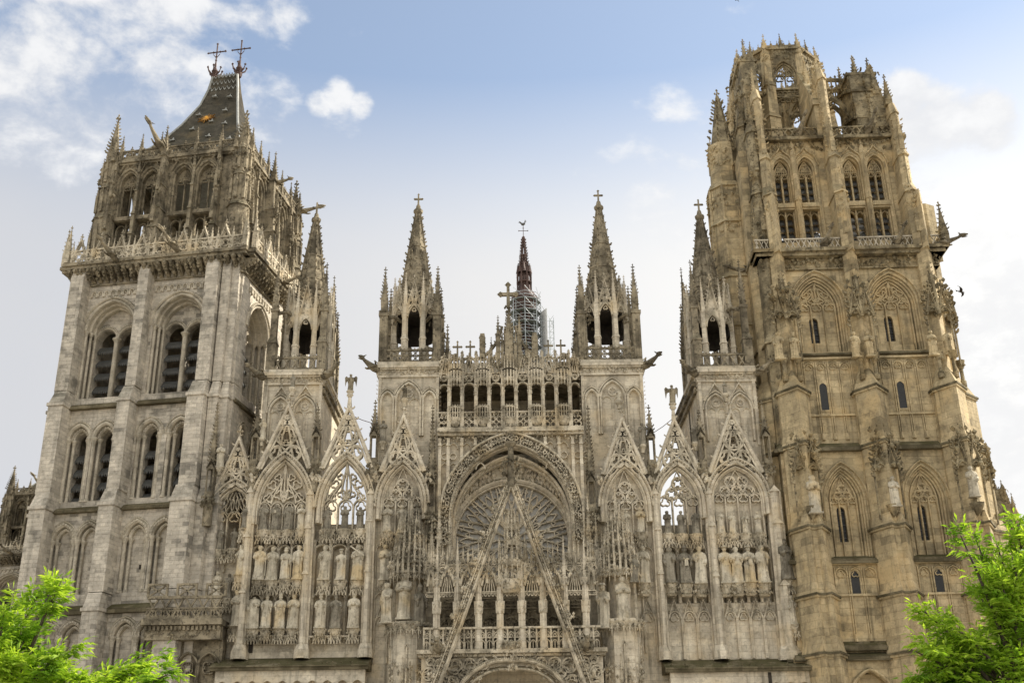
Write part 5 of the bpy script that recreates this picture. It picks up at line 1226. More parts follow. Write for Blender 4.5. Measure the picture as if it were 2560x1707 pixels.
for i in range(-1, 8):
    a = PX[i] if i >= 0 else -5.45; b = PX[i + 1] if i < 7 else 4.95; lacework(a + .1, b - .1, 13.65, 15.65, 2.95, 46)
# dim tracery on the wall behind the gallery
for i in range(7):
    a, b = PX[i], PX[i + 1]; c = (a + b) / 2; w = (b - a) / 2 - .1; m = MB()
    m.box(a, b, 9.9, 14.6, .55, .75)
    m.rib(legs(parch(c, w, 11.5, w * 1.1, 6), 10), .1, .75, .95); m.rib(parch(c + w, w, 11.3, w * 1.1, 5)[:6], .06, .75, .9); m.rib(parch(c - w, w, 11.3, w * 1.1, 5)[5:], .06, .75, .9)
    for k in (-.5, 0, .5): m.bar([(c + k * w, 10), (c + k * w, 12.0)], .06, .75, .88)
    balustrade(m, a, b, 12.6, 13.3, .95, .32, 'foil', .1); foliage(m, a, b, 11, 12.5, .78, .95, 26, .05, .1); m.build('gallery_back_panel', M['dark'], WEST)
# the great gable
GAB = bpy.data.objects.new('portal_gable', None); COL.objects.link(GAB); GAB.parent = WEST
m = MB(); L = [(-4.62, 7.6), (-.18, 19.7), (4.05, 7.6)]
m.rib(L, .26, 3.15, 3.5); m.bar([(-4.62, 7.6), (-.18, 19.7), (4.05, 7.6)], .08, 3.2, 3.56); m.build('gable_rib', M['lace'], GAB)
m = MB()
for sg, e in ((-1, (-4.98, 7.6)), (1, (4.41, 7.6))):
    p = [e, (-.18 + sg * .24, 19.7)]; m.bar(p, .07, 3.2, 3.5)
    for x, z, nx, nz in along(p, .13):
        for kk in (-.13, 0, .13): m.knob(x + sg * kk, 3.38 + R.uniform(-.08, .15), z + R.uniform(-.04, .04), R.uniform(.06, .1))
    for x, z, nx, nz in along(p, 1.75):
        for k in range(9): m.knob(x + sg * R.uniform(.1, .5), 3.35 + R.uniform(-.12, .15), z + R.uniform(-.2, .25), R.uniform(.07, .13))
m.build('crocket_border', M['lace'], GAB)
m = MB()
m.frust(-.18, 3.3, 19.5, 22.4, .26, .16, 8); m.lathe(-.18, 3.3, [(.2, 22.2), (.36, 22.4), (.36, 22.55), (.2, 22.6)], 8)
for zz, rr, n in ((20.6, .5, 16), (21.0, .6, 20), (21.3, .4, 12), (19.8, .3, 10)):
    for k in range(n): an = R.uniform(0, 6.28); m.knob(-.18 + rr * math.cos(an), 3.3 + rr * .7 * math.sin(an), zz + R.uniform(-.2, .2), R.uniform(.08, .14))
m.build('gable_finial', M['dark'], GAB)
m = MB()                                              # tabernacle and bars inside the gable
for u, z0, z1 in ((-.95, 13.8, 16.6), (.6, 13.8, 16.6), (-.55, 14, 18.2), (.2, 14, 18.2), (-1.7, 13.8, 14.8), (1.35, 13.8, 14.8), (-.18, 14, 18.6)): pinnacle(m, u, 3.05, z0, .17, z1 - z0 - .8, .9, .16)
for z, w, n in ((15.0, .72, 7), (16.3, .45, 5), (17.2, .34, 5)):
    m.lathe(-.18, 3.0, [(w * .8, z - .25), (w, z), (w * 1.05, z + .15), (w * .8, z + .2)], 8)
    for k in range(n): q = pi * (k + .5) / n; x, y = -.18 + w * math.cos(q), 3.0 + w * math.sin(q); m.frust(x, y, z - .6, z - .2, .01, .05); pinnacle(m, x, y, z + .1, .1, .3, .6, .15)
    foliage(m, -.18 - w, -.18 + w, z - .2, z + .3, 3.1, 3.0 + w, 26, .05, .09)
foliage(m, -.8, .45, 15, 18.3, 3.05, 3.25, 70, .04, .09); foliage(m, -1.6, 1.3, 13.6, 15, 3.05, 3.25, 60, .04, .09)
m.lathe(-.28, 3.0, [(.45, 13.2), (.62, 13.4), (.66, 13.75), (.6, 14.0)], 10); foliage(m, -.85, .3, 13.3, 14.1, 3.4, 3.7, 40, .05, .09)
m.lathe(-.3, 3.1, [(.2, 9.9), (.55, 10.1), (.62, 10.3), (.5, 10.35)], 10); foliage(m, -.9, .3, 9.95, 10.4, 3.4, 3.75, 46, .05, .1)
m.build('tabernacle', M['lace'], GAB)
# flanking piers with great figures and soaring canopies
for sg, c in ((-1, -6.55), (1, 6.45)):
    m = MB(); m.plan([(c - 1.15, -.5), (c - 1.15, .9), (c - .6, 2.0), (c + .6, 2.0), (c + 1.15, .9), (c + 1.15, -.5)], 0, 11.3)
    m.plan([(c - .7, -.5), (c - .7, .6), (c - .4, 1.2), (c + .4, 1.2), (c + .7, .6), (c + .7, -.5)], 11.3, 17.2); m.build('portal_pier', M['front'], WEST)
    m = MB()
    for k in range(-5, 6):
        x = c + k * .22; y = 2.1 - abs(k) * .2
        m.tube([(x, y, 4), (x, y, 10.3)], .06, 5); m.rib(parch(x, .1, 10.2, .25, 4), .05, y - .05, y + .05)
        pinnacle(m, x, y + .15, 6.6 + (k % 3) * .3, .15, 1.2, 1.2, .17); pinnacle(m, x + .1, y + .2, 5.6, .14, 1.0, 1.0, .18)
    foliage(m, c - 1.1, c + 1.1, 7.4, 9.4, 1.4, 2.3, 120, .06, .12)
    m.lathe(c, .9, [(.8, 10.9), (1.2, 11.2), (1.42, 11.6), (1.42, 11.78)], 12)
    for k in range(13): q = pi * k / 12; x, y = c + 1.4 * math.cos(q), .9 + 1.4 * math.sin(q); m.frust(x, y, 10.7, 11.3, .01, .08); m.knob(x, y, 11.35, .12); m.knob(x, y, 11.65, .1); m.rib(parch(c + 1.35 * math.cos(q), .17, 11.05, .25, 3), .06, y - .04, y + .04)
    m.build('pier_lacework', M['lace'], WEST)
    m = MB()                                          # soaring canopy
    for zz, w, n in ((14.75, 1.25, 11), (15.7, 1.0, 9), (16.6, .75, 7), (17.4, .5, 6)):
        m.lathe(c, .8, [(w * .75, zz - .3), (w, zz), (w, zz + .1), (w * .6, zz + .3)], 10)
        for k in range(n):
            q = pi * (k + .5) / n; x, y = c + w * math.cos(q), .8 + w * math.sin(q); m.frust(x, y, zz - .75, zz - .2, .01, .06); pinnacle(m, x, y, zz - .05, .14, .5, .85, .17); m.knob(x, y, zz - .1, .1); m.rib(parch(x, .13, zz - .35, .25, 4), .05, y - .03, y + .05)
        foliage(m, c - w, c + w, zz - .4, zz + .7, 1.0, .9 + w, 110, .05, .12)
    for k in (-.95, .95): m.box(c + k - .08, c + k + .08, 11.7, 15.6, .7, .86); pinnacle(m, c + k, .78, 15.5, .18, .6, 1.1, .2)
    pinnacle(m, c - sg * .0, .8, 17.3, .3, .8, 2.4, .24); pinnacle(m, c - sg * 1.3, .6, 13.5, .34, 2.6, 2.2, .24); pinnacle(m, c - sg * 1.75, .3, 14.0, .3, 3.4, 2.4, .24)
    foliage(m, *sorted((c - sg * 1.0, c - sg * 1.95)), 14, 18.5, .2, .75, 80, .06, .13)
    m.build('soaring_canopy', M['lace'], WEST)
figs(ZC, [
 ('lady', 340, 930, 580, 'largest ochre-stained draped figure, on the front of the left portal pier', ()),
 ('lady_b', 208, 960, 650, 'slim figure turned aside at the left edge of the left portal pier', (), None, -40),
 ('bishop', 465, 985, 650, 'tall grey figure facing the portal on the inner side of the left pier', (), 'greystat', 35),
 ('saint', 2068, 935, 600, 'bright large draped figure on the front of the right portal pier', ()),
 ('pilgrim', 1915, 1000, 655, 'capped figure facing the portal on the inner side of the right pier', (), None, -30),
 ('youth', 2150, 640, 430, 'small dark figure tucked under canopies above the right portal pier', (), 'greystat'),
], 1.75, None, 1)
for sg in (-1, 1):
    g = MB(); gargoyle(g, pc + sg * 4.3, 3.1, 10.0, (sg * .12, .9, .2), 1.0, .3); g.build('gargoyle', M['dark'], WEST, smooth=True)
# winged figures on the two open gables, small ones in front of the turret shafts
for X, z, h, lb in ((-10.9, 27.2, 1.25, 'winged stone angel on the open tracery gable left of the rose'), (10.65, 26.0, 1.35, 'winged stone angel on the open tracery gable right of the rose')):
    o = figure('youth', X, -.1, z, h, lb, (), 0, 'dark', 'angels on the open gables')
    m = MB()
    for s in (-1, 1): m.loft([[(s * .08, -.09, .78), (s * .1, -.13, .78), (s * .1, -.13, .7), (s * .08, -.09, .7)], [(s * .26, -.14, .95), (s * .28, -.18, .95), (s * .25, -.16, .6), (s * .23, -.12, .6)], [(s * .33, -.14, .86), (s * .34, -.17, .86), (s * .3, -.14, .34), (s * .29, -.11, .34)]])
    m.build('wings', M['dark'], o)
for px, yb, yt, lb, mt in ((1011, 997, 963, 'small figure on a bracket before the turret left of the central gable', 'dark'), (1547, 1003, 973, 'small figure on a bracket before the turret right of the central gable', 'statue'), (731, 970, 937, 'small worn figure between two blind arches of the left outer turret', 'greystat'), (1813, 985, 955, 'small worn figure between two blind arches of the right outer turret', 'greystat'),
    (655, 1095, 1048, 'pale figure in a narrow tabernacle left of the left outer turret', None), (549, 1168, 1110, 'pale figure in a niche between bell tower and recessed bay', None), (957, 1104, 1052, 'small figure in a slim tabernacle left of the turret beside the gable', 'greystat'), (1607, 1112, 1058, 'small figure in a slim tabernacle right of the turret beside the gable', 'greystat'), (1738, 1106, 1066, 'small figure in the dark tabernacle left of the right outer turret', 'greystat')):
    u, z, h = fig_px(('lady', 'saint', 'worn', 'apostle')[px % 4], px, yb, yt, .05, lb, (), 0, mt)
    m = MB(); m.lathe(u, .05, [(.12, z - .55), (.14, z - .3), (.26, z - .12), (.26, z + .02)], 8); m.build('figure_bracket', M['lace'], WEST)
# lattice parapet and low arcade between the bell tower and the front
m = MB(); q0, q1 = -22.6, -18.0
balustrade(m, q0, q1, 12.2, 13.6, 1.3, .75, 'x', .16); balustrade(m, q0, q1, 12.2, 12.9, 1.32, .5, 'foil', .14)
for a in (q0, (q0 + q1) / 2 - .5, q1 - 1):
    m.bar([(a, 13.55), (a, 14.3), (a + 1.15, 14.3), (a + 1.15, 13.55)], .13, 1.22, 1.4); m.bar([(a, 13.55), (a + 1.15, 14.3)], .08, 1.25, 1.36); m.bar([(a, 14.3), (a + 1.15, 13.55)], .08, 1.25, 1.36)
for i in range(18): m.box(q0 + .26 * i, q0 + .26 * i + .14, 11.55, 11.8, 1.2, 1.36)
m.box(q0 - .2, q1 + .1, 11.85, 12.2, -.5, 1.55); m.box(q0, q1, 11.0, 11.85, -.5, 1.2); foliage(m, q0, q1, 11.1, 11.8, 1.1, 1.3, 70, .05, .1); m.build('lattice_parapet', M['dark'], WEST)
m = MB(); m.box(q0, q1, 0, 11.0, -.6, .3)
for c in (-21.6, -20.0, -18.7):
    m.rib(legs(parch(c, .7, 9.3, 1.0, 7), 5), .12, .3, .7); m.bar(foil(c, 9.4, .4, 4), .08, .3, .55, True)
m.build('lattice_base', M['dark'], WEST)
# ================================================================== the tall honey-coloured flamboyant tower on the right
GOLD = thing('flamboyant_tower', 'tall honey coloured gothic tower with stepped buttresses and open octagonal crown, right of the front', 'tower', (24, 0, 0), 2)
GF = Frame(24, 0, 2)
TF = faces(-.2, -7.0, 6.0, 7.0)
BAYS = (-2.55, 2.6)
def arch_window(fn, c, hw, zb, zs, rise, dw, n, style, slit, root, deep=.55):
    """blind pointed arch: moulded reveal, panel with a narrow glazed slit, bar tracery"""
    o = bpy.data.objects.new('tracery_window', None); COL.objects.link(o); o.parent = root
    m = XMB(fn)
    for i in range(3): m.rib(legs(parch(c, hw - .13 * i, zs, rise - .16 * i, 9), zb), .15, dw - deep, dw + .06 - .17 * i)
    m.rib(parch(c, hw + .2, zs, rise + .26, 9), .13, dw - .1, dw + .2); m.build('moulding', M['gold'], o)
    m = XMB(fn); P = [(c + hw, zb), (c - hw, zb)] + parch(c, hw, zs, rise, 9)
    sx, sw, s0, s1 = slit
    m.plate(P, [[(sx + sw, s0), (sx - sw, s0)] + parch(sx, sw, s1 - .3, .3, 4)], dw - deep - .25, dw - deep); m.build('panel', M['gold'], o)
    m = XMB(fn); m.box(sx - sw - .05, sx + sw + .05, s0 - .05, s1 + .05, dw - deep - .5, dw - deep - .3)
    m.build('glazing', M['darkglass'], o)
    m = XMB(fn)
    for z in np.arange(s0 + .3, s1, .42): m.box(sx - sw, sx + sw, z - .02, z + .02, dw - deep - .29, dw - deep - .22)
    m.build('glazing_bar', M['lead'], o)
    m = XMB(fn); tracery(m, c, hw - .42, zs, rise - .45, zb, n, dw - deep - .02, dw - deep + .2, .1, style); m.build('tracery', M['gold'], o)
    return o
def panel_bay(fn, c, hw, z0, z1, zt, dw, n, slit, root):
    """rows of tall blind lights under small cusped arches, one of them with a slit window"""
    o = bpy.data.objects.new('panelled_bay', None); COL.objects.link(o); o.parent = root
    m = XMB(fn); s = 2 * hw / n
    for i in range(n + 1):
        a = c - hw + s * i; m.tube([(a - .06, dw + .05, z0), (a - .06, dw + .05, z1 - .3)], .055, 5); m.tube([(a + .06, dw + .1, z0 + .3), (a + .06, dw + .1, z1 - .3)], .05, 5); m.frust(a, dw + .08, z0, z0 + .45, .14, .1, 6)
    for i in range(n):
        a = c - hw + s * (i + .5); m.rib(parch(a, s / 2 - .06, z1 - .75, s * .5, 6), .09, dw - .05, dw + .15); m.bar(foil(a, z1 - .68, s * .27, 3, pi / 2, 4), .05, dw - .02, dw + .1, True)
        m.rib(parch(a, s * .3, z1 - .45, s * .3, 4), .04, dw - .05, dw + .1)
    m.box(c - hw - .1, c + hw + .1, z1 - .12, z1, dw - .1, dw + .2); m.box(c - hw, c + hw, zt - .06, zt + .06, dw - .05, dw + .17)
    m.build('blind_lights', M['gold'], o)
    sx, sw, s0, s1 = slit; m = XMB(fn)
    m.plate([(sx + sw + .12, s0 - .1), (sx + sw + .12, s1 + .2), (sx - sw - .12, s1 + .2), (sx - sw - .12, s0 - .1)], [[(sx + sw, s0), (sx - sw, s0)] + parch(sx, sw, s1 - .3, .3, 4)], dw - .02, dw + .05); m.build('slit_frame', M['gold'], o)
    m = XMB(fn); m.prism([(sx + sw, s0), (sx - sw, s0)] + parch(sx, sw, s1 - .3, .3, 4), dw - .05, dw + .012); m.build('glazing', M['darkglass'], o)
    return o
def gold_wall(nm):
    fn = TF[nm]; m = XMB(fn); h = 6.0 if nm in ('front', 'back') else 7.0
    for z0, z1, d in ((0, 9.5, 1.0), (9.5, 15.4, .6), (15.4, 22.8, .35), (22.8, 29.4, 0), (29.4, 37.2, -.12)):
        holes = []
        if nm == 'front':
            if z0 == 15.4: holes = [[(c + 1.3, 15.6), (c - 1.3, 15.6)] + parch(c, 1.3, 19.25, 2.3, 9) for c in BAYS]
            if z0 == 29.4: holes = [[(c + 1.72, 29.7), (c - 1.72, 29.7)] + parch(c, 1.72, 33.1, 2.45, 9) for c in BAYS]
            if z0 == 0: holes = [[(c + 1.2, .5), (c - 1.2, .5)] + parch(c, 1.2, 6.9, 1.7, 9) for c in BAYS]
        e = h + (d if nm in ('front', 'back') else d - .01)
        m.plate([(-e, z0), (e, z0), (e, z1), (-e, z1)], holes, -1.2 if nm in ('front', 'back') else -1.0, d)
    return m
m = MB()
for nm in ('front', 'north', 'south', 'back'):
    x = gold_wall(nm); n = len(m.V); m.V += x.V; m.Fc += [tuple(i + n for i in q) for q in x.Fc]
m.box(-6.0, 5.6, 36.6, 37.1, -13.6, -.4); m.build('wall', M['gold'], GOLD)
fn = TF['front']
for c in BAYS:
    arch_window(fn, c, 1.3, 15.6, 19.25, 2.3, .35, 3, 0, (c - .2, .27, 16.7, 19.0), GOLD)
    arch_window(fn, c, 1.72, 29.7, 33.1, 2.45, -.12, 3, 1, (c - .3, .3, 30.6, 32.5), GOLD, .6)
    panel_bay(fn, c, 1.35, 10.4, 15.2, 13.2, .6, 3, (c - .05, .26, 13.3, 14.7), GOLD)
    panel_bay(fn, c, 1.6, 23.4, 29.2, 25.1, 0, 4, (c - .4, .25, 25.5, 27.4), GOLD)
    o = XMB(fn); o.rib(parch(c, 1.35, 6.9, 1.85, 9), .2, .8, 1.2); o.box(c - 1.3, c + 1.3, 0, 8.5, .1, .4); o.build('lower_arch', M['gold'], GOLD)
# string courses, mossy weatherings, carved frieze and main cornice
for nm in ('front', 'north', 'south'):
    fn = TF[nm]; h = 6.0 if nm == 'front' else 7.0; m = XMB(fn)
    slope(m, -h - .5, h + .5, 22.75, 23.45, -.4, .65); slope(m, -h - .9, h + .9, 9.5, 9.9, .2, 1.25); slope(m, -h - .6, h + .6, 15.4, 15.75, .0, .85); m.box(-h - .1, h + .1, 29.35, 29.5, -.4, .28)
    for c in BAYS if nm == 'front' else (): slope(m, c - 1.5, c + 1.5, 10.1, 10.5, .5, 1.0)
    build_split(m, 'string_course', M['ledge'], GOLD)
    m = XMB(fn); m.box(-h - .75, h + .75, 37.0, 37.25, -1, .8); m.box(-h - .6, h + .6, 36.75, 37.0, -1, .55); m.box(-h - .15, h + .15, 35.85, 35.95, -.5, .12)
    foliage(m, -h - .3, h + .3, 36.0, 36.7, -.1, .25, 150, .08, .17); m.build('cornice', M['goldlace'], GOLD)
    m = XMB(fn)
    e = h + .6
    for a, b in ((-e, -5.6), (-4.5, -.6), (.6, 4.6), (5.7, e)) if nm == 'front' else ((-e, e),): balustrade(m, a, b, 37.25, 38.1, .45, .38, 'x', .13)
    m.build('parapet', M['smooth'], GOLD)
# stepped prow-shaped buttresses
def prow(c, w, dep, groove=True):
    if groove: return [(c - w, -.6), (c - w, dep * .35), (c - w * .32, dep), (c - w * .12, dep * .86), (c + w * .12, dep * .86), (c + w * .32, dep), (c + w, dep * .35), (c + w, -.6)]
    return [(c - w, -.6), (c - w, dep * .3), (c, dep), (c + w, dep * .3), (c + w, -.6)]
def gold_buttress(fn, c, k=1.0, figure_=True):
    B = bpy.data.objects.new('stepped_buttress', None); COL.objects.link(B); B.parent = GOLD
    m = XMB(fn); cap = XMB(fn); drip = XMB(fn)
    S = ((0, 9.6, 1.3, 2.9, 1), (9.6, 13.1, 1.22, 2.6, 1), (13.1, 17.3, 1.14, 2.4, 1), (17.3, 22.8, 1.06, 2.15, 0), (22.8, 26.6, 1.0, 1.95, 0))
    for i, (z0, z1, w, dp, gr) in enumerate(S):
        dp *= k; m.plan(prow(c, w, dp, gr), z0, z1)
        nw = S[i + 1][2] if i + 1 < len(S) else .5; nd = (S[i + 1][3] if i + 1 < len(S) else .9) * k
        up = .75 if i < 4 else 1.5
        drip.plan(prow(c, w + .2, dp + .22, gr), z1 - .13, z1); cap.plan(prow(c, w + .12, dp + .12, gr), z1 - .26, z1 - .13)
        A = [(a, b, z1) for a, b in prow(c, w + .06, dp + .06, gr)]; Bq = [(a, b, z1 + up) for a, b in prow(c, nw, nd, gr)]; cap.loft([A, Bq])
    m.plan(prow(c, .5, .95 * k, 0), 26.6, 36.9)
    if figure_: m.plan(prow(c, .42, 1.3 * k, 0), 36.9, 41.4)
    m.build('pier', M['gold'], B); build_split(cap, 'weathering', M['gold'], B); build_split(drip, 'drip_course', M['ledge'], B)
    if not figure_: return B
    m = XMB(fn); d = 2.15 * k
    for z0, d0, w in ((20.9, 1.9 * k, .55), (31.9, 1.15 * k, .6)):             # gabled canopies dripping with leaf crockets
        for sg in (-1, 1):
            x = c + sg * .42
            gable(m, x, z0, .4, z0 + 1.7, .11, d0 - .1, d0 + .12, .12, .35, False); m.rib(parch(x, .34, z0 - .15, .5, 5), .08, d0 - .1, d0 + .08)
            m.box(x - .36, x + .36, z0 + .1, z0 + .5, d0 - .6, d0 - .05)
            for q in range(8): m.crocket(x + sg * .38, d0 - .15, z0 - .8 + q * .35, sg, .3, .17)
            m.tube([(x + sg * .38, d0 - .25, z0 - 3.2), (x + sg * .38, d0 - .25, z0 + .5)], .07, 5)
        for q in range(40): m.knob(c + R.uniform(-.8, .8), d0 + R.uniform(-.4, .15), z0 + R.uniform(-.1, 2.6), R.uniform(.1, .2))
        m.tube([(c, d0 + .1, z0 - .2), (c, d0 - .3, z0 + 3.0)], .12, 5); pinnacle(m, c, d0 - .45, z0 + 1.9, .36, .8, 1.9, .3)
    for sg in (-1, 1):                                     # shafts carrying the upper pair of figures
        x = c + sg * .47; m.lathe(x, .95 * k, [(.13, 27.2), (.22, 27.25), (.22, 27.6), (.14, 27.7), (.13, 28.5), (.2, 28.6), (.3, 28.95), (.34, 29.1), (.2, 29.15)], 8)
        for q in range(8): m.knob(x + R.uniform(-.25, .25), .95 * k + .15, R.uniform(28.6, 29.0), .1)
    m.lathe(c, d - .15, [(.05, 17.6), (.2, 17.9), (.42, 18.3), (.48, 18.5)], 8)
    m.build('leafy_canopy', M['goldlace'], B); return B
fn = TF['front']
for c in (-5.1, -.02, 5.15): gold_buttress(fn, c)
for c in (-5.6, 0, 5.6): gold_buttress(TF['north'], c, .8, False)
for c in (-5.6, 0, 5.6): gold_buttress(TF['south'], c, .8, c < -5)
# ---- upper storey: paired louvred windows under a carved band
UF = faces(-.35, -7.2, 5.35, 6.1)
def upper_window(fn, c):
    o = bpy.data.objects.new('belfry_window', None); COL.objects.link(o); o.parent = GOLD; hw = .62
    m = XMB(fn)
    for i in range(3): m.rib(legs(parch(c, hw + .22 - .12 * i, 44.75, 1.15 - .13 * i, 8), 38.6), .14, -.5, .08 - .16 * i)
    m.rib(ogee(c, hw + .32, 44.9, 1.7, 5), .1, -.05, .18); finial(m, c, .1, 46.6, .14); edge_crockets(m, ogee(c, hw + .4, 44.95, 1.75, 5), .4, .08, .12)
    tracery(m, c, hw - .08, 44.2, 1.35, 41.8, 2, -.62, -.42, .08, 2); m.box(c - hw, c + hw, 41.45, 41.8, -.6, .1)
    for sg in (-1, 1): m.rib(legs(parch(c + sg * hw / 2, hw / 2 - .03, 40.75, .45, 5), 38.6), .08, -.62, -.42)
    m.box(c - .06, c + .06, 38.6, 44.2, -.62, -.38); m.build('tracery', M['gold'], o)
    for sg in (-1, 1): louvers(fn, o, c + sg * .31, .27, 41.85, 43.6, -.85, .55); louvers(fn, o, c + sg * .31, .27, 38.7, 40.6, -.85, .55)
    return o
def upper_face(nm):
    fn = UF[nm]; h = 5.35 if nm in ('front', 'back') else 6.1; W = (-4.15, -2.2, 2.0, 3.85) if nm == 'front' else (-3.9, -1.7, 1.7, 3.9)
    W = (-3.55, -1.75, 1.55, 3.35) if nm == 'front' else W
    m = XMB(fn); hl = []
    for c in W: hl += [arch_hole(c, .62, 41.75, 44.7, 1.0, 6), [(c + .62, 38.6), (c - .62, 38.6), (c - .62, 41.3), (c + .62, 41.3)]]
    e = h if nm in ('front', 'back') else h - .01
    m.plate([(-e, 37.1), (e, 37.1), (e, 47.2), (-e, 47.2)], hl, -.8, 0); m.build('belfry_wall', M['gold'], GOLD)
    m = XMB(fn); m.box(-h - .3, h + .3, 46.95, 47.2, -1, .5); foliage(m, -h, h, 46.2, 46.95, 0, .25, 130, .07, .15)
    balustrade(m, -h - .2, h + .2, 47.2, 48.0, .3, .55, 'wave', .13); foliage(m, -h, h, 47.4, 48.1, .25, .42, 50, .06, .11); m.build('carved_band', M['goldlace'], GOLD)
    if nm not in ('front', 'north', 'south'): return
    if nm != 'south':
        for c in W: upper_window(fn, c)
    kq = 1.0 if nm == 'front' else .4
    for c, w, d, top in ((-5.0, .42, 2.0 * kq, 50.2), (0, .42, 2.1 * kq, 51.8), (5.0, .42, 2.0 * kq, 48.6), ((W[0] + W[1]) / 2, .2, .45, 45.8), ((W[2] + W[3]) / 2, .2, .45, 45.8)):
        if nm == 'south' and top > 47: continue
        m = XMB(fn); z = 37.1; tt = (41.6, 44.8, top) if top > 47 else (42.0, top)
        for i, zz in enumerate(tt):
            k = 1 - .17 * i; P = [(c - w * k, -.4), (c - w * k, max(d * k - .35, d * k * .55)), (c, d * k), (c + w * k, max(d * k - .35, d * k * .55)), (c + w * k, -.4)]
            m.plan(P, z, zz); m.plan([(c + (a - c) * 1.18, b * 1.1) for a, b in P], zz - .1, zz + .02); m.plan([(c + (a - c) * 1.12, b * 1.06) for a, b in P], zz + .02, zz + 1.0, .74, (c, -.3)); z = zz
        if top > 47:
            for q in range(34): m.knob(c + R.uniform(-.45, .45), d * R.uniform(.7, 1.05), R.uniform(39.6, 42.0), R.uniform(.08, .17))
            for z0 in (38.2, 42.3, 45.2): pinnacle(m, c, d * (.95 if z0 < 40 else .7), z0, .32, 1.0, 1.7, .26)
            for q in range(int((top - 45.4) / .42)):
                for sg in (-1, 1): m.crocket(c + sg * w * .75, d * .55, 45.4 + q * .42, sg, .4, .11)
            pinnacle(m, c, .2, top, .4, .6, 2.4, .3)
        else: pinnacle(m, c, d * .3, 45.8, .2, .4, 1.3, .2)
        m.build('belfry_pier', M['gold'], GOLD)
for nm in ('front', 'north', 'south', 'back'): upper_face(nm)
m = MB(); m.box(-5.6, 4.9, 46.9, 47.15, -13.2, -1.2); m.build('tower_deck', M['gold'], GOLD)
for (u, d, z), v in (((-2.0, .2, 37.4), (.25, .75, .5)), ((3.0, .2, 37.4), (.3, .75, .5)), ((-2.5, -.8, 47.3), (.25, .7, .55)), ((2.6, -.8, 47.3), (.3, .7, .6)), ((5.9, .5, 37.3), (.9, .4, .1)), ((-6.6, -3, 37.3), (-1, .2, .1))): garg(GOLD, GF, u, d, z, v, 2.0, .22)
for a, b in ((6.4, 1.0), (6.4, -5), (-6.6, .6)):
    m = MB(); pinnacle(m, a, b - .4, 37.2, .55, 1.0, 2.0, .3); m.build('corner_pinnacle', M['goldlace'], GOLD)
# ---- the open crown: octagon of piers and arches, raking fins and paired pinnacles at the corners
CR = bpy.data.objects.new('octagon_crown', None); COL.objects.link(CR); CR.parent = GOLD
oc, od, RR = -1.9, -8.0, 3.9
def taper(m):
    """the octagon draws in a little towards its top"""
    f = lambda z: 1.06 - max(0, z - 48) * .017
    m.V = [(oc + (x - oc) * f(z), -od + (y + od) * f(z), z) for x, y, z in m.V]

P = [(oc + RR * math.cos(pi / 8 + k * pi / 4), od + RR * math.sin(pi / 8 + k * pi / 4)) for k in range(8)]
for k in range(8):
    u, d = P[k]; a = pi / 8 + k * pi / 4; c, s = math.cos(a), math.sin(a)
    m = MB(); m.frust(u, d, 47, 51.2, .75, .7, 4, a); m.frust(u, d, 51.2, 54.4, .62, .58, 4, a); m.frust(u, d, 54.4, 58.0, .5, .45, 4, a)
    for z, r in ((51.2, .82), (54.4, .7)): m.frust(u, d, z - .1, z + .35, r, r * .72, 4, a)
    for q in range(18): m.knob(u + c * .4 + R.uniform(-.35, .35), d + s * .4 + R.uniform(-.3, .3), R.choice((53.4, 54.0, 57.3)) + R.uniform(-.5, .5), R.uniform(.1, .18))
    for zz in np.arange(54.9, 58, .42): m.crocket(u + c * .45, d + s * .45, zz, c, s, .13)
    pinnacle(m, u + c * .1, d + s * .1, 58.1, .42, .3, .95, .24); pinnacle(m, u + c * .55, d + s * .55, 54.2, .3, .9, 1.6, .28); taper(m); m.build('crown_pier', M['gold'], CR)
    (u1, d1) = P[(k + 1) % 8]; mx, my = (u + u1) / 2, (d + d1) / 2; L = math.hypot(u1 - u, d1 - d); ex, ey = (u1 - u) / L, (d1 - d) / L; an = k * pi / 4 + pi / 4; nx, ny = math.cos(an), math.sin(an)
    q = MB(); w = L / 2 - .35
    q.plate([(-w - .2, 56.2), (-w, 56.2)] + parch(0, w, 55.3, 1.5, 7)[2:-2] + [(w, 56.2), (w + .2, 56.2), (w + .2, 58.0), (-w - .2, 58.0)], [], -.3, .2)
    for i in range(2): q.rib(legs(parch(0, w - .1 - .14 * i, 55.3, 1.5 - .16 * i, 8), 50), .15, -.3, .25 - .16 * i)
    tracery(q, 0, w - .25, 55.0, 1.45, 54.0, 2, -.15, .06, .1, 2)
    q.rib(parch(0, w, 52.2, .9, 7), .14, -.2, .2); q.box(-w, w, 53.9, 54.1, -.2, .22); q.box(-w, w, 53.2, 53.32, -.15, .18)
    for i in range(6): q.bar(circ(-w + 2 * w * (i + .5) / 6, 53.6, .2, 8), .06, -.1, .12, True)
    for i in range(5): q.bar(foil(-w + 2 * w * (i + .5) / 5, 52.9, .18, 3, pi / 2, 3), .06, -.1, .1, True)
    foliage(q, -w, w, 52.9, 54.0, .0, .25, 14, .06, .12); foliage(q, -w, w, 56.9, 58.0, .15, .3, 26, .09, .17); q.box(-w - .3, w + .3, 57.9, 58.15, -.4, .42)
    q.box(-w - .2, w + .2, 58.15, 58.5, -.1, .12)
    for i in range(4): pinnacle(q, -w + 2 * w * (i + .5) / 4, 0, 58.4, .2, .1, .35, .2)
    pinnacle(q, 0, .1, 58.2, .26, .5, .8, .22)
    m = MB(); m.V += [(mx + ex * x + nx * -y, -(my + ey * x + ny * -y), z) for x, y, z in q.V]; m.Fc += q.Fc; taper(m); m.build('crown_arch', M['goldlace'], CR)
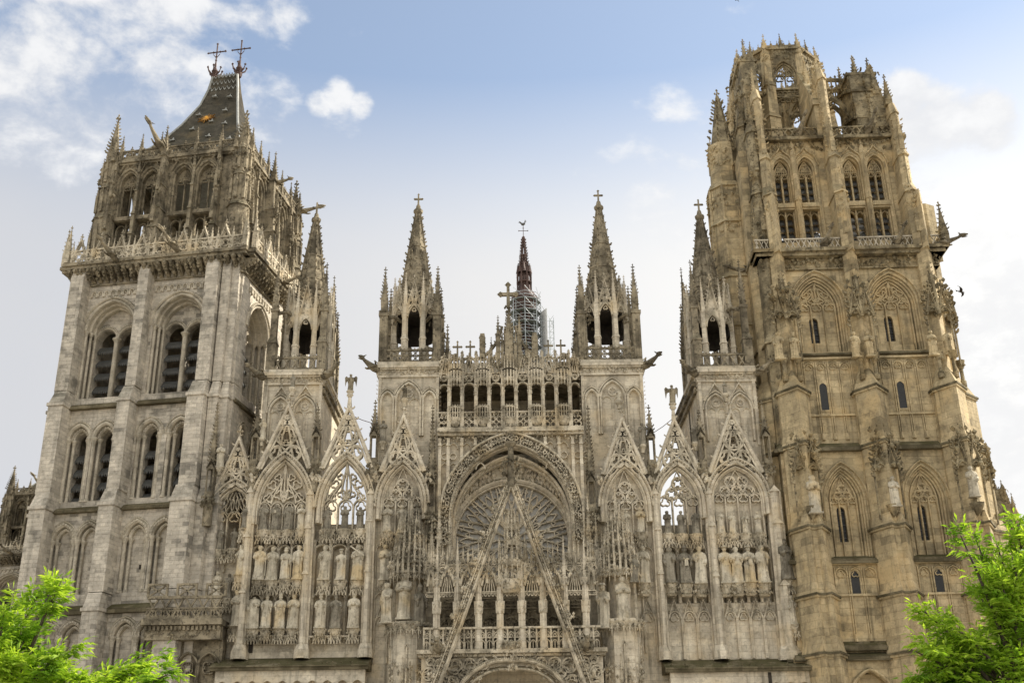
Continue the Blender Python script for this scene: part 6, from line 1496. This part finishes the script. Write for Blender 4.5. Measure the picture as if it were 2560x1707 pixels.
def fin(name, u0, u1, d0, d1, zl, zh, root, pts, mt='gold'):
    m = MB(); m.loft([[(u0, d0, 47), (u1, d0, 47), (u1, d1, 47), (u0, d1, 47)], [(u0, d0, zh), (u1, d0, zh), (u1, d1, zl), (u0, d1, zl)]])
    n = 7
    for i in range(n): t = (i + .5) / n; m.crocket((u0 + u1) / 2, d1 + (d0 - d1) * t, zl + (zh - zl) * t + .1, 0.01, 1, .16)
    m.box(u0 - .12, u1 + .12, 49.9, 50.1, d0, d1 + .15)
    for p in pts: pinnacle(m, p[0], p[1], p[2], p[3], p[4], p[5], .26)
    return m.build(name, M[mt], root)
fin('raking_fin', -1.0, -.25, -5.0, -.7, 50.4, 56.3, CR, ((-.62, -1.2, 50.6, .5, .6, 2.2), (-.62, -3.2, 53.4, .4, .5, 1.6)))
def deep_fin(lo, hi, db, df, z1, pins, mt):
    """deep raking buttress at a corner of the crown, its long flank cut by slanting drip courses"""
    m = MB(); hb = hi + (.5 if lo > 0 else 0); m.loft([[(lo, db, 47), (hb, db, 47), (hb, df, 47), (lo, df, 47)], [(lo, db, 50.6), (hi + (hb - hi) * .55, db, 50.6), (hi + (hb - hi) * .55, df - .3, 50.0), (lo, df - .3, 50.0)], [(lo + .06, db, z1), (hi - .06, db, z1), (hi - .06, df - 1.0, z1 + .2), (lo + .06, df - 1.0, z1 + .2)]])
    for z0, dz in ((49.0, 1.6), (51.6, 1.7)):
        P0 = [(lo - .1, df + .05 - (z0 - 47) * .13, z0), (lo - .1, (db + df) / 2, z0 + dz * .55), (lo - .1, db + .2, z0 + dz)]
        m.tube(P0, .13, 5); m.tube([(hi + .1, q[1], q[2]) for q in P0], .13, 5); m.tube([P0[0], (hi + .1, P0[0][1], z0)], .13, 5)
    m.box(lo - .12, hi + .12, z1 - .1, z1 + .12, db - .1, df - .9); m.prism([(hi - .9, z1), (hi, z1), (hi - .25, z1 + 1.0)], df - 1.6, df - 1.0)
    for q in range(18): m.crocket((lo + hi) / 2, df - .05 - q * .055, 47.6 + q * .36, .01, 1, .17)
    for q in range(80): m.knob(R.choice((lo, hi)) + R.uniform(-.08, .08), R.uniform(db, df - .3), R.choice((50.2, 52.9, z1 - .3)) + R.uniform(-.4, .4), R.uniform(.07, .15))
    for p in pins: pinnacle(m, p[0], p[1], p[2], .5, .5, 1.9, .27)
    pinnacle(m, (lo + hi) / 2, df + .1, 47.2, .5, 1.2, 2.0, .28); m.build('corner_fin', M[mt], CR)
def fly(a, b):
    """openwork flying arch between a corner fin and the octagon"""
    m = MB(); L = lambda t, z: (a[0] + (b[0] - a[0]) * t, a[1] + (b[1] - a[1]) * t, z)
    m.tube([L(0, 53.9), L(.5, 54.4), L(1, 54.7)], .17, 6); m.tube([L(0, 50.4), L(.25, 52.0), L(.55, 53.0), L(1, 53.3)], .22, 6); m.tube([L(0, 53.2), L(1, 53.7)], .1, 5)
    for i in range(9): t = (i + .5) / 9; m.tube([L(t, 53.0), L(t, 54.3)], .07, 5); m.knob(*L(t, 53.6 + R.uniform(-.2, .2)), .19); m.knob(*L(t, 54.5), .13)
    m.build('flying_arch', M['goldlace'], CR)
deep_fin(2.2, 4.3, -5.2, -.9, 53.4, ((2.5, -4.8, 53.4), (3.3, -3.6, 53.6), (3.0, -2.4, 52.6), (4.1, -2.6, 52.6), (4.0, -1.6, 51.2), (4.5, -.6, 49.6)), 'goldlace')
deep_fin(-6.0, -4.75, -5.4, -.9, 55.0, ((-5.4, -4.7, 54.9), (-5.4, -2.6, 54.8), (-4.9, -3.6, 54.6)), 'goldlace')
deep_fin(2.5, 3.75, -13.2, -10.8, 53.6, ((3.1, -12, 53.4),), 'gold'); deep_fin(-6.0, -4.75, -13.2, -10.8, 54.0, ((-5.4, -12, 53.8),), 'goldlace')
fly((2.6, -4.6), (oc + 3.3, od + 1.6)); fly((2.6, -3.4), (oc + 1.6, od + 3.5)); fly((-5.2, -4.6), (oc - 2.6, od + 2.6)); fly((2.6, -11.5), (oc + 3.3, od - 1.6)); fly((-5.2, -11.5), (oc - 2.8, od - 2.2))
for c, d0, top in ((-5.95, -.6, 47.5), (-6.25, -2.2, 49.0)):
    m = MB()
    for z0, z1, w, dd in ((20, 30.5, .62, 1.1), (30.5, 37.2, .54, .9), (37.2, 42.2, .46, .75), (42.2, top, .38, .6)):
        P = [(c - w, d0 - 1), (c - w, d0 + dd * .5), (c, d0 + dd), (c + w, d0 + dd * .5), (c + w, d0 - 1)]; m.plan(P, z0, z1); m.plan([(c + (a - c) * 1.25, b + .12) for a, b in P], z1 - .14, z1); m.plan([(c + (a - c) * 1.15, b + .06) for a, b in P], z1, z1 + .7, .7, (c, d0))
    pinnacle(m, c, d0 + .1, top, .44, .6, 2.4, .28); pinnacle(m, c, d0 + .7, 39.0, .36, 1.0, 1.9, .28); pinnacle(m, c, d0 + .6, 44.0, .3, 1.0, 1.6, .26); foliage(m, c - .5, c + .5, 38.5, 46.5, d0 + .2, d0 + .7, 70, .08, .17)
    m.build('flank_pier', M['goldlace'], GOLD)
# stair turret clasping the left side
m = MB(); tu, td = -7.55, -4.2
m.frust(tu, td, 20, 36.9, 1.75, 1.65, 8, pi / 8); m.frust(tu, td, 36.9, 44.6, 1.5, 1.42, 8, pi / 8); m.frust(tu, td, 44.6, 48.6, 1.15, 1.1, 8, pi / 8)
for z, r in ((28.2, 1.92), (33.0, 1.86), (36.9, 1.82), (41.5, 1.66), (44.6, 1.6)): m.frust(tu, td, z - .12, z + .35, r, r * .86, 8, pi / 8)
m.box(tu, -5.9, 20, 45.5, td - 1.0, td + .6); m.box(-6.9, -5.6, 20, 46.5, -3.2, -1.3)
for k in range(8):
    a = pi / 8 + k * pi / 4; x, y = tu + 1.48 * math.cos(a), td + 1.48 * math.sin(a); m.tube([(x, y, 37), (x, y, 44.5)], .1, 5); pinnacle(m, tu + 1.05 * math.cos(a), td + 1.05 * math.sin(a), 46.4, .24, 1.6, 1.2, .24)
for q in range(240):
    a = R.uniform(0, 2 * pi); z = R.choice((43.2, 43.9, 47.0, 47.9, 41.0)) + R.uniform(-.4, .4); r = 1.48 if z < 45 else 1.15; m.knob(tu + r * math.cos(a), td + r * math.sin(a), z, R.uniform(.09, .17))
m.build('stair_turret', M['gold'], GOLD)
m = MB()
m.lathe(tu, td, [(1.0, 48.4), (.78, 49.4), (.5, 51.2), (.12, 53.4)], 8, pi / 8)
for k in range(8):
    a = pi / 8 + k * pi / 4
    for i in range(8): t = i / 8; r = .95 * (1 - t) + .14; m.crocket(tu + r * math.cos(a), td + r * math.sin(a), 48.6 + 4.8 * t, math.cos(a), math.sin(a), .16)
finial(m, tu, td, 53.4, .2); m.build('turret_spirelet', M['goldlace'], GOLD)
m = MB(); pinnacle(m, tu + 1.3, td - .6, 45.4, .45, 3.5, 2.8, .3); m.build('corner_pinnacle', M['goldlace'], GOLD)
def fig_gold(kind, px, yb, yt, d, label, tr=0, mt='statue'): return fig_px(kind, px, yb, yt, d, label, (), tr, mt, GF)
Q5 = lambda x, y: (1650 + x * .3827, 550 + y * .3827); Q6 = lambda x, y: (1860 + x * .3872, 1100 + y * .3872)
for kind, Z_, x, yb, yt, d, lb in (
    ('lady', Q6, 462, 470, 230, 2.2, 'pale hooded figure in a gabled niche on the left buttress of the golden tower'),
    ('saint', Q6, 983, 428, 235, 2.2, 'pale slim figure in a gabled niche on the middle buttress of the golden tower'),
    ('apostle', Q6, 1490, 365, 170, 2.2, 'pale figure in a gabled niche on the right buttress of the golden tower'),
    ('lady_b', Q5, 785, 912, 735, 1.1, 'seated looking figure on a shaft, upper left buttress of the golden tower, left of two'),
    ('king', Q5, 885, 905, 738, 1.1, 'figure on a shaft, upper left buttress of the golden tower, right of two'),
    ('youth', Q5, 1285, 897, 733, 1.1, 'slim youthful figure on a shaft, upper middle buttress of the golden tower, left of two'),
    ('saint', Q5, 1378, 893, 730, 1.1, 'lean figure on a shaft, upper middle buttress of the golden tower, right of two'),
    ('priest', Q5, 1790, 885, 725, 1.1, 'broad figure with wide cloak on a shaft, upper right buttress of the golden tower'),
    ('worn', Q5, 1890, 880, 740, .8, 'figure at the outer side of the upper right buttress of the golden tower')):
    a, b = Z_(x, yb); _, t = Z_(x, yt); fig_gold(kind, a, b, t, d, lb, R.uniform(-12, 12), 'statue' if Z_ is Q6 else 'gold')
# ================================================================== iron crossing spire far behind, with its scaffold
SP = thing('crossing_spire', 'slender brown iron openwork spire with cross and weathercock, rising far behind the gable', 'spire', (2.0, 85, 0))
F85 = Frame(0, 85, 0)
m = MB()
for k in range(8):
    a = pi / 8 + k * pi / 4; c, s = math.cos(a) * .88, math.sin(a) * .88; Pt = lambda r, z: (r * c, r * s, z)
    m.tube([Pt(1.62, 50), Pt(1.6, 72.0)], .2, 5); m.tube([Pt(1.3, 73.6), Pt(1.15, 76.9)], .12, 5); m.tube([Pt(.95, 76.5), Pt(.5, 79.6), Pt(.2, 83.1)], .1, 5)
    pinnacle(m, 1.28 * c, 1.28 * s, 73.6, .22, 2.6, 1.6, .3)
    for i in range(13): t = i / 13; r = (.95 - .75 * t) ; m.crocket(r * c, r * s, 76.8 + 6.3 * t, c, s, .15)
m.lathe(0, 0, [(1.62, 70.6), (2.1, 72.0), (2.2, 72.3), (1.6, 73.3), (1.35, 73.7)], 8, pi / 8)
for z, r in ((75.1, 1.2), (76.8, 1.05), (78.2, .72), (79.8, .5), (81.4, .36), (82.6, .25)): m.lathe(0, 0, [(r, z), (r + .08, z + .1), (r, z + .2)], 8, pi / 8)
for k in range(8):
    a = k * pi / 4; m.frust(.9 * math.cos(a), .9 * math.sin(a), 76.8, 78.6, .35, .03, 4, a)
m.build('openwork_shaft', M['spire'], SP)
m = MB(); m.lathe(0, 0, [(1.0, 50), (1.0, 73), (.75, 76.8), (.3, 80.0)], 8); m.build('core', M['spire'], SP)
m = MB(); m.tube([(0, 0, 83), (0, 0, 85.2)], .05, 5); m.tube([(-.7, 0, 84.25), (.7, 0, 84.25)], .05, 5)
for a in (-.7, .7): m.knob(a, 0, 84.25, .12)
m.knob(0, 0, 84.7, .11); m.knob(0, 0, 83.2, .18); m.build('cross', M['iron'], SP)
m = MB(); m.tube([(-.3, 0, 85.5), (-.2, 0, 85.4), (.0, 0, 85.4), (.2, 0, 85.5), (.3, 0, 85.75), (.34, 0, 85.95)], [.1, .2, .24, .2, .13, .1], 6); m.tube([(.34, 0, 85.93), (.55, 0, 85.9)], [.08, .02], 4); m.knob(.34, 0, 86.08, .1); m.tube([(-.25, 0, 85.5), (-.55, 0, 85.8), (-.72, 0, 85.7)], [.14, .14, .04], 5); m.tube([(0, 0, 85.1), (0, 0, 85.3)], .05, 4); m.build('weathercock', M['lead'], SP)
SCF = thing('scaffold', 'tubular scaffolding with boarded lifts and white sheeting around the lower spire', 'scaffold', (2.0, 85, 0))
m = MB()
for k in range(8):
    for r in (1.9, 2.45):
        a = k * pi / 4; x, y = r * math.cos(a), r * math.sin(a); m.tube([(x, y, 45), (x, y, 72.5 - (r - 2) * 1.5)], .06, 4)
for i in range(15):
    z = 46 + 1.85 * i
    for zz in (z, z + .5, z + 1.0):
        P = [(2.45 * math.cos(k * pi / 4), 2.45 * math.sin(k * pi / 4), zz) for k in range(8)]
        for k in range(8): m.tube([P[k], P[(k + 1) % 8]], .045, 4)
    for k in (4, 5, 6, 7, 0, 1, 2): m.tube([(2.45 * math.cos(k * pi / 4), 2.45 * math.sin(k * pi / 4), z), (2.45 * math.cos((k + 1) * pi / 4), 2.45 * math.sin((k + 1) * pi / 4), z + 1.85)], .03, 4)
m.build('tubes', M['steel'], SCF)
for i in range(15):
    m = MB(); z = 46 + 1.85 * i; m.lathe(0, 0, [(1.7, z - .06), (2.4, z - .06), (2.4, z), (1.7, z)], 8); m.build('deck', M['deck'], SCF)
m = MB(); m.loft([[(2.25, -1.5, 45), (2.3, -1.5, 45), (3.4, 1.8, 45), (3.35, 1.8, 45)], [(2.25, -1.5, 70.8), (2.3, -1.5, 70.8), (3.3, 1.8, 70.2), (3.25, 1.8, 70.2)]]); m.build('sheeting', M['sheet'], SCF)
m = MB()
for x in (3.7, 4.3):
    for y in (-.5, .8): m.tube([(x, y, 45), (x, y, 69)], .055, 4)
for i in range(26):
    z = 45.5 + .92 * i
    m.tube([(3.7, .8, z), (4.3, .8, z + .9)], .04, 4); m.tube([(3.7, .8, z), (4.3, .8, z)], .04, 4); m.tube([(3.7, .8, z), (2.6, .8, z)], .03, 4)
m.tube([(2.6, .8, 71), (3.7, .8, 69), (4.3, .8, 67.5)], .05, 4); m.build('ladder_tower', M['steel'], SCF)
# wire stays between the front and its pinnacles
for a, b, lb in (((-10.9, .1, 25.6), (-9.15, .1, 24.9), 'thin iron stay from the left open gable to the next turret'), ((9.2, .1, 24.0), (10.6, .1, 25.0), 'thin iron stay from the right open gable to the next turret')):
    m = MB(); m.tube([a, ((a[0] + b[0]) / 2, .1, (a[2] + b[2]) / 2 - .05), b], .022, 4); tag(m.build('iron_stay', M['iron']), lb, 'cable', 'iron stays')

# ================================================================== other towers glimpsed at the edges
E1 = copy_tree(BELL, None, ()); E1.name = 'distant_tower'
E1['label'] = 'part of a smaller grey gothic tower behind the bell tower, at the photo\'s left edge'; E1['category'] = 'tower'
E1.scale = (.78, .78, .60)
E2 = copy_tree(GOLD, None, ()); E2.name = 'distant_tower'
E2['label'] = 'dark honey tower crown peeking behind the golden tower, at the photo\'s right edge'; E2['category'] = 'tower'
E2.scale = (.62, .62, .50)
for e in (E1, E2): e['group'] = 'distant towers at the picture edges'
def place(e, lu, ld, lz, px, py, Y):
    """stand a far tower on the ground where its measured corner is seen"""
    r = ray(px, py); t = (Y + DIST) / r[1]; X = t * r[0]; z = t * r[2] + EYE; a = -e.rotation_euler.z; s = e.scale.x
    z0 = z - lz * e.scale.z
    if z0 > 0: e.scale.z = z / lz; z0 = 0
    e.location = (X - math.cos(a) * lu * s, Y + math.sin(a) * lu * s, z0)
place(E1, -6.1, -1.2, 47.4, 96, 1220, 24)
place(E2, 3.5, -2, 56.0, 2505, 1180, 34)

# ================================================================== birds
def bird(name, lb, px, py, dist, span, turn, bank):
    r = Vector(ray(px, py)).normalized(); p = Vector((0, -DIST, EYE)) + r * dist
    m = MB(); s = span / 2
    m.tube([(0, -.5 * s, 0), (0, -.32 * s, .01), (0, 0, .02), (0, .3 * s, .01), (0, .42 * s, .03), (0, .52 * s, .02)], [.03 * s, .09 * s, .13 * s, .1 * s, .07 * s, .015 * s], 8)
    m.loft([[(-.04 * s, -.4 * s, .0), (.04 * s, -.4 * s, 0), (.04 * s, -.4 * s, .015 * s), (-.04 * s, -.4 * s, .015 * s)], [(-.16 * s, -.75 * s, 0), (.16 * s, -.75 * s, 0), (.16 * s, -.75 * s, .01 * s), (-.16 * s, -.75 * s, .01 * s)]])
    for g in (-1, 1):
        sec = [(.05, .2, -.22, .06), (.3, .24, -.2, .16), (.55, .2, -.16, .2), (.8, .05, -.2, .14), (1.0, -.2, -.3, .04)]
        m.loft([[(g * a * s, b * s, (h + .02) * s), (g * a * s, (b + c) / 2 * s, (h + .035) * s), (g * a * s, c * s, h * s), (g * a * s, (b + c) / 2 * s, (h - .005) * s)] for a, b, c, h in sec])
    o = m.build(name, M['void'], None, smooth=True); o.location = p; o.rotation_euler = (rad(bank), rad(25), rad(turn)); tag(o, lb, 'bird', 'flying birds'); return o
bird('bird', 'dark bird gliding with spread wings in the white sky right of the golden tower', 2402, 730, 62, .8, 60, 38)
bird('bird', 'tiny part of a bird at the top edge of the blue sky', 1840, 1, 80, .5, 20, 30)

# ================================================================== trees in the square
lf, nt, b = mat('spring_leaves'); k = NT(nt); oi = k.n('NewGeometry'); rnd = oi.outputs['Random Per Island']
cN = k.noise(oi.outputs['Position'], .9, 3, .6); base = k.mix(rnd, rgb(140, 172, 52), rgb(190, 212, 92)); base = k.mix(k.ramp(cN, .4, .65), base, rgb(108, 146, 48))
k.l(base, b.inputs['Base Color']); b.inputs['Roughness'].default_value = .5; b.inputs['Specular IOR Level'].default_value = .25
tr = k.n('BsdfTranslucent'); k.l(k.mix(1.0, base, (1.45, 1.4, .6, 1), 'MULTIPLY'), tr.inputs['Color']); ms = k.n('MixShader'); ms.inputs[0].default_value = .5
k.l(b.outputs[0], ms.inputs[1]); k.l(tr.outputs[0], ms.inputs[2]); out = [x for x in nt.nodes if x.type == 'OUTPUT_MATERIAL'][0]; k.l(ms.outputs[0], out.inputs[0])
M['bark'] = plain('grey_bark', rgb(78, 68, 56), .9, 0, .35, 8)
def tree(lb, X, Y, h, sprays, seed, name='street_tree'):
    """trunk and limbs that reach to the measured sprays; drooping feathered leaves along every twig"""
    q = random.Random(seed); T = thing(name, lb, 'tree', (X, Y, 0), 0, 'leafy trees in the square')
    tm = MB(); lv, lfc = [], []
    tm.tube([(0, 0, 0), (.05, 0, h * .25), (-.04, .05, h * .45)], [.26, .2, .17], 10)
    br = MB()
    def leaflet(p, d, L, w):
        n = len(lv); side = d.cross(Vector((q.uniform(-.4, .4), q.uniform(-.4, .4), 1))).normalized(); m_ = p + d * L * .45 + Vector((0, 0, .012))
        lv.extend([tuple(p), tuple(m_ + side * w), tuple(p + d * L + Vector((0, 0, -L * .18))), tuple(m_ - side * w)]); lfc.append((n, n + 1, n + 2, n + 3))
    def frond(p, d, L, n):
        for i in range(n):
            t = (i + 1) / n; c = p + d * L * t + Vector((0, 0, -.22 * L * t * t))
            for sg in (-1, 1):
                s = d.cross(Vector((0, 0, 1))); s = s.normalized() if s.length > .05 else Vector((1, 0, 0)); s = s * sg
                dd = (s * .75 + d * .65 + Vector((q.uniform(-.15, .15), q.uniform(-.15, .15), -.28 + q.uniform(-.2, .12)))).normalized(); leaflet(c, dd, q.uniform(.18, .28), q.uniform(.026, .036))
        leaflet(p + d * L, d, .24, .03)
    for (x, y, z, spread, cnt) in sprays:
        tip = Vector((x - X, y - Y, z)); st = Vector((0, 0, h * q.uniform(.28, .45))); mid = st.lerp(tip, .5) + Vector((q.uniform(-.2, .2), q.uniform(-.2, .2), q.uniform(-.1, .35)))
        pts = [st, st.lerp(mid, .5) + Vector((0, 0, .1)), mid, mid.lerp(tip, .55) + Vector((0, 0, .1)), tip]
        br.tube([(a.x, -a.y, a.z) for a in pts], [.1, .08, .05, .03, .012], 6)
        for i in range(int(cnt * .6)):
            t = q.random() ** .7; c = pts[2].lerp(tip, t) + Vector((q.gauss(0, spread * .5), q.gauss(0, spread * .5), q.gauss(0, spread * .34)))
            d = (c - pts[2].lerp(tip, max(0, t - .2)) + (tip - st) * .25 + Vector((0, 0, .1))).normalized()
            if i % 3 == 0:
                a0 = pts[2].lerp(tip, max(0, t - .18)); br.tube([(a0.x, -a0.y, a0.z), (c.x, -c.y, c.z)], [.014, .006], 4)
            for f in range(3):
                dd = (d + Vector((q.uniform(-.8, .8), q.uniform(-.8, .8), q.uniform(-.5, .3)))).normalized(); frond(c, dd, q.uniform(.22, .42), q.randint(4, 6))
    tm.build('trunk', M['bark'], T, smooth=True); br.build('branch', M['bark'], T, smooth=True)
    me = bpy.data.meshes.new('crown'); me.from_pydata(lv, [], lfc); me.materials.append(lf); o = bpy.data.objects.new('crown', me); COL.objects.link(o); o.parent = T
    return T
def spr(lst, D):
    out = []
    for px, py, s, n in lst:
        r = ray(px, py); dd = D + R.uniform(-1.3, 1.3); t = dd / r[1]; out.append((t * r[0], dd - DIST, t * r[2] + EYE, s, n))
    return out
r0 = ray(-60, 1900); LT = (r0[0] / r0[1] * 26, 26 - DIST)
tree('bright green feathery tree at the lower left corner, before the bell tower', LT[0], LT[1], 6.6, spr([
    (158, 1442, .16, 22), (130, 1462, .2, 26), (92, 1490, .22, 24), (40, 1500, .26, 26), (10, 1530, .3, 34), (70, 1540, .22, 20), (15, 1590, .34, 44), (60, 1600, .25, 20), (40, 1650, .36, 44), (110, 1655, .28, 28), (165, 1625, .22, 26), (10, 1690, .4, 44), (90, 1700, .36, 44), (180, 1690, .3, 34), (-50, 1560, .6, 50), (-60, 1480, .6, 34),
    (300, 1690, .24, 30), (350, 1672, .24, 34), (395, 1655, .2, 30), (420, 1685, .2, 26), (260, 1712, .26, 30), (360, 1712, .3, 40), (200, 1740, .4, 40), (60, 1760, .5, 50)], 26), 5)
r0 = ray(2620, 1960); RT = (r0[0] / r0[1] * 26, 26 - DIST)
tree('large bright green feathery tree at the lower right corner, before the golden tower', RT[0], RT[1], 7.4, spr([
    (2402, 1338, .14, 14), (2440, 1348, .18, 18), (2490, 1352, .2, 18), (2545, 1310, .24, 34), (2570, 1350, .4, 40), (2530, 1390, .28, 24), (2455, 1445, .2, 28), (2500, 1450, .24, 34), (2440, 1475, .16, 16), (2490, 1500, .26, 36), (2550, 1470, .36, 50), (2300, 1518, .14, 20), (2340, 1548, .2, 24), (2390, 1572, .2, 22), (2320, 1612, .2, 26), (2290, 1628, .18, 22), (2370, 1610, .26, 32), (2430, 1610, .3, 40), (2500, 1560, .34, 50), (2560, 1560, .44, 50),
    (2275, 1692, .16, 22), (2320, 1680, .22, 30), (2380, 1670, .3, 40), (2440, 1680, .34, 46), (2510, 1650, .4, 54), (2570, 1650, .44, 50), (2310, 1725, .26, 26), (2400, 1735, .36, 40), (2500, 1740, .44, 50), (2620, 1450, .6, 50), (2640, 1330, .6, 40)], 26), 9)
# ------------------------------------------------------------------ ground, sky, sun
m = MB(); m.box(-2500, 2500, -.3, 0, -2500, 2500)
pv, nt, b = mat('worn_paving'); k = NT(nt); g = k.n('NewGeometry'); t = k.n('TexBrick'); k.l(g.outputs['Position'], t.inputs['Vector']); t.inputs['Scale'].default_value = 1.0
t.inputs['Color1'].default_value = rgb(150, 142, 128); t.inputs['Color2'].default_value = rgb(170, 162, 148); t.inputs['Mortar'].default_value = rgb(100, 96, 88); k.l(t.outputs[0], b.inputs['Base Color']); b.inputs['Roughness'].default_value = .8
setting(m.build('ground', pv))
SUN = Vector((.80, .20, .62)).normalized()
sl = bpy.data.lights.new('sun', 'SUN'); sl.energy = 5.0; sl.angle = rad(.5); sl.color = (1, .93, .82)
so = bpy.data.objects.new('sun', sl); COL.objects.link(so); so.rotation_euler = SUN.to_track_quat('Z', 'Y').to_euler()
W = bpy.data.worlds.new('World'); SC.world = W; W.use_nodes = True; nt = W.node_tree; nt.nodes.clear(); k = NT(nt)
out = k.n('OutputWorld'); bg = k.n('Background'); k.l(bg.outputs[0], out.inputs[0])
sky = k.n('TexSky', sky_type='NISHITA', sun_disc=False); sky.sun_elevation = math.asin(SUN.z); sky.sun_rotation = math.atan2(SUN.x, SUN.y); sky.air_density = 1.0; sky.dust_density = .7; sky.ozone_density = 1.5
tc = k.n('TexCoord'); dirv = tc.outputs['Generated']; sp = k.n('SeparateXYZ'); k.l(dirv, sp.inputs[0])
warp = k.n('VectorMath', operation='ADD'); nz = k.n('TexNoise'); k.l(dirv, nz.inputs['Vector']); nz.inputs['Scale'].default_value = 6; nz.inputs['Detail'].default_value = 5
k.l(dirv, warp.inputs[0]); k.l(k.vmul(nz.outputs['Color'], (.06, .06, .04)), warp.inputs[1])
fb = k.noise(k.vmul(warp.outputs[0], (1, 1, 1.5)), 15.0, 9, .6); fb2 = k.noise(k.vmul(dirv, (1, 1, 1.7)), 2.3, 5, .55)
def blob(px, py, rdeg):
    v = Vector(ray(px, py)).normalized(); d = k.n('VectorMath', operation='DOT_PRODUCT'); k.l(dirv, d.inputs[0]); d.inputs[1].default_value = v
    return k.ramp(d.outputs['Value'], math.cos(rad(rdeg)), 1.0)
cover = None
for px, py, r_, w_ in ((90, 50, 9, .5), (330, 40, 7, .5), (470, 50, 4, .42), (40, 190, 6, .4), (800, 262, 1.0, .4), (848, 246, 1.3, .42), (900, 262, 1.0, .4), (845, 315, 1.6, .26), (670, 8, 2.6, .42), (650, 90, 2.5, .22), (650, 260, 3.0, .26), (300, 240, 6, .3), (2265, 262, 2.2, .66), (2310, 300, 2.6, .64), (2380, 312, 2.2, .6), (2460, 312, 2.4, .6), (2270, 370, 3.6, .5), (1720, 285, 2.6, .2), (1620, 470, 5.0, .22), (1700, 520, 5.0, .3), (2500, 950, 11, .5), (2500, 620, 6, .36)):
    bl = k.math('MULTIPLY', blob(px, py, r_), w_); cover = bl if cover is None else k.math('MAXIMUM', cover, bl)
low = k.ramp(sp.outputs[2], .645, .42); rear = k.ramp(sp.outputs[1], .25, -.3)
dens = k.math('ADD', cover, k.math('MULTIPLY', k.math('SUBTRACT', fb, .5), 1.5))
cl = k.math('MULTIPLY', k.ramp(dens, .2, .62), .93)
veil = k.math('MINIMUM', k.math('MULTIPLY', k.math('MAXIMUM', low, .2), k.math('ADD', .82, k.math('MULTIPLY', fb2, .3))), 1.0)
bright = k.mix(k.ramp(sp.outputs[0], -.4, .45), (5.2, 5.25, 5.45, 1), (8.2, 8.05, 7.75, 1))
c = k.mix(veil, k.mix(1.0, sky.outputs[0], (1.75, 1.72, 1.62, 1), 'MULTIPLY'), bright)
c = k.mix(cl, c, k.mix(k.ramp(fb, .42, .68), (6.3, 6.35, 6.5, 1), (7.3, 7.3, 7.3, 1)))
c = k.mix(k.math('MULTIPLY', rear, .9), c, k.mix(k.ramp(fb2, .35, .65), (6.5, 6.6, 6.8, 1), (12, 11.8, 11.3, 1)))  # sky out of view behind the camera, brightened to light the front
k.l(c, bg.inputs['Color']); bg.inputs['Strength'].default_value = .1
SC.render.engine = 'CYCLES'; SC.cycles.use_denoising = True; SC.cycles.max_bounces = 6; SC.cycles.diffuse_bounces = 4; SC.cycles.transparent_max_bounces = 6
try: SC.cycles.denoiser = 'OPENIMAGEDENOISE'
except Exception: pass
SC.cycles.use_adaptive_sampling = True; SC.cycles.adaptive_threshold = .015
vs = SC.view_settings; SC.display_settings.display_device = 'sRGB'; vs.view_transform = 'Standard'; vs.look = 'None'; vs.exposure = 0.42; vs.gamma = 1
